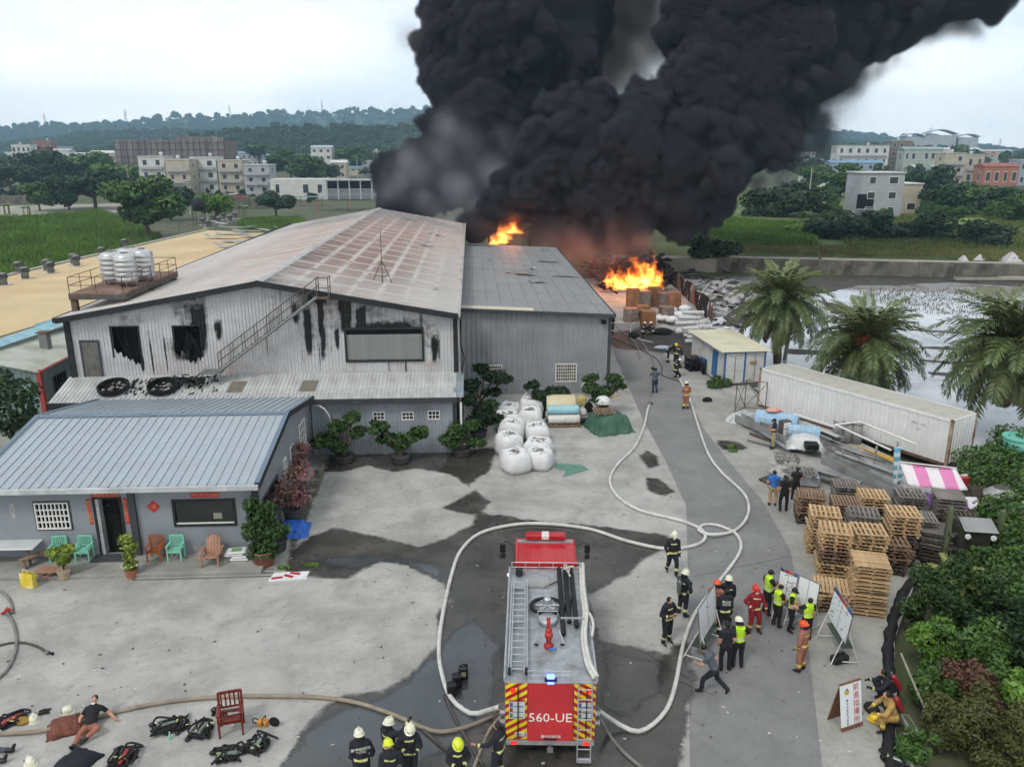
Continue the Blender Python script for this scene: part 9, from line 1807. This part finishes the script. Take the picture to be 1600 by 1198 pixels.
BL=[(632,318,112,44,0),(640,285,112,42,0),(688,262,114,56,0),(716,215,114,56,0),(732,165,114,58,0),(742,110,114,60,0),(752,55,115,66,0),(765,0,115,74,0),(800,-70,115,95,0),(716,30,113,40,0),(692,140,113,28,0),(698,90,113,30,0),(676,195,113,26,0),(610,268,112,24,0),(598,292,111,18,0),
 (785,250,116,85,0),(800,170,117,95,0),(820,90,117,100,0),(840,10,117,110,0),(880,240,115,80,0),(870,140,118,40,4),(1000,-70,118,70,4),(1090,-10,116,50,4),(930,225,117,40,4),(745,352,103,26,0),(775,358,104,30,4),(830,368,105,38,5),(885,374,105,40,5),(940,380,104,40,5),(990,385,103,36,6),(700,335,105,30,6)]
FR=[(770,330,101,22,0),(795,318,101,36,0),(835,300,101,46,0),(870,262,101,52,0),(885,205,101,46,0),(925,200,101,48,0),(920,290,101,60,0),(975,245,101,72,0),(1010,190,101,46,0),(1050,235,101,75,0),(990,310,101,55,0),(1060,310,101,58,0),(1105,170,101,62,0),(1110,255,101,68,0),(1115,105,102,58,0),(1160,200,102,75,0),(1180,120,103,85,0),(1150,40,104,80,0),(1108,318,100,34,0),
 (1240,170,103,72,8),(1240,80,104,85,0),(1225,240,102,46,7),(1300,110,104,72,8),(1290,30,104,85,0),(1290,190,103,45,8),(1370,50,104,66,8),(1380,-10,104,85,0),(1450,0,104,72,6),(1505,10,104,52,6),(1540,-15,104,44,6),(1470,-70,104,95,0),(1330,-80,104,110,0),(1200,-60,105,110,0),(1185,285,101,28,6),(1045,355,99,22,4),(1075,352,99,18,4),
 (850,352,99,34,4),(930,350,99,40,4),(1000,352,99,36,4),(890,360,101,40,4),(965,365,101,40,4),(805,352,100,28,4)]
import time; _t=time.time()
den,lo,hi=smoke_field(BL+FR,(-24,88,3),(84,130,46),.34,4,((13,.4,.9),(9,.38,.98)),edge=.5,namp=1.2,ncell=4.2)
smoke=volume_object('smoke',den,lo,hi,vol_mat('black_smoke',(.1,.105,.124),4.)); print('smoke',den.shape,time.time()-_t)
tag(smoke,'dense black smoke billowing from the burning buildings','smoke',kind='stuff')
GR=[(606,300,105,26,5),(630,280,106,34,6),(640,250,107,34,5),(700,200,108,40,6),(760,190,109,40,7),(680,330,104,30,6),(600,306,106,20,7),(622,292,106,36,8),(655,268,106,46,8),(690,240,107,46,8),(735,215,108,50,8),(665,310,105,40,8),(715,295,105,52,8),(770,270,106,50,8),(790,225,108,46,8),(740,320,104,40,8),(830,330,102,30,8)]
den,lo,hi=smoke_field(GR,(-22,94,4),(10,116,26),.45,9,((10,.5,.8),(5,.45,.9)),namp=.6,ncell=9,ns=.8)
s2=volume_object('smoke',den,lo,hi,vol_mat('grey_smoke',(.86,.89,.97),.85)); tag(s2,'thin blue-grey smoke rolling off the scorched roof','smoke',kind='stuff')
GP=[(960,90,120,80,8),(1000,140,120,60,8),(1030,60,120,70,8),(990,20,120,80,8),(920,150,120,50,8),(930,40,120,60,8),(1060,110,119,50,8),(1000,190,119,50,8),(1330,170,106,40,16),(640,60,112,40,10),(640,200,112,36,10)]
den,lo,hi=smoke_field(GP,(-16,100,12),(72,128,44),.6,31,((8,.5,.8),(5,.45,.9)),namp=.4,ncell=7,ns=1.6)
s4=volume_object('smoke',den,lo,hi,vol_mat('thin_brown_smoke',(.34,.32,.31),1.5)); tag(s4,'thin brownish smoke in the gap between the two black columns','smoke',kind='stuff')
# ================================================================== FIRE YARD
q=random.Random(17)
mCard=mk('cardboard',S(166,112,74),.8,.2,1.5,stain=S(120,80,56),st_scale=1,rnd_=.25)
mWrap=mk('wrapped_goods',S(160,140,128),.4,.3,2,stain=S(96,70,64),st_scale=1.2,rnd_=.3)
cards=[(988,470,'tan carton pallet at the left of the row by the fire'),(1005,468,'wrapped carton pallet second from the left by the fire'),(1022,466,'wrapped carton pallet in the middle by the fire'),(1037,470,'brown carton pallet right of the middle by the fire'),(1053,472,'tan carton pallet at the right end by the net'),(985,490,'lower wrapped pallet nearest the annex by the fire'),(1003,486,'brown wrapped pallet in the second row'),(1040,492,'orange brown carton pallet in the second row'),(1012,500,'single orange carton pallet nearest the firefighters')]
for i,(x,y,l) in enumerate(cards):
 r=T('carton_pallet',l,'carton stack',G(x,y+12),q.uniform(-.1,.1),'cartons stacked before the fire'); h=q.uniform(1.5,2.1) if i<5 else q.uniform(1.1,1.5); n=2
 for k in range(n):
  for j in range(2): MB().bev(-.62+j*.63,-.55,.13+k*h/n,-.0+j*.63,.55,.12+(k+1)*h/n,.02).build('carton',mCard if i%2==0 else mWrap,r)
 MB().box(-.64,-.58,0,.66,.58,.125).build('skid',mWood['brown'],r)
mWR=mk('white_wrapped_roll',S(206,206,206),.4,.1,2,stain=S(170,168,166),st_scale=2)
for k in range(16):
 row=k//5; x=1068+(k%5)*7+q.uniform(-3,3); y=540-row*14; p=G(1080+q.uniform(-12,12),536-(k%4)*9); zz=.2+.36*(k//4)
 r=T('wrapped_roll','white film wrapped roll in the pile left of the cream shed','wrapped roll',(p.x,p.y,zz),q.uniform(-.2,.2),'wrapped rolls piled by the shed'); MB().lathe([(.05,-1),(.17,-1),(.19,-.95),(.18,0),(.19,.95),(.17,1),(.05,1)],12,Matrix.Rotation(PI/2,4,'Y')).build('roll',mWR,r,True); MB().lathe([(.04,-1.03),(.06,-1.03),(.06,1.03),(.04,1.03)],8,Matrix.Rotation(PI/2,4,'Y')).build('core',mWood['brown'],r)
for i,(x,y,w,l) in enumerate([(1045,492,.9,'bulging white sack on the pile nearest the cartons'),(1060,500,.8,'white sack in the middle of the pile by the net'),(1035,505,.8,'white sack low on the pile by the black rolls'),(1070,490,.7,'white sack at the top of the pile by the net'),(1050,508,.7,'flat white sack at the front of the pile by the net')]): lump(G(x,y)+Vector((0,0,.3)),w,w*.7,.6,mBag,'white_sack',l,'sack',60+i,'white sacks before the fire',False)
for i,(x,y,w,l) in enumerate([(1035,522,.9,'heap of black rolls beside the squatting firefighter'),(990,528,.5,'dark sack beside the kneeling firefighter')]): lump(G(x,y),w,w*.7,.6,mBlack,'dark_heap',l,'heap',70+i,None,False)
lump(G(1034,545),.7,.35,.3,mk('pale_cloth',S(170,184,196),.7,.2,3),'cloth_heap','pale blue cloth heap on the wet lane','cloth',75,tie=False); lump(G(1105,627),.35,.25,.3,mBlack,'black_bag','black bag lying beside the lane','bag',76,tie=False)
for i,(x,y) in enumerate([(1090,538),(1096,536)]): r=T('white_pipe',['bent white pipe left of the cream shed','bent white pipe nearest the cream shed'][i],'pipe',G(x,y)); MB().tube(spline([(0,0,0),(0,0,1.6),(.15,0,2.0),(.5,0,2.2)],.2),.06,7).build('pipe',mWhite,r); MB().lathe([(.08,0),(.08,.1)],8).build('flange',mWhite,r)
tag(ob('weeds',leaf_mesh('weeds',[(p.x,p.y,.3,.6,.4,.35) for p in (G(1122,600),G(1116,606),G(1130,604))],900,.12,LM['broad'],19)),'weeds growing at the foot of the cream shed','weeds',kind='stuff')
# charred net fence along the burning goods
A_,B_=G(1112,505),G(1008,404); fe=T('charred_net_fence','black scorched net fence slanting up to the fire','fence'); n=22
d=(B_-A_)/n
for k in range(n):
 a=A_+d*k; b=A_+d*(k+1); h0=1.5+.7*abs(math.sin(k*.9)); h1=1.5+.7*abs(math.sin((k+1)*.9)); P=[[a.lerp(b,u)+Vector((.1*math.sin(k*3+u*5+v*4),.0,v*(h0*(1-u)+h1*u))) for v in np.linspace(0,1,5)] for u in np.linspace(0,1,4)]; mm=MB(); mm.grid(P); o=mm.build('net_panel',mBlack if k%4 else mRust,fe); o.modifiers.new('s','SOLIDIFY').thickness=.03
for k in range(0,n+1,2): p=A_+d*k; MB().tube([p,p+Vector((.0,0,2.1))],.04,5).build('post',mRust,fe)
# burnt wreckage: heaps and floating sheets
def debris(name,lab,pts,n,smax,mat,seed,zr,cat='debris'):
 q=random.Random(seed); m=MB()
 for k in range(n):
  x,y,z=q.choice(pts); p=G(x+q.gauss(0,14),y+q.gauss(0,8),0); p.z=z+q.uniform(0,zr); m.bc(p,(q.uniform(.15,smax),q.uniform(.08,smax*.6),q.uniform(.01,.08)),q.uniform(0,3),q.gauss(0,.25),q.gauss(0,.25))
 return tag(m.build(name,mat),lab,cat,kind='stuff')
debris('burning_debris','charred goods heaped under the flames',[(985,440,.2),(1000,430,.4),(1020,425,.4),(960,445,.2),(1010,450,.3),(940,430,.2),(975,425,.3),(1035,440,.3)],380,2.2,mBlack,3,1.6)
debris('floating_debris','dark burnt scraps floating on the flooded field',[(1060,440,-.3),(1090,450,-.3),(1120,440,-.3),(1150,450,-.3),(1100,470,-.3),(1140,480,-.3),(1180,465,-.3),(1080,425,-.3),(1200,450,-.3),(1150,500,-.3),(1260,460,-.3)],300,2.0,mk('burnt_scrap',S(78,74,70),.8,.4,1.5),4,.12)
debris('floating_debris','pale scraps floating on the flooded field',[(1070,440,-.3),(1100,455,-.3),(1130,450,-.3),(1160,462,-.3),(1110,480,-.3),(1085,465,-.3),(1180,480,-.3)],420,2.4,mk('pale_scrap',S(176,176,176),.6,.25,1.5),5,.12)
for i,(x,y,l,w,rz,lab) in enumerate([(1085,520,5,1.6,.5,'long tan board slanting in the flooded field'),(1090,455,4.5,2.,0,'large white sheet floating nearest the fire'),(1130,440,4,1.8,.2,'white sheet floating below the round bush'),(1060,452,3.2,1.5,-.2,'grey sheet floating beside the black net'),(1115,462,2.4,2.0,.3,'yellowish foam slab floating in the debris'),(1160,455,5,1.5,.1,'wide grey sheet floating left of the tall palm'),(1190,470,3.5,1.3,-.1,'narrow white sheet floating behind the tall palm'),(1110,492,4.5,1.6,.1,'white sheet floating near the end of the black net')]):
 p=G(x,y,-.25); place_sheet(p,w,l,.1,rz,90+i,lab,'sheets floating on the field',mk('tan_board',S(160,146,120),.8) if 'tan' in lab or 'yellow' in lab else None)
r=T('wall_slab','broken concrete slab lying in the far corner of the paddy','slab',G(1545,438,-.2),-.05); MB().bev(-4.5,-.4,0,4.5,.4,.5,.08).build('slab',mPath,r); MB().box(-4.4,-.38,.5,1.,.3,.56).build('broken_layer',mMud,r)
r=T('leaning_post','brown post leaning against the canal wall','post',G(1283,425,-.2)); MB().tube([(0,0,0),(-.6,.3,3.2)],.12,6).build('post',mRust,r); MB().tube([(.5,0,0),(-.4,.3,2.6)],.08,6).build('stay',mRust,r)
# burnt skeleton of the hall's far end
sk=T('burnt_skeleton','twisted dark steel frame behind the scorched roof','steel frame')
for k in range(7): x=-8+k*2.6; MB().tube([(x,104.5,0),(x+.3*math.sin(k),104.8,6+.8*math.sin(k*2))],.16,5).build('column',mBlack,sk)
for k in range(6): MB().tube([(-8+k*2.6,104.6,5.5+.8*math.sin(k*2)),(-5.2+k*2.6,104.8,6.0+.9*math.sin(k*3))],.12,5).build('rafter',mBlack,sk)
# ---- flames: hot gas volumes above the burning goods
def flame_volume(name,lab,tongues,lo,hi,vox,seed,strength):
 lo=np.array(lo,float); hi=np.array(hi,float); n=((hi-lo)/vox).astype(int)+1; hi=lo+(n-1)*vox; D=np.zeros(n,np.float32); rs=np.random.default_rng(seed)
 ax=[lo[i]+np.arange(n[i])*vox for i in range(3)]; wx=(vnoise(tuple(n),11,rs,3,.7)-.5)*2.6; wy=(vnoise(tuple(n),11,rs,3,.7)-.5)*2.6
 X=ax[0][:,None,None]+wx; Y=ax[1][None,:,None]+wy; Z=ax[2][None,None,:]+np.zeros_like(wx)
 for x,y,z,r,h in tongues:
  t=np.clip((Z-z)/h,0,1); rad=r*(1-t)**.8*(Z>z-.2)*(Z<z+h); d=np.sqrt((X-x)**2+(Y-y)**2)/np.maximum(rad,1e-3); v=np.clip(1.15-d,0,1)*(rad>0)*(1-.55*t); D=np.maximum(D,v)
 D*=np.clip(.3+1.5*vnoise(tuple(n),6,rs,3,.6),0,1.5)
 m=bpy.data.materials.new(name); m.use_nodes=True; N=m.node_tree.nodes; L=m.node_tree.links; N.clear(); out=N.new('ShaderNodeOutputMaterial'); at=N.new('ShaderNodeAttribute'); at.attribute_name='density'
 cr=N.new('ShaderNodeValToRGB'); e=cr.color_ramp.elements; e[0].position=.0; e[0].color=(.5,.02,.0,1); e[1].position=.75; e[1].color=(1.,.45,.08,1); k=e.new(.3); k.color=(1.,.17,.012,1); L.new(at.outputs['Fac'],cr.inputs[0])
 em=N.new('ShaderNodeEmission'); L.new(cr.outputs[0],em.inputs[0]); mu=N.new('ShaderNodeMath'); mu.operation='MULTIPLY'; mu.inputs[1].default_value=strength; L.new(at.outputs['Fac'],mu.inputs[0]); L.new(mu.outputs[0],em.inputs[1]); L.new(em.outputs[0],out.inputs['Volume'])
 o=volume_object(name,D.astype(np.float32),tuple(lo),tuple(hi),m); return tag(o,lab,'flames',kind='stuff')
def tg(px,py,Y,wp,hp): p=AY(px,py,Y); s=Y/1257; return (p.x,p.y,p.z,wp*s*.5,hp*s)
F1=[tg(*a) for a in [(972,448,87,22,26),(985,448,87,28,36),(996,446,88,36,50),(1008,444,88,32,44),(1016,442,89,26,52),(1022,450,86,20,26),(1030,448,87,18,22),(960,444,88,16,16),(945,438,89,12,10)]]
qf=random.Random(9); F1+=[tg(qf.uniform(945,1034),qf.uniform(436,452),qf.uniform(86,90),qf.uniform(7,16),qf.uniform(12,38)) for _ in range(34)]
flame_volume('flames','bright yellow and orange flames rising from the burning goods by the net',F1,(12,84,.5),(26,93,9),.12,5,3.0)
F2=[tg(*a) for a in [(772,382,96,20,22),(783,378,96,24,34),(790,372,97,20,26),(800,362,97,26,18),(778,360,97,10,16)]]
flame_volume('flames','orange flames above the rear edge of the annex roof',F2,(0,93,4.5),(9,100,11),.12,6,2.4)
# the fire's own light
for nm,p,e,rad in (('fire_glow',(19.0,91.5,5.),600,2.),('fire_glow',(5.,99.,8.),800,1.2),('fire_glow',(13.,94.,3.),1100,2.5)):
 l=bpy.data.lights.new(nm,'POINT'); l.energy=e; l.color=(1,.2,.04); l.shadow_soft_size=rad; o=bpy.data.objects.new(nm,l); COL.objects.link(o); o.location=p
# thin smoke low over the fire yard, albedo tinted for the fire's glow
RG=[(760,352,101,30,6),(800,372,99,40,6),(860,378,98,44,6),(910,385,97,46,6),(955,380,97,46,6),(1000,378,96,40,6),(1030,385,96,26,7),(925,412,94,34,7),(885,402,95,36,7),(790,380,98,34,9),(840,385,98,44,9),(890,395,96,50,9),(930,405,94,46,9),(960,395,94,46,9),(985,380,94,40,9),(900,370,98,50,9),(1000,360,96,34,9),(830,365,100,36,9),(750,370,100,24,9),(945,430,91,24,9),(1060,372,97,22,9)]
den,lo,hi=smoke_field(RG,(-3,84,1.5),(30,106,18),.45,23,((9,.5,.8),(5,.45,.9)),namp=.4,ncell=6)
s3=volume_object('smoke',den,lo,hi,vol_mat('glow_tinted_smoke',(.5,.38,.36),1.0)); tag(s3,'thin reddish smoke drifting low over the fire yard','smoke',kind='stuff')
# ---- air
hz=MB().box(-3300,-60,-3,3300,3400,228).build('haze',None); hm=bpy.data.materials.new('haze_air'); hm.use_nodes=True; N=hm.node_tree.nodes; N.clear(); out=N.new('ShaderNodeOutputMaterial'); pv=N.new('ShaderNodeVolumePrincipled'); pv.inputs['Color'].default_value=(.5,.76,1.,1); pv.inputs['Density'].default_value=.00025; pv.inputs['Anisotropy'].default_value=.2; hm.node_tree.links.new(pv.outputs[0],out.inputs['Volume']); hz.data.materials.append(hm); tag(hz,'pale blue haze over the land','haze',kind='stuff')
